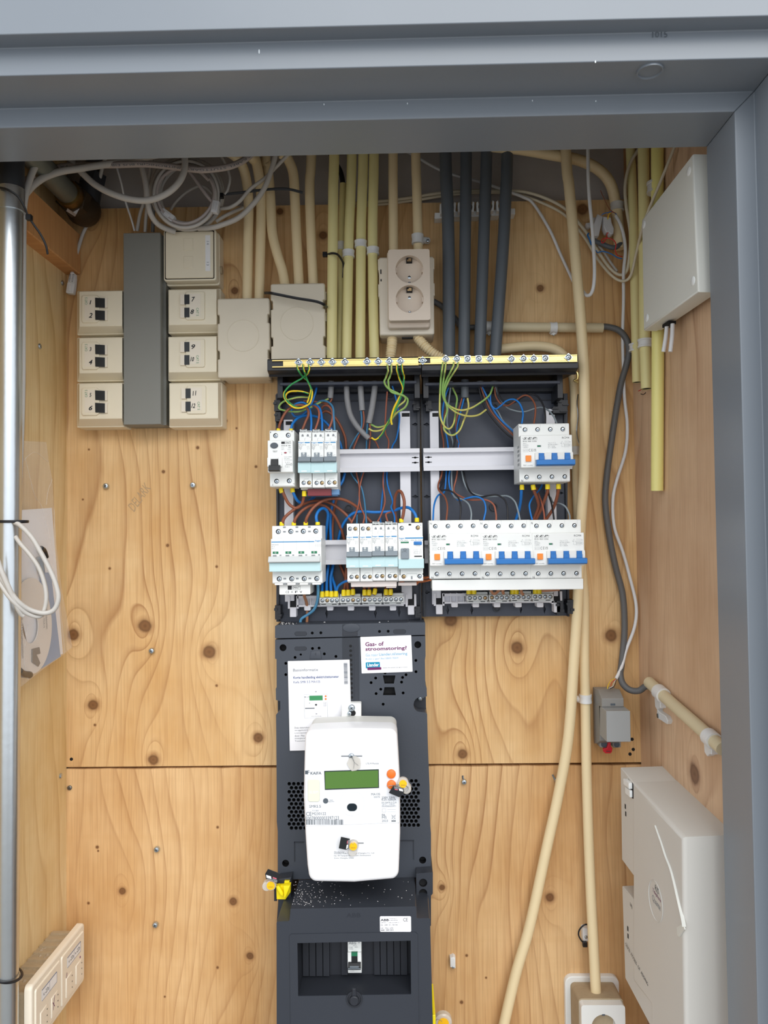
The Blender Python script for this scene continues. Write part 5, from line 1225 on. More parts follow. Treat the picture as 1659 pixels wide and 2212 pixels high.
conduit('pale yellow conduit tied with a black cable tie, leftmost of four', 'pvc_yellow', 11.3, [(722,318,44),(720,400,44),(719.5,457,44),(718,600,44),(716.5,790,44)], GY)
conduit('thin cream conduit with a cut upper end behind the yellow conduits', 'pvc_yellow', 7.5, [(741,397,22),(738,500,22),(736,650,22),(733,790,22)], GY, up=False)
conduit('pale yellow conduit, second of four, clip below the others', 'pvc_yellow', 11.0, [(760,318,34),(757,430,34),(754,500,34),(751,640,34),(748.5,790,34)], GY)
conduit('pale yellow conduit, third of four, with the highest clip', 'pvc_yellow', 11.0, [(785,318,34),(782,430,34),(780,500,34),(779,640,34),(778,790,34)], GY)
conduit('pale yellow conduit, fourth of four, beside the double socket', 'pvc_yellow', 11.0, [(808,318,34),(806,430,34),(805,500,34),(806,640,34),(809,790,34)], GY)
conduit('cream conduit entering the double socket at its top left', 'pvc_cream', 10.5, [(849,318,26),(849,400,26),(850,560,22)], None)
conduit('cream conduit clipped above the double socket, right one', 'pvc_cream', 10.5, [(898,318,26),(900,400,26),(904,560,22)], None)
conduit('dark grey conduit, leftmost of four above the right board', 'pvc_grey', 13.6, [(962,318,34),(966,430,34),(969,545,34),(970,790,34)], GG)
conduit('dark grey conduit, second of four above the right board', 'pvc_grey', 12.8, [(1007,318,34),(1006,430,34),(1004.5,545,34),(1002,790,34)], GG)
conduit('dark grey conduit, third of four above the right board', 'pvc_grey', 12.8, [(1051,318,34),(1048,430,34),(1044,545,34),(1035,790,34)], GG)
conduit('dark grey slanting conduit, rightmost of four above the right board', 'pvc_grey', 13.0, [(1096,318,34),(1092,430,34),(1086,545,34),(1068,790,34)], GG)
conduit('black cable leaving the top of the thin cut conduit', 'cable_black', 5.5, [(700,300,14),(715,335,18),(735,370,22),(741,400,22),(741,420,22)], None, up=False, name='cable', cat='cable')
conduit('long cream conduit from the ceiling crossing down to the bottom left', 'pvc_cream', 11.3, [(1222,318,46),(1229,400,46),(1236,475,46),(1245,580,46),(1255,702,48),(1262,824,50),(1263,940,50),(1261,1035,42),(1255,1130,33),(1248,1300,31),(1240,1424,28),(1228,1589,24),(1207,1712,20),(1180,1836,20),(1144,2001,20),(1114,2104,20),(1080,2250,20)])
conduit('cream conduit bending out of the grey conduits and dropping into the bottom socket', 'pvc_cream', 11.0, [(1060,758,14),(1100,752,16),(1160,748,20),(1205,758,22),(1230,790,22),(1240,829,22),(1243,920,22),(1245,1006,16),(1251,1150,11),(1258,1250,11),(1262,1300,12),(1262,1424,18),(1264,1510,16),(1268,1700,18),(1274,1880,24),(1281,2020,32),(1287,2135,38),(1289,2165,38)], None, up=False)
conduit('thick cream conduit arching across the top right to a white clip', 'pvc_cream', 11.6, [(1060,316,40),(1120,322,38),(1190,334,34),(1250,346,30),(1292,366,26),(1318,396,22),(1330,440,18),(1336,490,18),(1337,538,18)], None, up=False, n=16)
conduit('short horizontal beige conduit with a white clip right of the grey conduits', 'pvc_beige', 10.6, [(1045,706,13),(1130,707,13),(1200,707.5,13),(1302,708.5,13)], None, up=False)
conduit('grey cable sagging from the short beige conduit down the right side', 'cable_dark_grey', 7.0, [(1285,708,13),(1310,706,14),(1337,714,18),(1354,735,22),(1358,762,21),(1352,792,18),(1342,826,13),(1334,868,10),(1324,932,9),(1310,1035,9),(1308,1094,9),(1318,1168,9),(1330,1226,9),(1345,1285,9),(1349,1359,10),(1343,1432,14),(1340,1455,20),(1345,1476,26),(1360,1490,32),(1380,1492,38),(1398,1482,44),(1420,1495,50)], None, up=False, name='cable', cat='cable', n=12)
conduit('short grey cable stub passing behind the grey conduits beside the double socket', 'cable_dark_grey', 6.0, [(905,632,10),(935,650,10),(955,662,12),(985,690,12),(1000,706,12),(1060,706,13)], None, up=False, name='cable', cat='cable')
# ribbed flexible conduits
def flex(label, pts, rpx):
    q = smooth([P(*p) for p in pts], 14); m = MB(); L = [0]
    for a, b in zip(q, q[1:]): L.append(L[-1] + (b-a).length)
    tot = L[-1]; pitch = 0.0036; N = int(tot/pitch)*6; r = rpx*(1.145-pts[0][2]/1000)/F
    def at(s_):
        for i in range(len(L)-1):
            if L[i+1] >= s_: t = (s_-L[i])/max(1e-9, L[i+1]-L[i]); return q[i].lerp(q[i+1], t)
        return q[-1]
    pp_ = [at(tot*i/N) for i in range(N+1)]
    m.tube(pp_, r, 14, 0, rad=lambda t: 0.70 + 0.30*abs(math.sin(t*tot/pitch*math.pi))**0.6)
    return tag(obj('flexible_conduit', m, 'pvc_cream', sharp=80), label, 'conduit', 'ribbed conduits below the double socket')
flex('ribbed cream conduit straight below the double socket', [(846,722,30),(847,735,34),(846,750,36),(844,768,38),(843,790,38)], 11.5)
flex('ribbed cream conduit curving right below the double socket', [(897,722,32),(908,737,36),(922,752,38),(938,765,38),(957,776,36)], 11.5)
# ---- conduit clips
def ring_clip(label, x, y, rpx, h, d, mt='clip_plastic', group='white pipe clips', screw=None, tilt=0.0):
    T = None; m = MB(); c = P(x, y, d); s = (1.145-d/1000)/F; up = Vector((math.sin(math.radians(tilt)), 0, math.cos(math.radians(tilt))))
    R_ = rpx*s; hh = h*s/2; m.tube([c-up*hh, c-up*hh*0.7, c-up*hh*0.2, c+up*hh*0.2, c+up*hh*0.7, c+up*hh], R_, 18, 0, rad=lambda t: 1.06 if (t < 0.25 or t > 0.75) else 1.0)
    o = obj('pipe_clip', m, mt); tag(o, label, 'clip', group)
    if screw:
        m = MB(); sx_, sy_ = screw; a = P(x, y, d); b = P(sx_, sy_, 10); m.tube([a, (a+b)/2, b], 0.0052, 10, 0); bb = obj('clip_lug', m, mt, o)
        m = MB(); screw_head(m, sx_, sy_, 3.4, max(8, d*0.7+2)); obj('clip_screw', m, ['screw_zinc', 'ink_light'], o)
    return o
ring_clip('white clip on the thin cream conduit beside the black tie', 736.5, 532, 9.0, 18, 22)
ring_clip('white clip on the second yellow conduit, the lowest of the row', 752.5, 549, 13.0, 15, 34)
ring_clip('white clip on the third yellow conduit, the highest of the row', 779, 528, 13.0, 15, 34)
ring_clip('white clip on the fourth yellow conduit, next to the double socket', 805.5, 543, 13.2, 15, 34)
ring_clip('round translucent clip above the right side of the double socket', 902, 517, 12.5, 20, 26, 'clip_plastic', screw=(924, 520))
ring_clip('white clip holding the short horizontal beige conduit', 1195, 708.5, 12.0, 15, 13, tilt=90, screw=(1196, 722))
ring_clip('white clip half hidden behind the rightmost grey conduit', 1057, 706, 12.0, 14, 13, tilt=90, screw=(1057, 722))
ring_clip('translucent clip at the end of the thick arching conduit', 1333, 447, 14.0, 17, 18, 'clip_translucent')
ring_clip('white clip on the cream conduit left of the small grey module', 1264.5, 1509, 12.8, 18, 16, screw=(1248, 1510))
ring_clip('pale clip behind the long cream conduit beside the upper breaker', 1243, 974, 12.8, 18, 22, 'clip_translucent')
# empty strap clips of the grey conduits
GS = 'empty white clip jaws between the grey conduits'
for i, (x, y, lb) in enumerate(((948, 455, 'white clip jaw left of the first grey conduit'), (987, 452, 'white clip jaw between the first and second grey conduit'), (1027, 451, 'white clip jaw between the second and third grey conduit'), (1070, 449, 'white clip jaw between the third and fourth grey conduit'), (1104, 446, 'white clip jaw right of the fourth grey conduit'))):
    m = MB(); rect(m, x-9, y+4, x+9, y+17, 1, 18, 0.8, 0.5); o = obj('clip_jaw', m, 'clip_plastic'); tag(o, lb, 'clip', GS)
    for sgn in (-1, 1):
        if (i == 0 and sgn < 0) or (i == 4 and sgn > 0): continue
        m = MB(); m.slab(pxpoly([(x+sgn*3, y+6), (x+sgn*2, y-14), (x+sgn*6, y-17), (x+sgn*8, y-10), (x+sgn*6.5, y-4), (x+sgn*10, y+6)], 30), 0.014, 0.030, 0.0006, 1); obj('clip_arm', m, 'clip_plastic', o)
m = MB(); u, v = UV(978, 2079, 8); m.slab([(u-0.004, v-0.006), (u+0.004, v-0.008), (u+0.004, v+0.007), (u+0.001, v+0.009), (u-0.004, v+0.007)], 0.0, 0.010, 0.0015, 2); o = obj('pipe_clip', m, 'clip_plastic'); tag(o, 'lone small white clip on the wood right of the fuse box', 'clip', 'white pipe clips'); m = MB(); screw_head(m, 979, 2089, 3.0, 9); obj('clip_screw', m, ['screw_zinc', 'ink_light'], o)
m = MB(); u, v = UV(1264, 2015, 8); m.slab(rrect(u-0.004, u+0.006, v-0.012, v+0.008, 0.002, 3), 0.0, 0.010, 0.0015, 2); o = obj('pipe_clip', m, 'clip_plastic'); tag(o, 'white clip with a black tie beside the lower cream conduit', 'clip', 'white pipe clips')
m = MB(); screw_head(m, 1266, 2024, 3.6, 10); obj('clip_screw', m, ['screw_zinc', 'ink_light'], o)
def tie(label, pts, r=1.3, head=None, n=6, flat=0.5):
    m = MB(); m.tube([P(*p) for p in pts], r/1000, n, 6, flat=flat); o = obj('cable_tie', m, 'tie_black'); tag(o, label, 'cable tie', 'black cable ties')
    if head:
        m = MB(); c = P(*head); q = 0.0033; m.box(c.x-q, c.x+q, c.z-q, c.z+q, -c.y-q, -c.y+q); obj('tie_head', m, 'tie_black', o, bevel=0.6)
    return o
tie('black cable tie curled round the clip beside the lower cream conduit', [(1272,1997,14),(1262,1998,16),(1252,2008,14),(1250,2020,12),(1256,2032,12),(1262,2037,12)], 1.2, (1263,2039,12))
tie('black cable tie round the leftmost yellow conduit', [(706,551,40),(716,547,60),(728,549,60),(736,558,52),(742,572,38),(741,600,32)], 1.7, (702,550,42))
tie('black cable tie stretched across the tied junction box', [(572,633,50),(584,633,66),(600,636,70),(640,644,70),(682,651,70),(700,658,66),(706,664,50)], 2.2, None)
tie('long black cable tie from the cable coil across the cream conduits', [(484,420,64),(520,416,66),(560,411,68),(600,408,68),(625,409,66),(654,416,62)], 2.1, (478,423,64))

# ================================================================ wires inside the boards
WG = {'earth': 'green and yellow earth wires', 'brown': 'brown wires', 'blue': 'blue wires', 'black': 'black wires', 'grey': 'grey wires', 'sheath': 'grey sheathed cables'}
def wire(label, mt, r, z, pts, grp, fer=(), striped=None, n=8, name='wire'):
    if striped:   # earth wires come down in front of the tray lip before they fall back
        z0 = lambda y: 98.5 if y < 236 else (98.5 - (y-236)*0.29 if y < 285 else 0)
        ins_ = []
        for a, b in zip(pts, pts[1:]):
            ins_.append(a)
            if a[1] < 300 and b[1] < 420 and b[1] > a[1]:
                for f_ in (0.33, 0.66): ins_.append(tuple(a[i]+(b[i]-a[i])*f_ for i in range(3)))
        pts = [(x, y, max(dd, z0(y))) for x, y, dd in ins_ + [pts[-1]]]
    q = [P(*z(x, y, dd)) for x, y, dd in pts]; m = MB()
    if striped: m.tube(q, r/1000, n, 6, stripe=(0, 1, striped)); mats = mt
    else: m.tube(q, r/1000, n, 6); mats = mt
    o = obj(name, m, mats, sharp=70); tag(o, label, 'wire' if name == 'wire' else 'cable', WG[grp])
    for (x, y, dd, dx, dy) in fer:     # ferrule centre, lean
        c = P(*z(x, y, dd)); a = P(*z(x-dx, y-dy, dd)); b = P(*z(x+dx, y+dy, dd)); m = MB()
        m.tube([a, a.lerp(b, 0.3), a.lerp(b, 0.31), b], r/1000*1.5 if r > 1.6 else 0.0019, 12, 0, rad=lambda t: 1.0 if t > 0.3 else 0.85); obj('ferrule', m, 'ferrule_yellow', o)
    return o
GYS = ['w_green', 'w_yellow']; GYP = ['w_green_pale', 'w_yellow_pale']
wire('green and yellow wire from the first left clamp looping wide to the left', GYS, 1.35, A, [(370,165,98),(372,210,90),(400,260,84),(470,330,78),(512,430,74),(500,520,74),(470,560,76),(400,588,78),(320,560,78),(255,490,76),(290,432,74),(400,428,72),(480,450,70)], 'earth', striped=14)
wire('green wire from the second left clamp crossing over in a wide loop', GYS, 1.35, A, [(480,165,98),(485,210,92),(470,255,86),(400,310,82),(300,370,80),(240,450,80),(262,520,80),(330,580,80),(400,588,82),(470,560,80)], 'earth', striped=6)
wire('green and yellow wire hanging straight from the first left clamp', GYS, 1.35, A, [(425,165,98),(430,215,90),(465,320,80),(500,400,76),(490,470,74),(465,540,72)], 'earth', striped=11)
wire('pale green wire in the lowest loop beside the left hinge hooks', GYP, 1.35, A, [(480,486,60),(400,484,64),(330,495,66),(230,530,66),(190,585,64),(240,612,62),(380,625,58),(500,580,52),(600,530,46),(670,500,42)], 'earth', striped=5)
wire('pale green earth wire swinging furthest right of the yellow wire', GYP, 1.4, A, [(1240,165,98),(1248,230,90),(1212,340,84),(1250,400,80),(1350,450,76),(1435,500,72),(1415,580,68),(1330,640,62),(1255,735,54),(1185,800,46),(1110,812,40),(1062,790,38)], 'earth', striped=5)
wire('pale green earth wire ending at the second grey sheath', GYP, 1.4, A, [(1280,165,98),(1280,240,90),(1250,330,84),(1275,430,78),(1400,470,76),(1410,520,72),(1330,590,66),(1290,690,56),(1235,750,48),(1150,775,42),(1075,745,38)], 'earth', striped=7)
wire('bright yellow earth wire hanging in a wave to a loose end', ['w_yellow', 'w_green'], 1.5, A, [(1335,165,98),(1335,220,90),(1360,310,84),(1392,400,78),(1350,500,72),(1305,590,68),(1278,690,64),(1285,750,62)], 'earth', striped=2.2)
wire('dark green earth wire curving down to the long grey sheath', GYS, 1.4, A, [(1380,165,98),(1385,220,90),(1402,290,84),(1385,440,76),(1320,600,68),(1240,740,56),(1190,840,46),(1130,895,40),(1088,878,38)], 'earth', striped=4)
# sheathed cables, left
wire('grey sheathed cable sweeping down in a long curve, left board', ['cable_grey'], 4.1, A, [(845,330,44),(847,430,44),(853,520,42),(880,650,38),(935,750,34),(1000,825,32),(1062,885,32)], 'sheath', name='cable', n=12)
wire('short grey sheath cut off at mid height, left board', ['cable_grey'], 4.3, A, [(980,330,44),(985,450,44),(997,612,42)], 'sheath', name='cable', n=12)
wire('grey sheath slanting down with scratches, rightmost in the left board', ['cable_grey'], 4.4, A, [(1122,330,44),(1115,430,44),(1090,600,42),(1062,735,40)], 'sheath', name='cable', n=12)
wire('shortest grey sheath above the small breakers, left board', ['cable_grey'], 4.2, A, [(697,330,44),(695,400,44),(688,492,42)], 'sheath', name='cable', n=12)
cb = [
 ('blue wire from the short cut sheath, left board', 'w_blue_dull', 1.15, [(985,615,42),(992,700,38),(985,790,34),(930,880,28),(878,975,24)], 'blue'),
 ('brown wire from the short cut sheath, left board', 'w_brown_light', 1.15, [(1008,615,42),(1015,700,38),(1005,770,34),(960,870,28),(915,975,24)], 'brown'),
 ('dull blue wire falling straight from the scratched sheath', 'w_blue_dull', 1.15, [(1048,735,40),(1042,830,34),(1038,975,24)], 'blue'),
 ('brown wire falling from the scratched sheath', 'w_brown_light', 1.15, [(1070,740,40),(1078,830,34),(1066,975,24)], 'brown'),
 ('reddish brown wire from the long curved sheath', 'w_brown_light', 1.15, [(1062,880,34),(1100,890,32),(1130,920,28),(1158,978,24)], 'brown'),
]
for lb, mt, r, pts, g in cb: wire(lb, mt, r, A, pts, g)
# wires running behind the upper left rail to the lower row (A2 frame below y=1040)
def AA(x, y, dd=None): return A2(x, y, dd)
def up2(x, y): return (x, y-290*4.484/4.484)
K = 290*4.484   # A -> A2 vertical shift in zoom units
cb = [
 ('brown wire dropping behind the rail to the first lower breaker', 'w_brown_light', 1.15, [(915,975-K,24),(935,1180-K,24),(965,30,28),(968,180,40),(940,300,56),(892,402,68)], 'brown'),
 ('brown wire dropping behind the rail to the second lower breaker', 'w_brown_light', 1.15, [(1066,975-K,24),(1030,1150-K,24),(985,0,28),(968,130,36),(985,250,46),(1018,330,58),(1008,402,68)], 'brown'),
 ('teal blue wire dropping behind the rail to the second lower breaker', 'w_blue_dull', 1.15, [(878,975-K,24),(880,1190-K,24),(950,1290-K+20,26),(990,60,30),(1020,200,40),(1038,402,66)], 'blue'),
 ('dull blue wire hidden behind the brown one at the first lower breaker', 'w_blue_dull', 1.1, [(1038,975-K,24),(1000,1200-K,22),(975,60,24),(950,300,40),(945,410,60)], 'blue'),
 ('brown wire running down to the third lower breaker', 'w_brown_light', 1.15, [(1240,430-K,52),(1228,600-K,46),(1220,820-K,38),(1255,930-K,28),(1210,1170-K,24),(1200,30,28),(1218,190,40),(1185,310,54),(1140,402,66)], 'brown'),
 ('bright blue wire running down to the fourth lower breaker', 'w_blue', 1.2, [(1290,375-K,50),(1320,480-K,46),(1345,600-K,42),(1358,700-K,38),(1330,880-K,30),(1285,975-K,24),(1240,1190-K,24),(1243,30,30),(1292,190,44),(1278,250,50),(1308,330,58),(1312,402,68)], 'blue'),
 ('thin blue wire ending in the third lower breaker', 'w_blue', 1.1, [(1215,1190-K,22),(1200,60,26),(1175,330,46),(1178,402,64)], 'blue'),
 ('short brown wire hooked into the fourth lower breaker', 'w_brown_light', 1.3, [(1300,300,46),(1262,300,52),(1228,318,58),(1235,360,64),(1250,402,70)], 'brown'),
]
for lb, mt, r, pts, g in cb: wire(lb, mt, r, AA, pts, g)
# loops over the small upper breakers
cb = [
 ('thick brown wire arching from the black lever device to the first small breaker', 'w_brown', 1.9, [(188,800,72),(205,730,74),(250,640,72),(310,585,70),(400,560,68),(462,590,68),(478,650,70),(450,720,74),(418,800,76)], 'brown', [(186,802,72,0,14)]),
 ('thick blue wire leaving the top right of the black lever device', 'w_blue', 1.9, [(306,800,72),(325,740,68),(380,685,60),(470,662,50),(570,680,40),(660,745,32),(770,900,28),(800,985,26)], 'blue', [(308,802,72,0,12)]),
 ('blue wire looping over the first small breaker', 'w_blue', 1.6, [(500,815,78),(505,720,74),(490,610,66),(440,542,60),(365,545,58),(312,600,54),(345,670,50),(430,650,46),(500,560,44),(545,440,42),(560,360,40)], 'blue', ()),
 ('brown wire looping over the second small breaker', 'w_brown_light', 1.6, [(540,805,78),(575,700,72),(578,620,66),(545,575,58),(505,572,48),(470,600,40)], 'brown', ()),
 ('blue wire looping over the second small breaker', 'w_blue', 1.55, [(610,815,78),(608,700,72),(590,600,64),(545,560,56),(490,580,46),(440,620,38)], 'blue', ()),
 ('brown wire looping over the third small breaker', 'w_brown_light', 1.6, [(672,800,78),(708,700,72),(708,620,66),(670,570,58),(630,568,50),(600,600,42)], 'brown', ()),
 ('dull blue wire looping over the third small breaker', 'w_blue_dull', 1.5, [(732,810,78),(722,680,72),(715,590,66),(680,540,58),(620,518,50),(560,540,42),(500,600,36)], 'blue', ()),
 ('long brown wire arching down beside the third small breaker', 'w_brown', 1.9, [(600,640,36),(650,620,36),(725,670,34),(790,770,30),(832,880,26),(842,985,24)], 'brown', ()),
]
for lb, mt, r, pts, g, fe in cb: wire(lb, mt, r, A, pts, g, fe)
wire('dark brown wire coming up beside the shortest grey sheath', 'w_brown', 1.4, A, [(700,470,42),(700,510,42),(660,545,44),(560,530,42),(430,520,40)], 'brown')
# thick jumpers between the rows
th = 2.15
cb = [
 ('thick brown jumper from the black lever device to the comb busbar', 'w_brown', th, [(222,80,74),(240,130,74),(285,215,72),(352,258,70),(410,225,72),(432,150,76),(437,105,78)], 'brown', [(214,88,74,6,22), (436,118,78,0,26)]),
 ('thick blue wire from the black lever device curving to the right', 'w_blue', th, [(320,70,72),(338,130,72),(380,195,66),(450,212,56),(520,160,44),(600,90,34),(740,60,30),(800,10,28),(830,-80,26)], 'blue', [(322,86,72,3,20)]),
 ('thick brown wire from the first terminal of the main switch', 'w_brown', th, [(222,420,74),(240,360,76),(300,300,74),(400,235,64),(520,190,54),(640,195,46),(740,240,42),(840,320,40),(900,400,42)], 'brown', [(218,410,74,0,18)]),
 ('thick brown wire from the second terminal of the main switch', 'w_brown', th, [(336,420,74),(352,360,76),(420,280,70),(520,228,60),(630,235,50),(720,320,42),(785,440,34),(825,580,26),(845,760,24),(835,960,34),(818,1080,46)], 'brown', [(335,410,74,0,16), (818,1078,48,0,30)]),
 ('thick brown wire from the third terminal of the main switch, highest arch', 'w_brown', th, [(450,415,74),(462,350,78),(530,250,74),(640,178,66),(780,168,58),(900,215,50),(1000,300,42),(1085,395,40)], 'brown', [(450,407,74,0,16)]),
 ('thick blue wire hooking up from the fourth terminal of the main switch', 'w_blue', th, [(565,415,74),(552,340,74),(580,280,68),(628,262,58),(665,310,48),(655,430,36),(640,580,26),(630,780,24),(612,960,34),(608,1090,46)], 'blue', [(566,407,74,0,14), (609,1092,48,0,28)]),
 ('thick blue vertical wire left of the brown verticals', 'w_blue', th, [(722,180,34),(695,300,32),(688,450,28),(692,580,26),(675,760,24),(655,940,34),(653,1080,46)], 'blue', [(655,1087,48,0,28)]),
 ('thick brown vertical wire behind the arches', 'w_brown', th, [(745,180,34),(722,280,30),(710,420,26),(712,580,24),(780,800,22),(845,960,34),(862,1078,46)], 'brown', [(862,1076,48,0,28)]),
 ('thick blue wire sweeping across to the blue test button device', 'w_blue', th, [(745,1085,46),(735,1020,40),(700,880,26),(745,700,24),(768,560,26),(805,430,34),(880,330,42),(970,292,46),(1120,298,48),(1280,290,48),(1360,262,56),(1440,252,66),(1500,300,72),(1528,370,74)], 'blue', [(1527,372,74,0,20), (744,1088,48,0,28)]),
 ('thick brown wire in a narrow upright hairpin at the blue test button device', 'w_brown', th, [(1376,385,74),(1395,320,76),(1405,200,76),(1380,110,72),(1345,95,66),(1315,160,58),(1312,280,50),(1330,400,44)], 'brown', [(1376,378,74,0,18)]),
 ('thick blue wire rising from the second left terminal block pair', 'w_blue', th, [(697,1085,46),(692,1000,40),(692,930,34),(715,820,26),(722,700,24)], 'blue', [(699,1090,48,0,28)]),
 ('blue wire slanting from the lower breakers to the first terminal block', 'w_blue', 1.8, [(870,960,60),(820,975,56),(770,1010,50),(748,1060,48)], 'blue', ()),
 ('brown wire dropping out of the boards beside the light blue one', 'w_copperbrown', th, [(436,1080,50),(440,1120,46),(460,1180,34),(466,1260,26),(460,1400,20)], 'brown', ()),
 ('light blue wire curving out at the bottom left of the left board', 'w_blue_light', th, [(568,980,56),(570,1080,50),(562,1160,42),(530,1240,34),(470,1290,26),(410,1330,22),(395,1380,20)], 'blue', ()),
]
for lb, mt, r, pts, g, fe in cb: wire(lb, mt, r, A2, pts, g, fe)
for i, (x, y, lean) in enumerate(((908,1070,0),(1020,1075,0),(1065,1075,0),(1120,1066,6),(1228,1071,0),(1273,1071,0))):
    nm = ('third brown wire end in the second terminal block', 'first brown wire end in the third terminal block', 'second brown wire end in the third terminal block', 'tilted brown wire end in the third terminal block', 'first brown wire end in the rightmost left board block', 'second brown wire end in the rightmost left board block')[i]
    wire(nm, 'w_brown', th, A2, [(x-lean, y+30, 46), (x, y, 48), (x+lean*1.5, y-40, 46), (x+lean*3-6, y-90, 40)], 'brown', [(x, y, 48, -lean, 28)])
# ---- right board
S1 = zf(900, 750, 4.366)
cb = [
 ('outermost green wire from the first clamp of the right board', (250,140,98), [(240,200,92),(228,300,86),(222,420,82),(218,540,78),(222,650,74),(258,740,70),(308,770,66),(352,710,60),(372,560,50),(380,480,46),(345,395,42),(335,365,42)], 5),
 ('second green wire from the first clamp in a shallow sagging loop', (275,140,98), [(270,200,92),(255,300,86),(242,420,80),(262,500,76),(310,565,72),(380,618,66),(480,650,58),(580,640,50),(655,590,42)], 4),
 ('green wire from the second clamp sagging to the fourth grey sheath', (352,140,98), [(345,180,94),(285,300,86),(252,400,80),(252,470,76),(300,545,72),(390,590,66),(470,588,62),(560,550,56),(680,460,50),(720,368,46)], 5),
 ('green and yellow wire from the second clamp in the deepest loop', (392,140,98), [(385,185,94),(310,300,86),(268,400,80),(265,480,76),(288,590,72),(262,690,70),(262,780,68),(328,830,64),(400,790,58),(445,690,52),(488,570,46),(480,480,44)], 3),
]
for lb, a0, pts, st in cb: wire(lb, GYP, 1.4, B, [a0] + pts, 'earth', striped=st*2)
wire('grey sheath end at the far left of the right board', 'cable_grey', 4.0, B, [(320,325,44),(322,345,44),(325,362,43)], 'sheath', name='cable', n=12)
wire('long grey sheath hanging below the entry flange, right board', 'pvc_grey', 8.6/2*1.35, B, [(455,310,44),(455,400,44),(455,476,43)], 'sheath', name='cable', n=14)
wire('grey sheath end third from left, right board', 'cable_grey', 5.4, B, [(598,325,44),(598,345,44),(597,358,43)], 'sheath', name='cable', n=12)
wire('grey sheath end fourth from left, right board', 'cable_grey', 5.4, B, [(730,325,44),(730,345,44),(731,362,43)], 'sheath', name='cable', n=12)
t1_ = 1.25; J = 290*4.366
cb = [
 ('blue wire along the left upright to the first lower right breaker', 'w_blue', [(308,365,43),(275,450,42),(250,560,40),(245,700,36),(275,810,30),(292,900,26),(298,1000,24),(280,1180,26),(262,1400-40,34),(200,1400,48),(165,1490,62),(155,1630,74)], 'blue'),
 ('grey wire running down beside it to the first lower right breaker', 'w_grey', [(322,368,43),(305,500,40),(290,640,38),(292,740,34),(330,850,28),(345,940,24),(330,1180,26),(335,1340,34),(360,1415,44),(430,1435,54),(490,1480,64),(515,1560,72),(512,1630,76)], 'grey'),
 ('brown wire along the left upright crossing to the first lower right breaker', 'w_brown', [(300,520,34),(240,700,32),(235,780,30),(255,930,24),(240,1180,30),(205,1290,40),(210,1350,46),(265,1410,56),(290,1500,66),(280,1630,76)], 'brown'),
 ('black wire arching over the first lower right breaker', 'w_black', [(400,690,34),(380,780,30),(300,1150,24),(230,1300,34),(225,1345,44),(310,1352,54),(385,1410,62),(416,1500,70),(408,1630,76)], 'black'),
 ('blue wire from the long sheath arching to the middle lower breaker', 'w_blue', [(448,480,43),(420,590,40),(385,740,36),(378,840,30),(395,940,24),(310,1180,26),(318,1340,34),(390,1440,46),(470,1425,54),(560,1410,60),(630,1445,66),(652,1530,72),(632,1630,76)], 'blue'),
 ('brown wire from the long sheath to the middle lower breaker', 'w_brown_light', [(428,480,43),(395,600,38),(372,720,34),(380,860,28),(400,940,24),(380,1200,24),(350,1350,30),(410,1405,40),(510,1440,52),(650,1440,60),(725,1485,68),(748,1570,74),(750,1630,78)], 'brown'),
 ('black wire arching long to the middle lower breaker', 'w_black', [(440,1170,24),(470,1290,30),(510,1370,40),(590,1412,50),(680,1400,58),(760,1395,62),(830,1440,68),(856,1520,74),(858,1630,78)], 'black'),
 ('grey wire arching long to the right screw of the middle lower breaker', 'w_grey', [(425,1170,24),(450,1280,28),(500,1360,34),(620,1405,42),(760,1405,50),(860,1405,58),(925,1455,66),(955,1540,72),(975,1630,78)], 'grey'),
 ('black wire slanting into the back of the upper right breaker', 'w_black', [(588,360,43),(600,440,42),(640,560,40),(730,690,38),(830,800,36),(930,880,36)], 'black'),
 ('brown wire slanting into the back of the upper right breaker', 'w_brown', [(600,360,43),(640,470,42),(700,600,40),(790,710,38),(930,850,38)], 'brown'),
 ('blue wire slanting into the back of the upper right breaker', 'w_blue', [(612,360,43),(660,460,42),(720,580,42),(790,680,40),(930,810,38)], 'blue'),
 ('grey wire slanting into the back of the upper right breaker', 'w_grey', [(690,545,36),(760,600,36),(810,690,36),(860,740,36),(930,800,36)], 'grey'),
 ('blue wire in an S curve onto the first screw of the upper right breaker', 'w_blue', [(712,380,43),(695,460,42),(705,545,42),(745,582,44),(790,555,48),(850,505,54),(915,492,60),(970,530,66),(1003,620,72),(992,720,78)], 'blue'),
 ('brown wire arching onto the second screw of the upper right breaker', 'w_brown', [(735,380,43),(745,460,42),(790,530,40),(860,550,42),(940,500,48),(1010,456,54),(1070,470,60),(1115,540,68),(1120,620,72),(1106,720,78)], 'brown'),
 ('black wire arching onto the third screw of the upper right breaker', 'w_black', [(758,370,43),(780,460,40),(840,525,38),(920,520,40),(1000,470,46),(1080,442,52),(1145,470,58),(1195,550,66),(1212,640,72),(1212,720,78)], 'black'),
 ('grey wire sagging over to the fourth screw of the upper right breaker', 'w_grey', [(742,370,43),(775,460,38),(840,560,34),(930,600,34),(1020,608,38),(1110,580,44),(1180,568,52),(1240,595,60),(1290,650,70),(1322,720,78)], 'grey'),
]
for lb, mt, pts, g in cb: wire(lb, mt, t1_, B, pts, g)
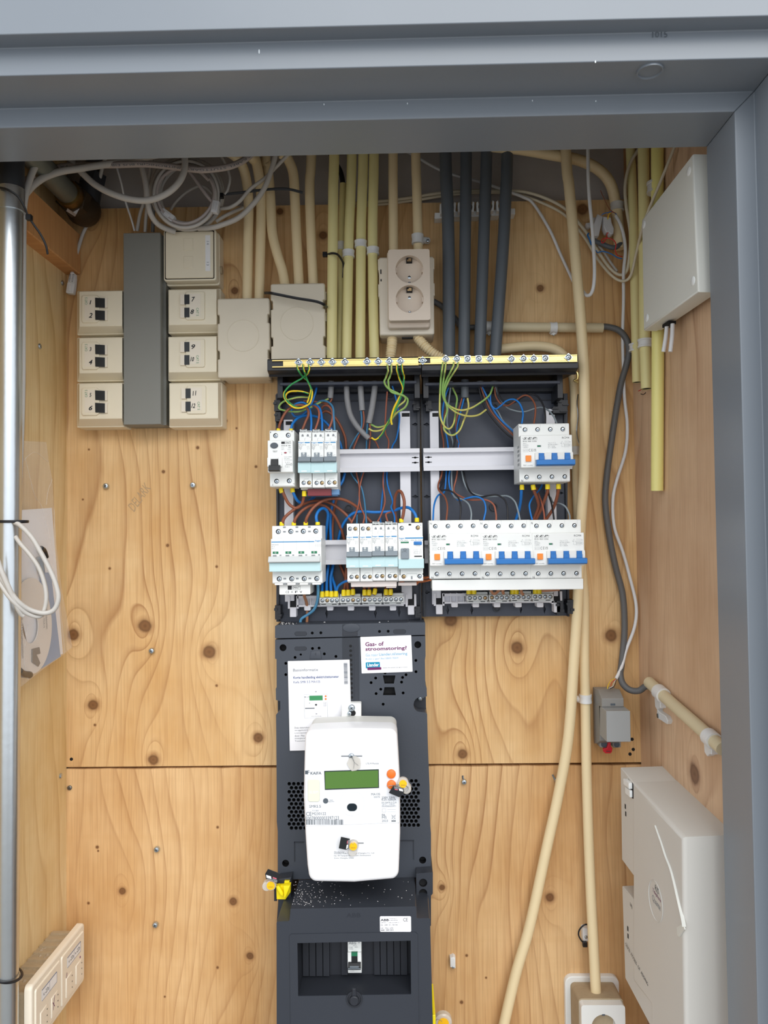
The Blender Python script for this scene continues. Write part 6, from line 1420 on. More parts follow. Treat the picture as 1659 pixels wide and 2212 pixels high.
cb = [
 ('thick blue wire with yellow ferrule below the upper right breaker', 'w_blue', 2.1, [(993,35,76),(988,90,74),(982,180,62),(962,280,48),(935,365,40)], 'blue', [(993,55,76,0,24)]),
 ('thick brown wire, leftmost of three below the upper right breaker', 'w_brown', 2.2, [(1098,35,76),(1108,90,74),(1138,170,64),(1148,240,54),(1105,355,42)], 'brown', [(1100,55,76,4,24)]),
 ('thick brown wire, middle of three below the upper right breaker', 'w_brown', 2.2, [(1235,35,76),(1235,90,74),(1205,180,64),(1170,270,52),(1125,360,42)], 'brown', [(1235,50,76,0,24)]),
 ('thick brown wire, rightmost of three below the upper right breaker', 'w_brown', 2.2, [(1340,30,76),(1335,90,74),(1318,170,66),(1285,260,54),(1220,360,42)], 'brown', [(1338,48,76,0,24)]),
 ('thin blue wire bending onto the third lower right breaker', 'w_blue', 1.25, [(1190,10,40),(1165,70,46),(1100,145,58),(1065,215,66),(1072,290,72),(1090,362,78)], 'blue', ()),
 ('thin brown wire crossing onto the third lower right breaker', 'w_brown_light', 1.25, [(1130,60,40),(1150,120,50),(1180,200,60),(1200,290,70),(1206,362,78)], 'brown', ()),
 ('thin black wire onto the third lower right breaker', 'w_black', 1.25, [(1240,60,40),(1248,130,50),(1270,200,60),(1285,280,70),(1296,362,78)], 'black', ()),
 ('thin grey wire curving onto the last screw of the third lower right breaker', 'w_grey', 1.25, [(1262,150,40),(1290,200,48),(1350,208,58),(1405,240,66),(1440,310,72),(1445,362,78)], 'grey', ()),
]
for lb, mt, r, pts, g, fe in cb: wire(lb, mt, r, B2, pts, g, fe)
for i, (x, mt) in enumerate(((493, 'f'), (540, 'f'), (905, 'f'), (940, 'f'), (1120, 'f'), (1155, 'f'))):
    lbs = ('first yellow ferrule under the busbar cover', 'second yellow ferrule under the busbar cover', 'first yellow ferrule of the third right block', 'second yellow ferrule of the third right block', 'first yellow ferrule of the fourth right block', 'second yellow ferrule of the fourth right block')
    m = MB(); m.tube([P(*B2(x, 1010, 46)), P(*B2(x, 1062, 46))], 0.0036, 12, 0); o = obj('ferrule', m, 'ferrule_yellow'); tag(o, lbs[i], 'ferrule', 'yellow ferrules under the busbar cover')
for i, (p0_, p1_, p2_) in enumerate((((690,1010),(730,1060),(790,1015)), ((820,1060),(812,1030),(838,1005)), ((985,1005),(990,1050),(1005,1065)), ((1180,1030),(1250,1026),(1345,1018)))):
    lb = ('brown wire loop under the middle of the busbar cover', 'brown wire end beside the brown loop under the busbar cover', 'single brown wire end under the busbar cover right of centre', 'brown wire lying along under the right end of the busbar cover')[i]
    wire(lb, 'w_copperbrown', 2.0, B2, [(p0_[0], p0_[1], 60), (p1_[0], p1_[1], 62), (p2_[0], p2_[1], 60)], 'brown')

# ================================================================ thin white cables, top right
def cable(label, mt, rpx, pts, up=False, n=10, group=None, name='cable', parent=None):
    q = up_ext(pts) if up else pts; m = MB(); m.tube([P(*p) for p in q], rpx*(1.145-pts[-1][2]/1000)/F, n, 6); o = obj(name, m, mt, parent, sharp=70)
    return o if parent is not None else tag(o, label, 'cable', group)
T1 = zf(1240, 400, 9.217)
cable('white cable hanging from above and hooking behind the long cream conduit', 'cable_white', 3.8, [(1270,311,70),(1272,411,68),(1279,490,66),(1284,568,66),(1283,612,66),(1277,634,60),(1267,638,50),(1258,628,36)], True)
cable('thin white cable crossing diagonally behind the grey conduits', 'cable_white', 3.3, [(840,300,8),(869,321,8),(905,342,8),(946,365,8),(985,379,8),(1030,391,8),(1070,404,10),(1107,417,12),(1130,426,12),(1152,440,10),(1187,496,8),(1212,552,8),(1240,612,8)])
cable('ivory cable running level behind the conduits then drooping at the right', 'cable_ivory', 3.6, [(760,440,6),(820,435,6),(880,428,6),(950,417,6),(1016,412,6),(1080,413,8),(1130,414,10),(1178,428,10),(1222,452,12),(1262,496,14),(1290,540,18),(1318,580,22),(1341,594,26),(1356,578,30),(1362,510,34),(1352,440,36),(1351,395,38),(1362,352,42),(1388,306,46),(1400,250,46)])
cable('second ivory cable just below the first, rising to the white box', 'cable_ivory', 3.6, [(760,445,4),(830,441,4),(900,432,4),(980,420,5),(1060,416,6),(1120,421,8),(1175,440,8),(1222,466,10),(1262,512,12),(1290,558,16),(1320,594,28),(1344,607,36),(1362,596,46),(1374,550,62),(1386,500,94),(1402,452,124),(1430,385,150),(1462,305,172),(1480,250,184)])
cable('scuffed grey cable end lying between the ivory cables', 'cable_light_grey', 3.0, [T1(480,1200,14), T1(600,1340,16), T1(720,1530,18), T1(860,1720,22)])
wl_ = cable('long white cable from the connectors down to the small grey module', 'cable_white', 3.6, [(1330,466,30),(1340,484,32),(1348,512,32),(1351,545,32),(1347,590,30),(1347,650,24),(1345,720,18),(1346,780,14),(1349,859,10),(1355,918,9),(1351,976,9),(1333,1035,9),(1324,1079,9),(1327,1138,9),(1345,1191,9),(1359,1241,9),(1374,1306,10),(1371,1353,12),(1353,1403,14),(1343,1440,18),(1331,1466,26)])
for lb, mt, pts in (('yellow core', 'w_yellow', [(1329,1466,26),(1320,1470,34),(1314,1480,44),(1312,1488,48)]), ('white core', 'cable_white', [(1330,1468,26),(1326,1476,34),(1324,1482,42),(1316,1487,48)]), ('red core', 'w_red', [(1330,1467,26),(1322,1474,32),(1319,1482,44)]), ('dark core', 'w_black', [(1331,1468,26),(1329,1478,34),(1325,1484,44),(1317,1488,48)])):
    m = MB(); m.tube([P(*p) for p in pts], 0.0005, 6); obj('core', m, mt, wl_, label=lb)
cable('grey violet cable leaving the end of the thick arching conduit', 'pvc_grey', 5.2, [T1(960,1130,20), T1(900,1190,24), T1(820,1240,26), T1(700,1230,26), T1(580,1180,24), T1(440,1125,22), T1(380,1090,20)])
m = MB(); m.tube([P(*T1(345,985,24)), P(*T1(450,1075,26))], 0.0035, 8, 0)
# connectors
for i, (pts, d_, lb) in enumerate((([(470,570),(580,620),(500,1000),(400,1010),(390,780)], 34, 'left white wire connector hanging below the arching conduit'), ([(590,620),(740,640),(755,740),(800,860),(790,960),(740,985),(680,930),(640,940),(590,830)], 36, 'right white wire connector with a red wire below the arching conduit'), ([(245,745),(330,740),(330,830),(255,820)], 20, 'small white connector stub left of the connectors'), ([(370,635),(440,640),(440,720),(370,720)], 20, 'small white connector tab above the left connector'))):
    m = MB(); m.slab([UV(*T1(*p), d_) for p in pts], (d_-12)/1000, d_/1000, 0.0015, 2); tag(obj('wire_connector', m, 'connector_clear'), lb, 'connector', 'white wire connectors')
for lb, mt, r, pts in (('red wire coiling beneath the right connector', 'w_red', 0.75, [(690,940,34),(655,970,34),(650,1040,34),(600,1130,34),(560,1150,34),(545,1110,34),(600,1060,34),(700,1060,36),(790,1100,38),(835,1180,40),(820,1290,38),(850,1380,34),(900,1410,30),(960,1420,26)]),
                       ('dark stray wire pointing up from the connectors', 'w_brown', 0.6, [(525,100,50),(580,230,48),(640,360,44),(700,470,40),(770,530,38),(830,560,36)]),
                       ('blue wire curving along below the grey violet cable', 'w_blue', 0.8, [(440,1300,26),(470,1345,28),(540,1320,30),(640,1330,30),(760,1380,30),(860,1440,28),(955,1465,26)]),
                       ('blue wire knotted round the ivory cables', 'w_blue', 1.3, [(290,960,30),(270,1000,32),(300,1060,32),(325,1130,30),(350,1190,28)]),
                       ('small dark blue wire above the left connector', 'w_blue', 0.6, [(545,600,36),(600,560,38),(680,545,38),(760,530,38),(845,580,34)]),
                       ('short yellow brown wire into the right connector', 'w_yellow', 0.7, [(740,540,38),(690,590,38),(670,680,37)]),
                       ('short red wire beside the yellow brown one', 'w_red', 0.6, [(780,525,38),(710,560,38),(672,610,37),(668,650,36)])):
    m = MB(); m.tube([P(*T1(*p)) for p in pts], r/1000, 6); tag(obj('wire', m, mt), lb, 'wire', 'thin signal wires around the connectors')
# wires peeping from the cut conduits and behind the entry
for lb, mt, pts in (('frayed red wire end below the two cut yellow pipes', 'w_red', [(1379,845,50),(1384,842,48),(1388,838,46)]), ('frayed dark wire end below the two cut yellow pipes', 'w_black', [(1384,851,50),(1390,852,48),(1395,848,46)])):
    m = MB(); m.tube([P(*p) for p in pts], 0.0006, 5); tag(obj('wire', m, mt), lb, 'wire')
# twisted steel wire beside the long conduit and the brass hook
m = MB(); m.tube([P(*p) for p in ((1249,852,34),(1247,872,36),(1249,900,38),(1246,930,38),(1249,952,38),(1256,966,38))], 0.0011, 6); tag(obj('steel_wire', m, 'screw_zinc'), 'thin bent steel wire hanging beside the long cream conduit', 'wire')
m = MB(); m.tube([P(*p) for p in ((1238,800,50),(1247,806,52),(1247,818,52),(1240,822,50),(1249,826,52))], 0.0014, 8); tag(obj('brass_hook', m, 'brass'), 'small brass hook below the right end of the earth bar', 'hook')
# ================================================================ left group: trunking, data outlets, junction boxes, double socket
W1 = zf(0, 300, 2.9625)
T = thing('cable_trunking', 'tall grey plastic trunking between the two columns of cream data outlets', 'trunking', P(305, 920, 0))
u0, u1, v0, v1 = R(265.5, 497, 347.5, 921, 42)
m = MB(); m.slab(rrect(u0, u1, v0, v1, 0.0006, 2), 0.010, 0.042, 0.0012, 2); obj('trunking_lid', m, 'trunking_grey', T)
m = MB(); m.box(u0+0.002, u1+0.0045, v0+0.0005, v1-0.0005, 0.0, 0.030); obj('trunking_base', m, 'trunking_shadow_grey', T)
def data_outlet(side, i, y, lb, a, b):
    L = side == 'l'; T = thing('data_outlet', lb, 'data outlet', P(215 if L else 418, y+98, 0), 'cream CAT 5 data outlets beside the trunking')
    if L: x0, x1 = 163.5, 268; fx0, fx1 = 168, 266
    else: x0, x1 = 361, 477; fx0, fx1 = 361.5, 470
    if not L and i == 2: x0 += 2; x1 += 3; fx0 += 2; fx1 += 3
    u0, u1, v0, v1 = R(x0, y, x1, y+98, 32); m = MB(); m.slab(rrect(u0, u1, v0, v1, 0.0015, 2), 0.0, 0.030, 0.0015, 2); obj('outlet_base', m, 'cream', T)
    fu0, fu1, fv0, fv1 = R(fx0, y+2, fx1, y+81, 46); m = MB(); n = 4
    o = [(u0+0.001, v0+0.0012), (u1-0.001, v0+0.0012), (u1-0.001, v1-0.0012), (u0+0.001, v1-0.0012)]; q = [(fu0+0.001, fv0+0.001), (fu1-0.001, fv0+0.001), (fu1-0.001, fv1), (fu0+0.001, fv1)]
    m.add([(a_, b_, 0.0295) for a_, b_ in o] + [(a_, b_, 0.045) for a_, b_ in q], [(i_, (i_+1) % 4, 4+(i_+1) % 4, 4+i_) for i_ in range(4)] + [(3,2,1,0), (4,5,6,7)]); obj('outlet_cover', m, 'cream', T, bevel=0.9)
    sx = (lambda z_: z_/2.9625) ; yy = y - (965/2.9625+300) + 0.0
    def zq(zx0, zy0, zx1, zy1, d): p = W1(zx0, zy0); q_ = W1(zx1, zy1); return R(p[0]+(2.5 if (not L and i == 2) else 0), p[1]+yy, q_[0]+(2.5 if (not L and i == 2) else 0), q_[1]+yy, d)
    D_ = 46.5
    if L:
        a0 = zq(520, 998, 690, 1180, D_); poly = [(a0[0], a0[2]+0.003), (a0[0]+0.002, a0[2]), (a0[1]-0.016, a0[2]), (a0[1]-0.012, a0[2]+0.003), (a0[1]-0.012, a0[3]-0.003), (a0[1]-0.016, a0[3]), (a0[0]+0.002, a0[3]), (a0[0], a0[3]-0.003)]
        ins = zq(540, 1012, 608, 1160, 48); jk = [zq(610, 1016, 686, 1082, 48.4), zq(610, 1096, 686, 1162, 48.4)]
    else:
        a0 = zq(1186, 985, 1312, 1172, D_); poly = rrect(*a0, 0.003, 2)
        ins = zq(1212, 1000, 1285, 1150, 48); jk = [zq(1152, 1004, 1212, 1072, 48.4), zq(1152, 1088, 1212, 1156, 48.4)]
    m = MB(); m.slab(poly, 0.0448, 0.0475, 0.0015, 2); md = obj('module_insert', m, 'cream', T)
    m = MB(); m.box(*ins, 0.0472, 0.0478); obj('label_strip', m, 'cream_light', T)
    for j in jk:
        w_ = j[1]-j[0]; m = MB()
        if L: m.m(1).box(j[0]+w_*0.78, j[1], j[2], j[3], 0.044, 0.0478); m.m(0); m.add([(j[0], j[2]+0.0008, 0.0478), (j[0]+w_*0.8, j[2], 0.0478), (j[0]+w_*0.8, j[3]-0.001, 0.0478), (j[0]-0.0004, j[3], 0.0478), (j[0], j[2]+0.0008, 0.0488), (j[0]+w_*0.8, j[2], 0.0482), (j[0]+w_*0.8, j[3]-0.001, 0.0482), (j[0]-0.0004, j[3], 0.0488)], [(0,3,2,1),(4,5,6,7),(0,1,5,4),(1,2,6,5),(2,3,7,6),(3,0,4,7)])
        else: m.m(1).box(j[0], j[0]+w_*0.5, j[2], j[3], 0.044, 0.0479); m.m(0); m.box(j[0]+w_*0.46, j[1], j[2]+0.0006, j[3]-0.0006, 0.044, 0.0484)
        obj('port_shutter', m, ['lever_black', 'cream_light'], T)
    m = MB(); 
    if L: g = zq(528, 1030, 575, 1046, 48); m.text('CAT 5', g[0], g[1], g[2], g[3], 0.0480, rot=90)
    else: g = zq(1238, 1110, 1290, 1126, 48); m.text('CAT 5', g[0], g[1], g[2], g[3], 0.0480, rot=-90)
    obj('cat_lettering', m, 'ink_green', T)
    m = MB()
    if L: g = zq(572, 1034, 586, 1060, 48); h = zq(568, 1114, 592, 1146, 48)
    else: g = zq(1224, 1022, 1250, 1052, 48); h = zq(1218, 1102, 1242, 1132, 48)
    m.text(a, *g, 0.0481, shear=0.25, bold=0.02, rot=5); m.text(b, *h, 0.0481, shear=0.25, bold=0.02, rot=-4); obj('handwritten_number', m, 'ink', T)
for i, (y, a, b, w_) in enumerate(((625.5, '1', '2', 'top'), (726.5, '3', '4', 'middle'), (825.5, '5', '6', 'bottom'))): data_outlet('l', i, y, 'cream data outlet handwritten %s and %s, %s of the left column' % (a, b, w_), a, b)
for i, (y, a, b, w_) in enumerate(((622, '7', '8', 'under the square outlet'), (724.5, '9', '10', 'middle of the right column'), (825, '11', '12', 'bottom of the right column'))): data_outlet('r', i, y, 'cream data outlet handwritten %s and %s, %s' % (a, b, w_), a, b)
# square outlet with two flaps
T = thing('square_outlet', 'square cream surface outlet with two closed flaps and a label strip', 'data outlet', P(415, 615, 0))
u0, u1, v0, v1 = R(352, 494, 468.5, 608, 42); m = MB(); m.slab(rrect(u0-0.001, u1+0.001, v0-0.002, v1+0.001, 0.004, 4), 0.0, 0.026, 0.001, 1); m.slab(rrect(u0, u1, v0, v1, 0.004, 4), 0.020, 0.042, 0.0015, 2); obj('outlet_base', m, 'cream', T)
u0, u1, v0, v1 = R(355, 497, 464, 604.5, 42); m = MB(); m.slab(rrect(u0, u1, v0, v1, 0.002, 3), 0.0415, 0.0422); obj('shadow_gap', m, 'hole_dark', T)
u0, u1, v0, v1 = R(356.5, 498.5, 461.5, 601.5, 45); m = MB(); m.slab(rrect(u0, u1, v0, v1, 0.0015, 3), 0.0420, 0.0455, 0.001, 2); cv = obj('outlet_cover', m, 'cream', T)
for a in ((396, 514, 417.5, 541.5), (396, 553, 417.5, 580)):
    m = MB(); m.slab(rrect(*R(*a, 45.5), 0.0006, 1), 0.0450, 0.0462, 0.0006, 1); obj('flap', m, 'cream', cv)
m = MB(); m.box(*R(443.5, 507, 454.5, 586.5, 45.5), 0.0450, 0.0458); ls = obj('label_strip', m, 'print_white', T)
m = MB(); 
for t, y in (('14', 525), ('13', 570)): g = R(445, y-2.5, 453, y+2.5, 45.8); m.text(t, *g, 0.0459, rot=-90)
obj('handwritten_number', m, 'ink_light', ls)
m = MB(); c = P(477, 584, 20); m.tube([c, c+Vector((0.0025,0,0))], 0.006, 14, 0); obj('screw_cap', m, 'cream_dirty', T)
# junction boxes
def jbox(label, x0, y0, x1, y1, cir, latch):
    T = thing('junction_box', label, 'junction box', P((x0+x1)/2, y1, 0), 'square cream junction boxes'); d = 50
    u0, u1, v0, v1 = R(x0, y0, x1, y1, d)
    m = MB(); m.slab(rrect(u0+0.0035, u1-0.0035, v0+0.001, v1-0.001, 0.003, 3), 0.0, 0.036); bs = obj('box_base', m, 'junction_plastic', T)
    ol = []; h = v1-v0; e = 0.0028
    # lid outline with stepped clip recesses on both sides
    r_ = rrect(u0, u1, v0, v1, 0.003, 4); n = len(r_)//4
    ol = r_[:n] + [(u0+0.0, v1-0.004)][:0]
    ol = r_[0:n] + r_[n:2*n] + [(u0, v0+h*0.80), (u0+e, v0+h*0.79), (u0+e, v0+h*0.69), (u0, v0+h*0.68), (u0, v0+h*0.35), (u0+e, v0+h*0.34), (u0+e, v0+h*0.24), (u0, v0+h*0.23)] + r_[2*n:3*n] + r_[3*n:] + [(u1, v0+h*0.23), (u1-e, v0+h*0.24), (u1-e, v0+h*0.34), (u1, v0+h*0.35), (u1, v0+h*0.68), (u1-e, v0+h*0.69), (u1-e, v0+h*0.79), (u1, v0+h*0.80)]
    m = MB(); m.slab(ol, 0.030, 0.050, 0.0022, 3); lid = obj('box_lid', m, 'junction_plastic', T)
    cu, cv_ = UV(*cir[:2], 50); r = cir[2]*1.095/F; m = MB(); m.lathe(cu, cv_, [(r, 0.0495), (r, 0.0504), (r-0.0005, 0.0506), (r-0.0010, 0.0504), (r-0.0010, 0.0499)], 48, caps=False); obj('embossed_ring', m, 'junction_plastic', lid)
    m = MB()
    for t in (0.18, 0.45, 0.72): m.box(u0+(u1-u0)*t, u0+(u1-u0)*(t+0.16), v0+0.0002, v0+0.0012, 0.034, 0.0425)
    objs('knockout_slot', m, 'hole_dark', bs)
    if latch:
        m = MB()
        for t in (0.86, 0.60, 0.18): m.box(u1-0.0006, u1+0.0012, v0+h*t-0.006, v0+h*t+0.006, 0.028, 0.042)
        objs('side_latch', m, 'junction_plastic', bs)
    return T
jbox('cream junction box with a blank round lid mark, left of the two', 468.5, 642, 583, 817, (525, 725, 35.5), False)
jbox('cream junction box strapped with a black tie, right of the two', 584, 610, 703, 790, (641, 699, 37), True)
# double socket
DS = zf(810, 520, 8.85)
T = thing('double_socket', 'cream double wall socket between the yellow and grey conduits', 'socket', P(880, 735, 0))
a = DS(75, 290); b = DS(1132, 1812); g = R(*a, *b, 48); m = MB(); m.slab(rrect(*g, 0.003, 4), 0.0, 0.048, 0.0025, 3); bs = obj('socket_base', m, 'cream_light', T)
m = MB(); h = g[3]-g[2]
for y0_, y1_ in ((0.50, 0.66), (0.84, 0.98)): m.slab(rrect(g[0]-0.0012, g[0]+0.001, g[2]+h*y0_, g[2]+h*y1_, 0.0004, 1), 0.02, 0.046, 0.0006, 1); m.slab(rrect(g[1]-0.001, g[1]+0.0012, g[2]+h*y0_, g[2]+h*y1_, 0.0004, 1), 0.02, 0.046, 0.0006, 1)
objs('side_latch', m, 'cream_light', bs)
m = MB(); m.box(*R(821.5, 582, 824, 592, 48), 0.047, 0.0483); m.box(*R(822, 603, 824.5, 608, 48), 0.047, 0.0483); m.box(*R(868, 728.5, 892, 731.5, 42), 0.038, 0.043); objs('slot', m, 'hole_dark', bs)
a = DS(232, 160); b = DS(1052, 1672); g = R(*a, *b, 62); m = MB(); m.slab(rrect(*g, 0.004, 4), 0.046, 0.060, 0.0035, 3); obj('riser_frame', m, 'cream_pinkish', T)
g = R(*DS(255, 150), *DS(1055, 1532), 74); m = MB(); s1 = UV(*DS(658, 543), 74); s2 = UV(*DS(663, 1112), 74); r = 30.4*1.071/F
m.plate(rrect(*g, 0.003, 4), [circle(*s1, r, 40), circle(*s2, r, 40)], 0.056, 0.074, 0.0150); fp = obj('face_plate', m, 'cream_pinkish', T, bevel=0.8)
for k, (cu, cv_) in enumerate((s1, s2)):
    m = MB()
    for sg in (-1, 1): m.slab(circle(cu+sg*0.0095, cv_, 0.0026, 14), 0.0588, 0.0592)
    objs('pin_hole', m, 'hole_dark', fp)
    for sg in (-1, 1):
        m = MB(); vv = cv_ + sg*(r-0.0028); m.m(1).slab([(cu-0.0042, vv-0.004), (cu+0.0042, vv-0.004), (cu+0.0042, vv+0.0016), (cu+0.002, vv+0.0030), (cu-0.002, vv+0.0030), (cu-0.0042, vv+0.0016)] if sg > 0 else [(cu-0.0022, vv-0.0026), (cu+0.0022, vv-0.0026), (cu+0.0016, vv+0.003), (cu-0.0016, vv+0.003)], 0.0588, 0.0655 if sg > 0 else 0.061)
        m.m(0).box(cu-0.0030 if sg > 0 else cu-0.0012, cu+0.0030 if sg > 0 else cu+0.0012, vv-0.0030 if sg > 0 else vv-0.001, vv-0.0005 if sg > 0 else vv+0.002, 0.060, 0.0664 if sg > 0 else 0.063); m.box(cu-0.0010, cu+0.003 if sg > 0 else cu+0.001, vv-0.001, vv+0.0014, 0.060, 0.0660 if sg > 0 else 0.063)
        obj('earth_clip', m, ['screw_brassy' if sg > 0 else 'screw_zinc', 'hole_dark'], fp)
    m = MB()
    for sg in (-1, 1): m.slab([(cu+sg*(r-0.0022), cv_-0.0034), (cu+sg*(r+0.0001), cv_-0.0034), (cu+sg*(r+0.0001), cv_+0.0034), (cu+sg*(r-0.0022), cv_+0.0034)], 0.0588, 0.0705)
    objs('guide_rib', m, 'cream_pinkish', fp)
    m = MB(); sv = cv_ + (-0.0068 if k == 0 else 0.0062); uu, vv = cu, sv
    m.m(0).lathe(uu, vv, [(0.0026, 0.0588), (0.0026, 0.0598), (0.0018, 0.0603), (0.00001, 0.0603)], 14); m.m(1).box(uu-0.0018, uu+0.0018, vv-0.0003, vv+0.0003, 0.0602, 0.06045); obj('centre_screw', m, ['screw_zinc', 'ink'], fp)

# ================================================================ left: pipes and cables
def tpx(pts, r, mt, name, label, cat, group=None, n=16, sm=6, parent=None, sharp=60, **k):
    m = MB(); m.tube([P(*p) for p in pts], r, n, sm, **k); o = obj(name, m, mt, parent, sharp=sharp)
    return o if parent is not None else tag(o, label, cat, group)
gp = tpx([(24, 440, 215), (22, 700, 215), (19, 1200, 215), (15.5, 1700, 215), (12, 2230, 215), (8, 2900, 215)], 0.0142, 'galvanised', 'steel_pipe', 'shiny galvanised steel pipe running down the far left edge', 'pipe', n=28)
tpx([(24.5, 408, 215), (24.4, 413, 215), (24, 420, 215), (24, 452, 215), (24, 457, 215)], 0.0158, 'galvanised', 'pipe_sleeve', '', '', parent=gp, n=28, sm=0)
tpx([(28, 150, 215), (25, 330, 215), (24.5, 410, 215)], 0.0150, 'pipe_dark', 'upper_pipe', '', '', parent=gp, n=24)
# cable running down beside the pipe
tpx([(88, 300, 185), (84, 338, 188), (66, 382, 192), (54, 425, 196), (50, 470, 198), (49, 560, 198), (48, 700, 199), (47, 850, 200), (42, 1000, 202), (36, 1120, 204)], 0.0042, 'cable_light_grey', 'cable', 'thick light grey cable running down close beside the steel pipe', 'cable')
L9 = zf(0, 930, 3.882)
for lb, r, pts in (('outer white cable loop hanging in front of the steel pipe', 0.0028, [(120,770,225),(175,800,228),(265,895,230),(335,1010,230),(405,1140,230),(462,1270,230),(490,1400,230),(455,1500,230),(370,1532,232),(250,1502,238),(150,1430,246),(60,1310,250),(-30,1170,250)]),
                   ('printed grey cable loop inside the outer white loop', 0.0026, [(130,890,222),(168,945,224),(250,1040,226),(325,1150,226),(372,1280,226),(388,1400,226),(372,1500,226),(330,1560,230),(230,1535,238),(140,1462,246),(60,1372,250),(-30,1230,250)]),
                   ('short white cable end lying over the steel pipe', 0.0030, [(-30,1060,252),(10,1170,254),(60,1290,252),(110,1400,248),(150,1490,244),(178,1538,240),(200,1552,238)])):
    tpx([(*L9(x, y), d) for x, y, d in pts], r, 'cable_light_grey', 'cable', lb, 'cable', 'cable loops tied to the steel pipe')
for lb, y, dy, nm in (('black cable tie round the steel pipe at mid height', 1127, 0, 0), ('black cable tie slanting round the steel pipe near the bottom', 2104, -22, 1), ):
    c = P(22 if nm == 0 else 15, y, 215); pts = [c + Vector((math.cos(a)*0.0165, math.sin(a)*0.0165, dy/1660*0.93*math.cos(a)*-0.35*-1)) for a in [math.radians(10*i) for i in range(37)]]
    if nm == 0: pts = [p + Vector((0.0015*(p.x-c.x)/0.0165*3, 0, 0)) for p in pts]
    m = MB(); m.tube(pts, 0.0019, 6, 0, flat=0.5); tag(obj('cable_tie', m, 'tie_black'), lb, 'cable tie', 'black cable ties')
tie('long black cable tie dangling from the top of the steel pipe', [(-8,404,232),(15,409,238),(38,424,236),(52,446,232),(60,465,228),(74,487,226),(88,507,224),(99,530,222),(103,549,222)], 1.5, (63, 470, 229))
# gas pipe and its fitting
gx, gz = -0.4610, CAM.z + 0.4860
def GP_(s, dx=0, dz=0): return Vector((gx+dx, -s, gz+dz))
m = MB(); m.tube([GP_(0.086), GP_(0.29)], 0.0152, 28, 0); g = obj('gas_pipe', m, 'old_galvanised'); tag(g, 'old galvanised pipe with a dark brass elbow at the top left corner', 'pipe')
m = MB(); m.tube([GP_(0.060), GP_(0.090)], 0.0185, 24, 0, rad=lambda t: 1.0); obj('pipe_nut', m, 'brass_fitting', g)
m = MB(); fr = Frame(GP_(0.0), (1,0,0), (0,0,1), (0,-1,0)); m.fr = fr
m.slab([(0.024*math.cos(math.radians(60*i+15)), 0.024*math.sin(math.radians(60*i+15))) for i in range(6)], 0.060, 0.076, 0.002, 2)
m.lathe(0, 0, [(0.0001, 0.006), (0.014, 0.010), (0.0225, 0.022), (0.025, 0.034), (0.0225, 0.048), (0.019, 0.058), (0.0001, 0.060)], 20); obj('elbow_body', m, 'fitting_iron', g)
m = MB(); b0 = GP_(0.034, 0.006, 0.0); m.tube([b0, b0+Vector((0.004,0,0.03)), b0+Vector((0.006,0,0.034))], 0.0165, 16, 0); m.tube([b0+Vector((0.006,0,0.034)), b0+Vector((0.010,0,0.052))], 0.0195, 6, 0); m.tube([b0+Vector((0.010,0,0.052)), b0+Vector((0.012,0,0.32))], 0.0120, 18, 0); obj('riser_pipe', m, 'pipe_dark', g)
m = MB(); q = [P(143, 456, 92), P(162, 468, 90), P(165, 463, 98), P(172, 450, 96), P(158, 458, 100), P(146, 450, 98)]; m.add(q, [(0,1,2,4,5),(2,3,4)], world=True); tag(obj('tape_strip', m, 'tape_clear', recalc=False), 'torn clear tape scrap on the dark pipe fitting', 'tape')
# network cables and their coil
U = zf(40, 310, 4.608); V = zf(300, 310, 4.366)
def cz(lb, mt, r, z, pts, grp='tangle of light grey cables at the top left', name='cable'):
    return tpx([(*z(x, y), d) for x, y, d in pts], r/1000, mt, name, lb, 'cable', grp, n=12)
cz('thick grey cable sweeping from the steel pipe up to the right', 'cable_light_grey', 4.7, U, [(40,540,190),(85,480,185),(150,410,178),(260,335,168),(420,278,156),(600,250,146),(800,218,136),(1000,190,124),(1200,150,112),(1400,110,100),(1700,50,90)])
c2 = cz('thick cable printed with dark letters crossing in front of the coil', 'cable_pink_grey', 4.3, U, [(60,380,150),(130,335,146),(250,280,142),(380,240,138),(560,222,134),(800,216,130),(1000,212,128),(1250,205,126),(1480,225,126),(1680,250,126),(1850,262,126),(2050,240,124),(2180,200,120),(2280,140,114),(2380,50,106)])
cz('thick grey cable hanging in a deep loop over the coil', 'cable_light_grey', 4.3, U, [(440,20,130),(500,130,132),(560,215,134),(660,320,136),(770,415,138),(920,495,140),(1100,552,140),(1290,565,140),(1470,500,140),(1590,395,140),(1650,270,138),(1655,130,134),(1640,20,130)])
cz('thick grey cable dropping from above to the square outlet', 'cable_light_grey', 3.9, U, [(1150,20,90),(1195,130,92),(1232,250,94),(1265,400,94),(1280,560,92),(1310,690,84),(1370,785,72),(1450,840,62),(1560,880,54)])
cz('grey cable bending from the square outlet up across the cream conduits', 'cable_light_grey', 3.7, V, [(560,800,56),(680,795,62),(790,765,66),(940,700,70),(1080,570,74),(1190,410,78),(1262,210,82),(1292,80,84),(1300,-30,84)])
cz('thinner grey cable rising diagonally over the cream conduits', 'cable_light_grey', 2.6, V, [(770,615,60),(860,602,64),(950,545,68),(1050,430,70),(1180,335,74),(1300,215,78),(1430,85,84),(1520,10,88)])
cz('short printed grey cable beside the coil plug', 'cable_light_grey', 2.5, V, [(730,735,56),(800,690,58),(880,650,54),(980,605,40)])
cz('thin grey cable curving down right of the coil', 'cable_light_grey', 1.9, V, [(700,20,60),(760,100,62),(820,200,64),(858,320,66),(840,430,66),(810,480,64)])
cz('thin pinkish cable cutting diagonally through the coil', 'cable_pink_grey', 2.4, V, [(340,80,70),(400,160,72),(490,280,74),(560,380,76),(640,490,78),(710,570,76)])
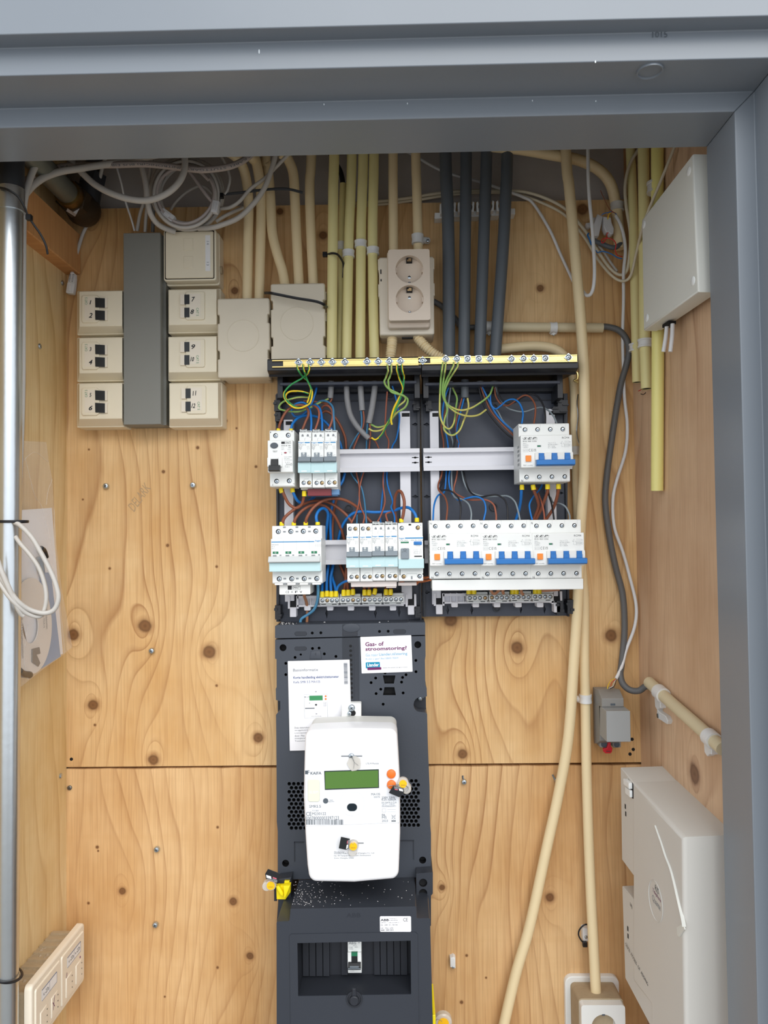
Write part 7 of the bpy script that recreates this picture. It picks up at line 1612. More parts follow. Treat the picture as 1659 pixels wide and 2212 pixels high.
cz('thin grey cable inside the coil', 'cable_light_grey', 2.0, V, [(300,625,40),(350,550,44),(450,460,46),(560,405,46),(640,420,46),(700,480,50)])
cz('frayed white twisted cord hanging down to the trunking', 'cable_white', 1.5, U, [(900,60,60),(960,160,58),(985,260,56),(1025,400,52),(1050,520,46),(1085,640,38),(1125,760,30),(1155,870,24)])
cz('thin grey cable passing behind the dark pipe fitting to the loose plug', 'cable_light_grey', 2.6, U, [(920,20,60),(870,140,56),(830,260,48),(800,390,36),(760,560,18),(715,740,14),(640,900,12),(590,1060,12),(545,1200,12),(530,1325,14)])
cz('grey cable entering the trunking, leftmost', 'cable_light_grey', 2.5, U, [(1330,120,56),(1300,330,50),(1255,560,42),(1210,700,34),(1180,870,26)])
cz('grey cable entering the trunking, second', 'cable_light_grey', 2.5, U, [(1400,160,60),(1330,380,54),(1290,560,44),(1270,720,34),(1260,880,26)])
cz('dark grey cable entering the trunking at its right side', 'cable_dark_grey', 2.6, U, [(1460,200,60),(1390,400,54),(1350,600,46),(1340,740,36),(1335,880,28)])
# the coil: one long cable wound round
cx_, cy_ = 405, 416
pts = []; turns = 7.0; random.seed(5); N = int(turns*14)
offs = [(random.uniform(-6, 6), random.uniform(-5, 5), random.uniform(0.82, 1.08)) for _ in range(9)]
for i in range(N+1):
    t = i/14.0; k = int(t); f_ = t-k; o0, o1 = offs[k], offs[k+1]; ox = o0[0]*(1-f_)+o1[0]*f_; oy = o0[1]*(1-f_)+o1[1]*f_; s_ = o0[2]*(1-f_)+o1[2]*f_; a = 2*math.pi*t + 2.4
    pts.append((cx_+ox+70*s_*math.cos(a), cy_+oy-73*s_*math.sin(a)+2, 52 + 5.0*k*0.9 + 6*math.sin(a*0.5)))
tpx(pts, 0.0025, 'cable_light_grey', 'coiled_cable', 'coil of light grey network cable hanging above the square outlet', 'cable', n=8, sm=4)
pts = []
for i in range(int(3*14)+1):
    t = i/14.0; a = 2*math.pi*t + 0.6; pts.append((cx_-6+66*(0.9+0.05*t)*math.cos(a)+3*math.sin(a*2.1), cy_+6-68*(0.86+0.06*t)*math.sin(a), 86 - 7*t))
tpx(pts, 0.0024, 'cable_pink_grey', 'coiled_cable', 'pinkish inner cable coil lying on the grey coil', 'cable', n=8, sm=4)
def plug(label, c, w_, h_, rot, d, mt='connector_clear'):
    p = P(*c, d); a = math.radians(rot); fr = Frame((p.x, 0, p.z), (math.cos(a), 0, math.sin(a)), (-math.sin(a), 0, math.cos(a)), (0,-1,0)); s = (1.145-d/1000)/F
    m = MB(fr); m.slab(rrect(-w_*s/2, w_*s/2, -h_*s/2, h_*s/2, 0.0012, 2), (d-8)/1000, d/1000, 0.001, 2); o = obj('network_plug', m, mt); tag(o, label, 'plug', 'network plugs')
    m = MB(fr); m.slab(rrect(-w_*s*0.2, w_*s*0.2, -h_*s*0.35, h_*s*0.25, 0.0005, 1), d/1000, d/1000+0.0016, 0.0005, 1); obj('plug_latch', m, mt, o); return o, fr, s
plug('clear network plug tied at the right side of the coil', (464, 445), 15, 27, -12, 84)
plug('clear network plug lying in the lower left of the coil', (361, 463), 34, 15, -38, 84)
o, fr, s = plug('white network plug dangling left of outlets 1 and 2', (151.5, 622), 17, 24, -8, 20, 'cable_white')
m = MB(fr); m.slab([(-7*s, 12*s), (7*s, 12*s), (6*s, 24*s), (4*s, 34*s), (-4*s, 34*s), (-6*s, 24*s)], 0.010, 0.021, 0.0012, 2); bt = obj('strain_relief', m, 'cable_white', o)
m = MB(fr)
for k_ in range(6):
    for sg in (-1, 1): m.box(sg*1.0*s if sg > 0 else -5.5*s, 5.5*s if sg > 0 else -1.0*s, (14+k_*3)*s, (15+k_*3)*s, 0.0208, 0.0213)
obj('relief_slot', m, 'ink', bt)['kind'] = 'stuff'
# letters printed on the thick cable
def cable_print(o, z, pts, txt, r, a0, a1, hgt, name='lettering', mt='ink_grey', flip=True):
    q = smooth([P(*z(x, y), d) if False else P(z(x, y)[0], z(x, y)[1], d) for x, y, d in pts], 10); L = [0]
    for a, b in zip(q, q[1:]): L.append(L[-1] + (b-a).length)
    vs, fs = text_mesh(txt); m = MB(); out = []
    for x, y in vs:
        s_ = a0 + (1-x if flip else x)*(a1-a0); s_ *= L[-1]; i = max(k for k in range(len(L)-1) if L[k] <= s_ + 1e-9); t = (s_-L[i])/max(1e-9, L[i+1]-L[i]); p = q[i].lerp(q[i+1], t); T_ = (q[min(i+2, len(q)-1)]-q[max(i-1, 0)]).normalized()
        N_ = (CAM-p); N_ = (N_-T_*N_.dot(T_)).normalized(); B_ = T_.cross(N_)
        if B_.z > 0: B_ = -B_
        an = ((y-0.5) if flip else (0.5-y))*hgt/r; out.append(p + (N_*math.cos(an) + B_*math.sin(an))*(r+0.00015))
    m.add(out, fs, world=True); return obj(name, m, mt, o, recalc=False)
cp = [(60,380,150),(130,335,146),(250,280,142),(380,240,138),(560,222,134),(800,216,130),(1000,212,128),(1250,205,126),(1480,225,126),(1680,250,126),(1850,262,126),(2050,240,124),(2180,200,120),(2280,140,114),(2380,50,106)]
cable_print(c2, U, cp, 'LAPP KABEL STUTTGART UNITRONIC(R) BUS EIB', 0.0043, 0.36, 0.99, 0.0032)
cable_print(c2, U, cp, '4x2x0,8', 0.0043, 0.05, 0.2, 0.003)

# ================================================================ document bag on the left wall
LX = XL + 0.030
def PL(px, py, w_=0.030): return PW(px, py, w_, LEFT)
T = thing('document_bag', 'clear plastic bag of papers and a disc pinned to the left wall', 'bag', PWw(80, 1480, 0.02, LEFT))
m = MB(LEFT); m.slab([PL(44, 952), PL(100, 955), PL(106, 1000), PL(113, 1035), PL(117, 1100), PL(122, 1180), PL(133, 1270), PL(150, 1365), PL(156, 1398), PL(130, 1420), PL(90, 1448), PL(62, 1470), PL(38, 1490), PL(30, 1300), PL(32, 1100)], 0.0296, 0.0300); obj('bag_film', m, 'bag_film', T)
for pts in ([(54,988),(62,1020),(75,1070),(92,1100),(112,1190),(120,1260)], [(113,1035),(104,1060),(100,1090)], [(117,1100),(120,1190),(128,1290),(140,1410)], [(60,1350),(52,1420),(60,1468)], [(45,1000),(75,977),(104,998)]):
    m = MB(); m.tube([PWw(x, y, 0.0305, LEFT) for x, y in pts], 0.0005, 5); obj('bag_crease', m, 'bag_film', T)
m = MB(LEFT); m.slab([PL(42, 1102, .022), PL(112, 1097, .022), PL(136, 1412, .022), PL(70, 1440, .022), PL(40, 1300, .022)], 0.0215, 0.0220); pp_ = obj('paper_sheet', m, 'paper', T)
m = MB(LEFT); m.slab([PL(88, 1238, .024), PL(110, 1236, .024), PL(131, 1418, .024), PL(90, 1444, .024)], 0.0232, 0.0240); obj('blue_booklet', m, 'disc_blue', T)
dc = PL(72, 1350, .026); m = MB(LEFT); ou = [PL(72+44*math.cos(a)-4, 1352+104*math.sin(a), .026) for a in [i*math.pi/20 for i in range(40)]]; inn = [PL(66+17*math.cos(a), 1352+38*math.sin(a), .026) for a in [i*math.pi/12 for i in range(24)]]
m.plate(ou, [inn], 0.0250, 0.0260, 0.001, floor=False); dsc = obj('compact_disc', m, 'disc_white', T)
def LT(m, s, px, py, L_, H_, rot): u, v = PL(px, py, .0262); m.text(s, u-L_/2, u+L_/2, v-H_/2, v+H_/2, 0.02615, rot=rot)
frL = Frame(LEFT.o, -LEFT.U, LEFT.V, LEFT.W)
def LT2(m, s, px, py, L_, H_, rot, w_=.0262): u, v = PL(px, py, w_); m.text(s, -u-L_/2, -u+L_/2, v-H_/2, v+H_/2, w_, rot=rot)
m = MB(frL); LT2(m, 'Panasonic', 101, 1338, 0.026, 0.006, -84); LT2(m, 'KX-TDA15', 95, 1340, 0.020, 0.004, -84); LT2(m, 'Product Documentation', 48, 1370, 0.060, 0.006, -86); obj('lettering', m, 'ink_grey', dsc)
m = MB(LEFT); m.slab([PL(x, y, .0275) for x, y in ((70,1402),(86,1398),(88,1412),(80,1414),(88,1432),(84,1440),(78,1436),(70,1430))], 0.0262, 0.0275, 0.0006, 1); obj('disc_picture', m, 'metal_part', T)
m = MB(); m.tube([PWw(x, y, .028, LEFT) for x, y in ((88,1185),(94,1190),(99,1204))], 0.0040, 10); obj('black_part', m, 'tie_black', T)
m = MB(); m.tube([PWw(x, y, .028, LEFT) for x, y in ((84,1205),(88,1222),(90,1238))], 0.0045, 10); obj('black_part', m, 'ink_light', T)
m = MB(); m.tube([PWw(x, y, .028, LEFT) for x, y in ((42,1450),(50,1456),(64,1458))], 0.0045, 10); obj('metal_clip', m, 'metal_part', T)

# ================================================================ double data outlet low on the left wall
wf = 0.043; T = thing('wall_outlet', 'dusty cream double data outlet low on the left wall', 'data outlet', PWw(120, 2200, 0, LEFT))
def fl(px, py): return PW(px, py, wf, LEFT)
uf = PW(183, 2040, wf, LEFT)[0]; un = PW(68, 2170, wf, LEFT)[0]; zt = (PW(181, 1994, wf, LEFT)[1] + PW(70, 2128, wf, LEFT)[1])/2; zb = PW(188, 2110, wf, LEFT)[1]
m = MB(LEFT); m.slab(rrect(uf, un, zb, zt, 0.006, 4), wf-0.009, wf, 0.003, 3); pl = obj('face_frame', m, 'cream_light', T)
mid = (uf+un)/2; g1 = (uf+0.006, mid-0.002); g2 = (mid+0.002, un-0.008)
m = MB(LEFT); m.slab(rrect(uf+0.004, un-0.004, zb-0.002+0.004, zt-0.010, 0.002, 2), 0.0, wf-0.009); obj('outlet_box', m, 'cream_dirty', T)
for i in range(7):
    m = MB(LEFT); a = uf+0.014+i*0.017; m.slab([(a, zt-0.0105), (a+0.004, zt-0.0105), (a+0.004, zt-0.007), (a, zt-0.007)], 0.002, wf-0.012-0.003*(i % 2), 0.0005, 1); obj('box_rib', m, 'cream_dirty', T)
m = MB(LEFT)
random.seed(2)
for i in range(60):
    a = uf+0.01+random.random()*(un-uf-0.03); b = random.uniform(0.006, wf-0.010); r = random.uniform(0.0015, 0.005); vs = [(a+r*math.cos(t), zt-0.0104+0.0001, b+r*0.7*math.sin(t)) for t in (0, 1.2, 2.4, 3.7, 5.1)]; m.add(vs + [(a, zt-0.0104+r*0.55, b)], [(0,1,5),(1,2,5),(2,3,5),(3,4,5),(4,0,5),(4,3,2,1,0)])
dr = obj('plaster_debris', m, 'rubble'); dr['kind'] = 'stuff'; tag(dr, 'crumbly plaster dust lying on top of the left wall outlet', 'debris')
for k, (a, b) in enumerate((g1, g2)):
    h0, h1 = zb+0.008, zt-0.009
    m = MB(LEFT); m.slab(rrect(a, b, h0, h1, 0.003, 3), wf-0.001, wf+0.0018, 0.0012, 2); ins = obj('outlet_insert', m, 'cream_light', T)
    w_ = b-a; h = h1-h0; X = lambda f: a+w_*f; Yv = lambda f: h1-h*f
    m = MB(LEFT)
    m.m(1).box(X(0.18), X(0.78), Yv(0.34), Yv(0.14), wf+0.0012, wf+0.0021); m.m(0)
    for q in ([(0.18,0.14),(0.78,0.14)], [(0.18,0.34),(0.78,0.34)], [(0.18,0.14),(0.18,0.34)], [(0.48,0.14),(0.48,0.34)], [(0.78,0.14),(0.78,0.34)]): m.line([(X(f), Yv(g_)) for f, g_ in q], 0.0009 if q[0][1] == q[1][1] == 0.14 else 0.0005, wf+0.0022)
    obj('label_frame', m, ['ink_navy', 'print_white'], ins)
    m = MB(frL)
    for f, tx in ((0.33, 'v.-22b'), (0.62, 'v.-22a')) if k == 0 else ((0.62, 'v.-23a'),): m.text(tx, -X(f)-w_*0.11, -X(f)+w_*0.11, Yv(0.28), Yv(0.20), wf+0.0023)
    obj('lettering', m, 'ink_grey', ins)
    for f in (0.14, 0.58):
        m = MB(LEFT); m.slab(rrect(X(f), X(f+0.27), Yv(0.92), Yv(0.52), 0.001, 1), wf+0.0010, wf+0.0030, 0.0008, 1); fp_ = obj('port_flap', m, 'cream_light', ins)
        m = MB(LEFT)
        for j in range(3): m.box(X(f+0.01), X(f+0.035), Yv(0.60+j*0.12)-0.0006, Yv(0.60+j*0.12)+0.0006, wf+0.0028, wf+0.0032)
        objs('flap_dot', m, 'ink', fp_)
    m = MB(LEFT)
    if k == 1: m.line([(X(0.30), Yv(0.52)), (X(0.36), Yv(0.78))], 0.0010, wf+0.0032); m.line([(X(0.30), Yv(0.74)), (X(0.38), Yv(0.62))], 0.0010, wf+0.0032); m.slab(circle(X(0.80), Yv(0.62), 0.0012, 8), wf+0.001, wf+0.0022)
    else: m.slab(circle(X(0.20), Yv(0.46), 0.0014, 8), wf+0.001, wf+0.0022); m.line([(X(0.80), Yv(0.42)), (X(0.84), Yv(0.60)), (X(0.80), Yv(0.80))], 0.0012, wf+0.0022)
    obj('pen_mark', m, 'ink_purple', ins)

# ================================================================ right wall
for lb, mt, r, wo, pts, cut in (('cut pale yellow pipe nearest the corner on the right wall', 'pvc_yellow', 0.0068, 0.008, [(1361,300),(1366,420),(1370,542),(1373,680),(1376,826)], 1), ('second cut pale yellow pipe on the right wall, slightly lower', 'pvc_yellow', 0.0078, 0.009, [(1390,300),(1391,420),(1392,560),(1393,726),(1397,840)], 1), ('bright yellow pipe passing behind the white box on the right wall', 'pvc_bright_yellow', 0.0082, 0.0095, [(1420,300),(1420,420),(1420.5,560),(1421,723),(1419.5,1060)], 0)):
    base = [PWw(x, y, wo) for x, y in pts]; top_ = base[0] + (base[0]-base[1])*1.1; m = MB(); q = [top_] + base
    m.tube(q, r, 18, 4, caps=False); e = q[-1]; m.m(1); m.tube([e+Vector((0,0,0.012)), e+Vector((0,0,0.0005))], r*0.82, 14, 0); m.m(0); m.tube([e+Vector((0,0,0.03)), e], r*0.84, 14, 0, caps=False)
    for a in range(18): pass
    o = obj('conduit', m, [mt, 'hole_dark'], sharp=60); tag(o, lb, 'pipe', 'yellow pipes on the right wall')
def wclip(label, px, py, wo, r, h, mt='clip_plastic'):
    c = PWw(px, py, wo); m = MB(); m.tube([c-Vector((0,0,h)), c-Vector((0,0,h*0.6)), c-Vector((0,0,h*0.5)), c+Vector((0,0,h*0.5)), c+Vector((0,0,h*0.6)), c+Vector((0,0,h))], r, 16, 0, rad=lambda t: 1.09 if t < 0.25 or t > 0.75 else 1.0); o = obj('pipe_clip', m, mt)
    return tag(o, label, 'clip', 'white pipe clips')
wclip('white clip on the yellow pipe nearest the corner', 1372.5, 751, 0.008, 0.0085, 0.0055)
wclip('white clip on the second yellow pipe, a little higher', 1394, 742, 0.009, 0.0098, 0.0058)
wclip('frosted clip on the bright yellow pipe above the white box', 1416, 405, 0.0095, 0.0105, 0.0075, 'clip_translucent')
# white box
T = thing('terminal_box', 'flat white box with round screw caps high on the right wall', 'box', PWw(1450, 700, 0.0))
ww = 0.035; pb = [PW(1386, 475, ww), PW(1495.5, 333, ww), PW(1508, 631, ww), PW(1390, 715, ww)]
us_ = ((pb[0][0]+pb[3][0])/2, (pb[1][0]+pb[2][0])/2); vt, vb_ = (pb[0][1]+pb[1][1])/2, (pb[2][1]+pb[3][1])/2
pb = [(pb[0][0], pb[0][1]), (min(pb[1][0], 0.288), pb[1][1]), (min(pb[2][0], 0.288), pb[2][1]), (pb[3][0], pb[3][1])]
m = MB(RIGHT); m.slab([pb[0], pb[1], pb[2], pb[3]], 0.017, 0.0 + ww, 0.0022, 3); obj('box_lid', m, 'cover_face', T)
m = MB(RIGHT); m.slab(inset([pb[0], pb[1], pb[2], pb[3]], 0.0010), 0.011, 0.017); obj('box_base', m, 'cover_face', T)
for x, y in ((1488, 370), (1391, 485), (1497, 607), (1397.5, 687)):
    u, v = PW(x, y, ww); m = MB(RIGHT); m.lathe(u, v, [(0.0052, ww-0.001), (0.0052, ww+0.0004), (0.0042, ww+0.001), (0.0001, ww+0.0012)], 16); obj('screw_cap', m, 'white_cover', T)
u, v = PW(1447, 704, 0.018)
m = MB(RIGHT); m.slab(rrect(u-0.011, u+0.009, v+0.0, v+0.0045, 0.001, 2), 0.014, 0.023); obj('cable_slot', m, 'hole_dark', T)
for lb, a, b in (('left of two short white cables hanging under the white box', (1441, 700), (1433, 760)), ('right of two short white cables hanging under the white box', (1453, 700), (1448, 760))):
    m = MB(); m.tube([PWw(*a, 0.020), PWw((a[0]+b[0])/2+1, (a[1]+b[1])/2, 0.022), PWw(*b, 0.024)], 0.0027, 10); tag(obj('cable', m, 'cable_white'), lb, 'cable', 'short white cables under the white box')
# small grey rail module with a red latch
GM = zf(1270, 1450, 11.06)
T = thing('rail_module', 'small grey module with a red latch below the long white cable', 'module', P(1325, 1625, 0))
def vz(py, d): return P(1325, py, d).z
ua = P(1310, 1560, 78).x; ub = P(1362, 1560, 78).x
m = MB(); k = [(vz(1484, 8), 0.006), (vz(1484, 8), 0.020), (vz(1489, 36), 0.036), (vz(1509, 55), 0.055), (vz(1527, 55), 0.055), (vz(1529, 45), 0.045), (vz(1600, 40), 0.040), (vz(1606, 20), 0.020), (vz(1606, 8), 0.006)]
m.extr(k, ua, ub-0.002); bd = obj('module_body', m, 'module_grey', T, bevel=0.8)
m = MB(); m.extr([(vz(1536, 78), 0.040), (vz(1536, 78), 0.078), (vz(1603, 78), 0.078), (vz(1603, 78), 0.040)], ua, ub); obj('module_nose', m, 'module_grey_light', T, bevel=0.8)
m = MB(); m.box(*R(*GM(542, 772), *GM(655, 820), 55.5), 0.0545, 0.0553); sl = obj('slot', m, 'ink_grey', T)
for x0, x1 in ((285, 480), (590, 790)):
    m = MB(); m.slab(rrect(*R(*GM(x0, 1640), *GM(x1, 1825), 24), 0.002, 3), 0.004, 0.024, 0.001, 2); ft = obj('rail_foot', m, 'module_grey', T)
    m = MB(); c = UV(*GM((x0+x1)/2, 1750), 24); m.lathe(*c, [(0.0042, 0.0238), (0.0042, 0.0246), (0.003, 0.0246), (0.0028, 0.0242), (0.0001, 0.0242)], 14); obj('screw_hole', m, 'ink_grey', ft)
m = MB(); m.slab([UV(*GM(x, y), 30) for x, y in ((490,1700),(545,1700),(550,1790),(590,1850),(575,1930),(540,1965),(420,1965),(378,1930),(368,1850),(455,1835),(475,1790))], 0.026, 0.030, 0.0008, 2); lt = obj('latch', m, 'latch_red', T)
m = MB(); m.slab(rrect(*R(*GM(430, 1898), *GM(540, 1925), 30), 0.001, 2), 0.0296, 0.0303); obj('latch_slot', m, 'busbar_red', lt)
# beige conduit climbing along the right wall
m = MB(); m.tube([PWw(1402, 1474, 0.0095), PWw(1450, 1518, 0.0095), PWw(1510, 1571, 0.0095), PWw(1562, 1618, 0.0095)], 0.0080, 18, 3); tag(obj('conduit', m, 'pvc_beige'), 'beige conduit fixed with two frosted clips low on the right wall', 'conduit')
for lb, px, py, dx in (('frosted clip on the beige conduit nearer the corner, with a torn edge', 1428, 1498, 8), ('frosted clip on the beige conduit beside the door frame', 1537, 1596, 10)):
    a = PWw(px-dx*0.7, py-dx*0.62, 0.0095); b = PWw(px+dx*0.7, py+dx*0.62, 0.0095); m = MB(); m.tube([a, b], 0.0102, 18, 0); o = obj('pipe_clip', m, 'clip_plastic'); tag(o, lb, 'clip', 'white pipe clips')
    m = MB(RIGHT); u, v = PW(px-2, py+22, 0.004); m.slab([(u-0.008, v-0.006), (u-0.002, v-0.009), (u+0.004, v-0.005), (u+0.009, v-0.004), (u+0.010, v+0.012), (u-0.010, v+0.012)], 0.0, 0.008, 0.001, 1); obj('clip_lug', m, 'clip_plastic', o)
m = MB(RIGHT); u, v = PW(1433, 1549, 0.003); m.slab([(u-0.012, v-0.004), (u+0.018, v-0.005), (u+0.022, v), (u+0.016, v+0.005), (u-0.006, v+0.006), (u-0.011, v+0.009), (u-0.013, v+0.002)], 0.0, 0.007, 0.001, 1); o = obj('pipe_clip', m, 'clip_plastic'); tag(o, 'broken off piece of white clip screwed below the beige conduit', 'clip', 'white pipe clips')
m = MB(RIGHT); m.lathe(u-0.008, v, [(0.0032, 0.0068), (0.0032, 0.008), (0.0001, 0.0084)], 12); obj('clip_screw', m, 'screw_zinc', o)
# fibre terminal box
T = thing('terminal_box', 'big dusty beige wall box at the lower right beside the door frame', 'box', PWw(1450, 2212, 0.0))
WB = 0.060
def wp(pts, w_=WB): return [PW(x, y, w_) for x, y in pts]
ol = wp([(1366, 1690), (1476, 1808), (1479, 2120), (1483, 2420), (1408, 2300), (1405, 2170), (1367, 2120)]); ol = [(min(u, 0.2935), v) for u, v in ol]
m = MB(RIGHT); m.slab(ol, 0.0, WB, 0.005, 4); mb_ = obj('main_cover', m, 'terminal_box_plastic', T)
ol2 = wp([(1340, 1658), (1367, 1690), (1385, 1720), (1385, 1912), (1367, 1890), (1343, 1857)], WB-0.001)
m = MB(RIGHT); m.slab(ol2, 0.0, WB-0.001, 0.0015, 2); w1_ = obj('side_wing', m, 'terminal_box_plastic', T)
ol3 = wp([(1343.5, 1914), (1385, 1962), (1404, 2000), (1408, 2218), (1440, 2290), (1402, 2214), (1350, 2113)], WB-0.001); ol3 = wp([(1343.5, 1914), (1404, 1984), (1470, 2340), (1350, 2113)], WB-0.001)
m = MB(RIGHT); m.slab(ol3, 0.0, WB-0.001, 0.0015, 2); w2_ = obj('side_wing', m, 'terminal_box_plastic', T)
def wt(m, s_, px0, py0, px1, py1, hh, w_): # text running from one pixel to another along the wall, frame turned so letters read
    a = PW(px0, py0, w_); b = PW(px1, py1, w_); L_ = math.hypot(b[0]-a[0], b[1]-a[1]); cu, cv_ = (a[0]+b[0])/2, (a[1]+b[1])/2; m.text(s_, cu-L_/2, cu+L_/2, cv_-hh/2, cv_+hh/2, w_+0.0002, rot=math.degrees(math.atan2(b[1]-a[1], b[0]-a[0])))
m = MB(RIGHT); wt(m, 'ONCE  ACCESS  OF  ADDING', 1351, 2038, 1400, 2127, 0.0045, WB); wt(m, 'OSPDI', 1361, 1951, 1366, 1962, 0.0045, WB-0.001); obj('lettering', m, 'ink', w2_)
m = MB(RIGHT); wt(m, 'OSPDI', 1357, 1684, 1364, 1694, 0.004, WB-0.001); obj('lettering', m, 'ink', w1_)
m = MB(RIGHT)
for w_ in (w1_,):
    for (x, y) in ((1351, 1742), (1352, 1758)): u, v = PW(x, y, WB-0.001); m.box(u-0.0016, u+0.0016, v-0.003, v+0.003, WB-0.004, WB-0.0006)
objs('slot', m, 'hole_dark', w1_); m = MB(RIGHT)
for (x, y) in ((1356.5, 2006), (1357, 2022)): u, v = PW(x, y, WB-0.001); m.box(u-0.0016, u+0.0016, v-0.003, v+0.003, WB-0.004, WB-0.0006)
objs('slot', m, 'hole_dark', w2_)
m = MB(RIGHT); u, v = PW(1360, 1702, WB); m.m(1).slab(rrect(u+0.002, u+0.011, v-0.011, v+0.009, 0.002, 2), WB-0.006, WB-0.0004); m.m(0)
m.slab(rrect(u-0.012, u+0.008, v+0.001, v+0.009, 0.001, 2), WB-0.004, WB+0.004, 0.001, 2); m.slab(rrect(u-0.009, u+0.008, v-0.010, v-0.001, 0.001, 2), WB-0.004, WB+0.003, 0.001, 2); obj('cover_latch', m, ['white_cover', 'hole_dark'], w1_)
ov = [PW(1417 + 14*math.cos(a)+7*math.sin(a), 1946+47*math.sin(a), WB) for a in [i*math.pi/24 for i in range(48)]]; ov2 = inset(ov, 0.0012); m = MB(RIGHT)
n_ = len(ov); ov = ov if area2(ov) > 0 else ov[::-1]
m.add([(u, v, WB+0.0001) for u, v in ov] + [(u, v, WB+0.0008) for u, v in inset(ov, 0.0006)] + [(u, v, WB+0.0001) for u, v in inset(ov, 0.0014)], [(i, (i+1) % n_, n_+(i+1) % n_, n_+i) for i in range(n_)] + [(n_+i, n_+(i+1) % n_, 2*n_+(i+1) % n_, 2*n_+i) for i in range(n_)]); ring = obj('logo_ring', m, 'terminal_box_plastic', mb_)
m = MB(RIGHT); wt(m, 'RIS', 1415, 1916, 1423, 1927, 0.007, WB); obj('lettering', m, 'ink_grey', ring)
m = MB(RIGHT); wt(m, 'Telephone', 1410, 1922, 1428, 1948, 0.006, WB); obj('lettering', m, 'ink_purple', ring)
m = MB(RIGHT); wt(m, 'Quante', 1409, 1938, 1427, 1963, 0.009, WB); obj('lettering', m, 'ink_light', ring)
m = MB(); tp = [(1415,1783),(1420,1797),(1429,1822),(1438,1850),(1448,1875),(1455,1900),(1461,1925),(1468,1955),(1475,1985),(1478,2002)]; m.tube([PWw(x, y, WB+0.0006) for x, y in tp], 0.0016, 6, 4, rad=lambda t: 0.6+0.9*t, flat=0.4); tag(obj('tape_strip', m, 'cover_face'), 'curled sticky tape strip running down the beige wall box', 'tape')
m = MB(RIGHT); m.slab([PW(x, y, WB+0.002) for x, y in ((1461,2003),(1474,1996),(1478,2008),(1474,2012),(1466,2024),(1462,2020))], WB+0.0002, WB+0.0016); tag(obj('tape_strip', m, 'cover_face'), 'torn end of tape on the near edge of the beige wall box', 'tape')
mk = thing  # marks on the dusty top of the box
ztop = (ol[0][1] + ol[1][1])/2
# bottom socket
BS = zf(1210, 2100, 9.76)
T = thing('wall_socket', 'white single wall socket at the bottom right, fed by a cream conduit', 'socket', P(1290, 2300, 0))
m = MB(); g = R(*BS(135, 135), *BS(1252, 2350), 8); m.slab(rrect(*g, 0.011, 6), 0.0, 0.008, 0.002, 2); obj('back_plate', m, 'white_plastic', T)
g1 = R(*BS(258, 285), *BS(1175, 2150), 12); g2 = R(*BS(460, 700), *BS(1355, 1700), 68)
m = MB(); r0 = rrect(g1[0], g1[1], g1[2], g1[3], 0.006, 4); r1 = rrect(g2[0]-0.001, g2[1]+0.001, g2[2]-0.002, g2[3]+0.002, 0.005, 4); nn = len(r0)
m.add([(u, v, 0.006) for u, v in r0] + [(u, v, 0.058) for u, v in r1], [(i, (i+1) % nn, nn+(i+1) % nn, nn+i) for i in range(nn)] + [tuple(range(nn-1, -1, -1)), tuple(nn+i for i in range(nn))]); obj('socket_body', m, 'cream_dirty', T)
cu, cv_ = UV(*BS(920, 1155), 70); r = 25.5*1.075/F
m = MB(); m.plate(rrect(*g2, 0.004, 5), [circle(cu, cv_, r, 40)], 0.056, 0.070, 0.0125); fp = obj('face_plate', m, 'white_plastic', T, bevel=1.2)
m = MB()
for a in (40, 220): m.slab(circle(cu+0.0095*math.cos(math.radians(a)), cv_+0.0095*math.sin(math.radians(a)), 0.0026, 14), 0.0573, 0.0578)
m.slab(circle(cu-0.0125, cv_+0.0085, 0.0026, 12), 0.0573, 0.0578); objs('pin_hole', m, 'hole_dark', fp)
m = MB(); m.box(cu-0.002, cu+0.002, cv_+r-0.0015, cv_+r+0.0006, 0.062, 0.0702); obj('earth_clip', m, 'ink_grey', fp)
m = MB(); random.seed(9)
for i in range(24):
    a = random.random(); b = random.random(); x = 300+a*850; y = 300+b*380; t_ = (y-285)/(700-285); d_ = 6+52*t_
    p = P(*BS(x, y), d_+1.0); q_ = 0.0005+random.random()*0.0005; m.add([p+Vector((-q_,0,0)), p+Vector((q_,0,0)), p+Vector((0,-q_,q_)), p+Vector((0,0,-q_))], [(0,1,2),(1,3,2),(3,0,2),(0,3,1)], world=True)
dr = obj('dirt_specks', m, 'ink', T); dr['kind'] = 'stuff'

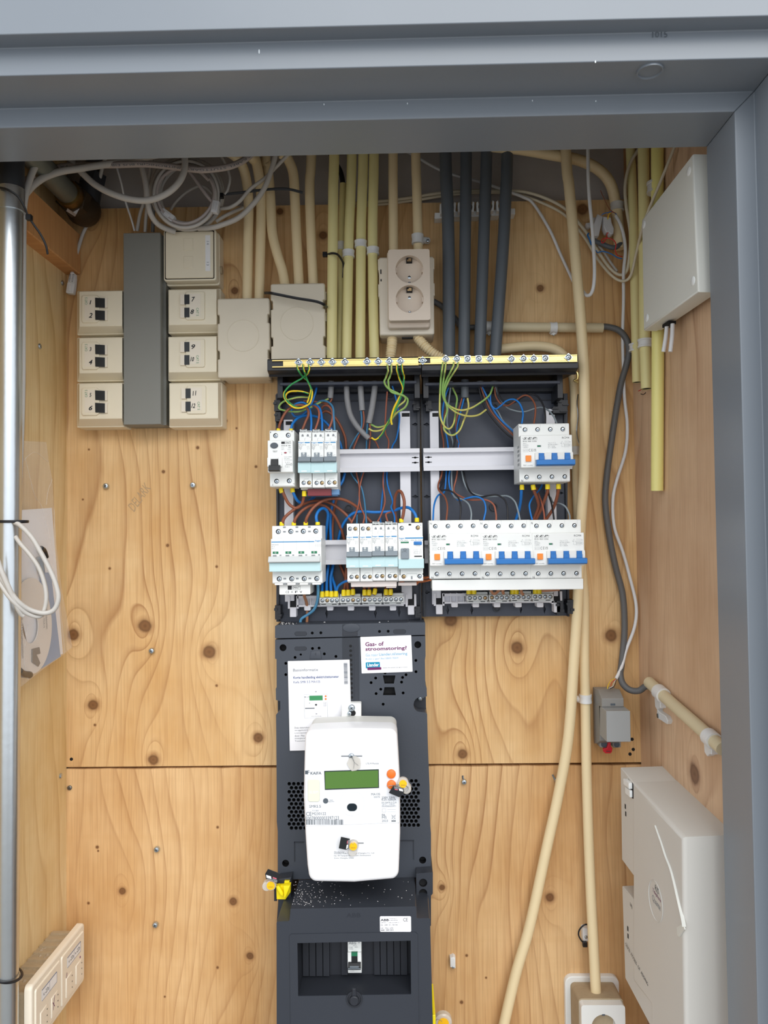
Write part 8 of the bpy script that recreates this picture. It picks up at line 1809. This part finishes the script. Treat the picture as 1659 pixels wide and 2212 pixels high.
# ================================================================ screws and small marks on the wood
SGp = 'zinc screws in the plywood'
for x, y, r, lb in ((228.5,1050,6.2,'zinc screw in the wood below the left outlets'), (416.5,1048,6.2,'zinc screw in the wood below the right outlets'), (327.5,1406,6,'zinc screw in the wood below a large knot'), (338.5,1835,6,'zinc screw in the lower panel at mid height'), (335.5,1998,6,'zinc screw in the lower panel near the bottom'), (1002.5,1689,5.5,'zinc screw with a scratch, right of the meter board'), (1203.5,1687,5.5,'zinc screw with a scratch, against the long cream conduit')):
    m = MB(); screw_head(m, x, y, r, 4, 16, 1.6); o = obj('wood_screw', m, ['screw_zinc', 'ink']); tag(o, lb, 'screw', SGp)
    m = MB(); p = UV(x, y, 2); m.tube([Vector((p[0], 0.0, p[1])), Vector((p[0], -0.003, p[1]))], 0.0016, 8, 0); obj('screw_shank', m, 'screw_zinc', o)
for x, y, lb in ((1000, 1680, 'shiny scratch above the screw right of the meter board'), (1196, 1678, 'shiny scratch above the screw at the long conduit')):
    m = MB(); m.tube([P(x-2.5 if x > 1100 else x, y-5, 0.6), P(x, y, 0.6), P(x+2.5, y+6, 0.8)], 0.0014, 6, 3); tag(obj('scratch_mark', m, 'screw_zinc'), lb, 'mark')
for x, y, lb in ((88, 748, 'dark screw in the left wall beside the steel pipe'), (150, 1702, 'dark screw at the seam in the left corner'), (133, 1676, 'dark screw on the left wall at the seam'), (137, 611, 'zinc screw in the left corner beside the loose plug')):
    if x < 140:
        u, v = PW(x, y, 0.002, LEFT); m = MB(LEFT); m.lathe(u, v, [(0.004, -0.001), (0.004, 0.001), (0.003, 0.002), (0.0001, 0.0022)], 12); o = obj('wood_screw', m, 'screw_zinc'); tag(o, lb, 'screw', SGp)
    else: m = MB(); screw_head(m, x, y, 5, 1.4); tag(obj('wood_screw', m, ['metal_part', 'ink']), lb, 'screw', SGp)
m = MB(); rot = 62
g = R(268, 1064, 334, 1084, 0); m.text('DELARK', *g, 0.0003, rot=54, shear=0.3); hw = obj('handwriting', m, 'pencil'); tag(hw, 'faint pencil handwriting slanting on the upper plywood panel', 'writing')
m = MB(RIGHT)
for x, y in ((1393, 1596), (1368, 1620), (1362, 1629)): pass
for x, y, lb in ((1365.5, 1597, 'dark drill hole right of the grey module'), (1368, 1619, 'dark drill hole below the first one at the right corner'), (1361, 1629, 'lowest dark drill hole in the right corner'), (154, 1640, 'dark drill hole at the left end of the seam')):
    m = MB(); disc(m, x, y, 3.6, 0.0, 0.4, 10); o = obj('drill_hole', m, 'hole_dark'); tag(o, lb, 'hole', 'dark drill holes in the plywood')
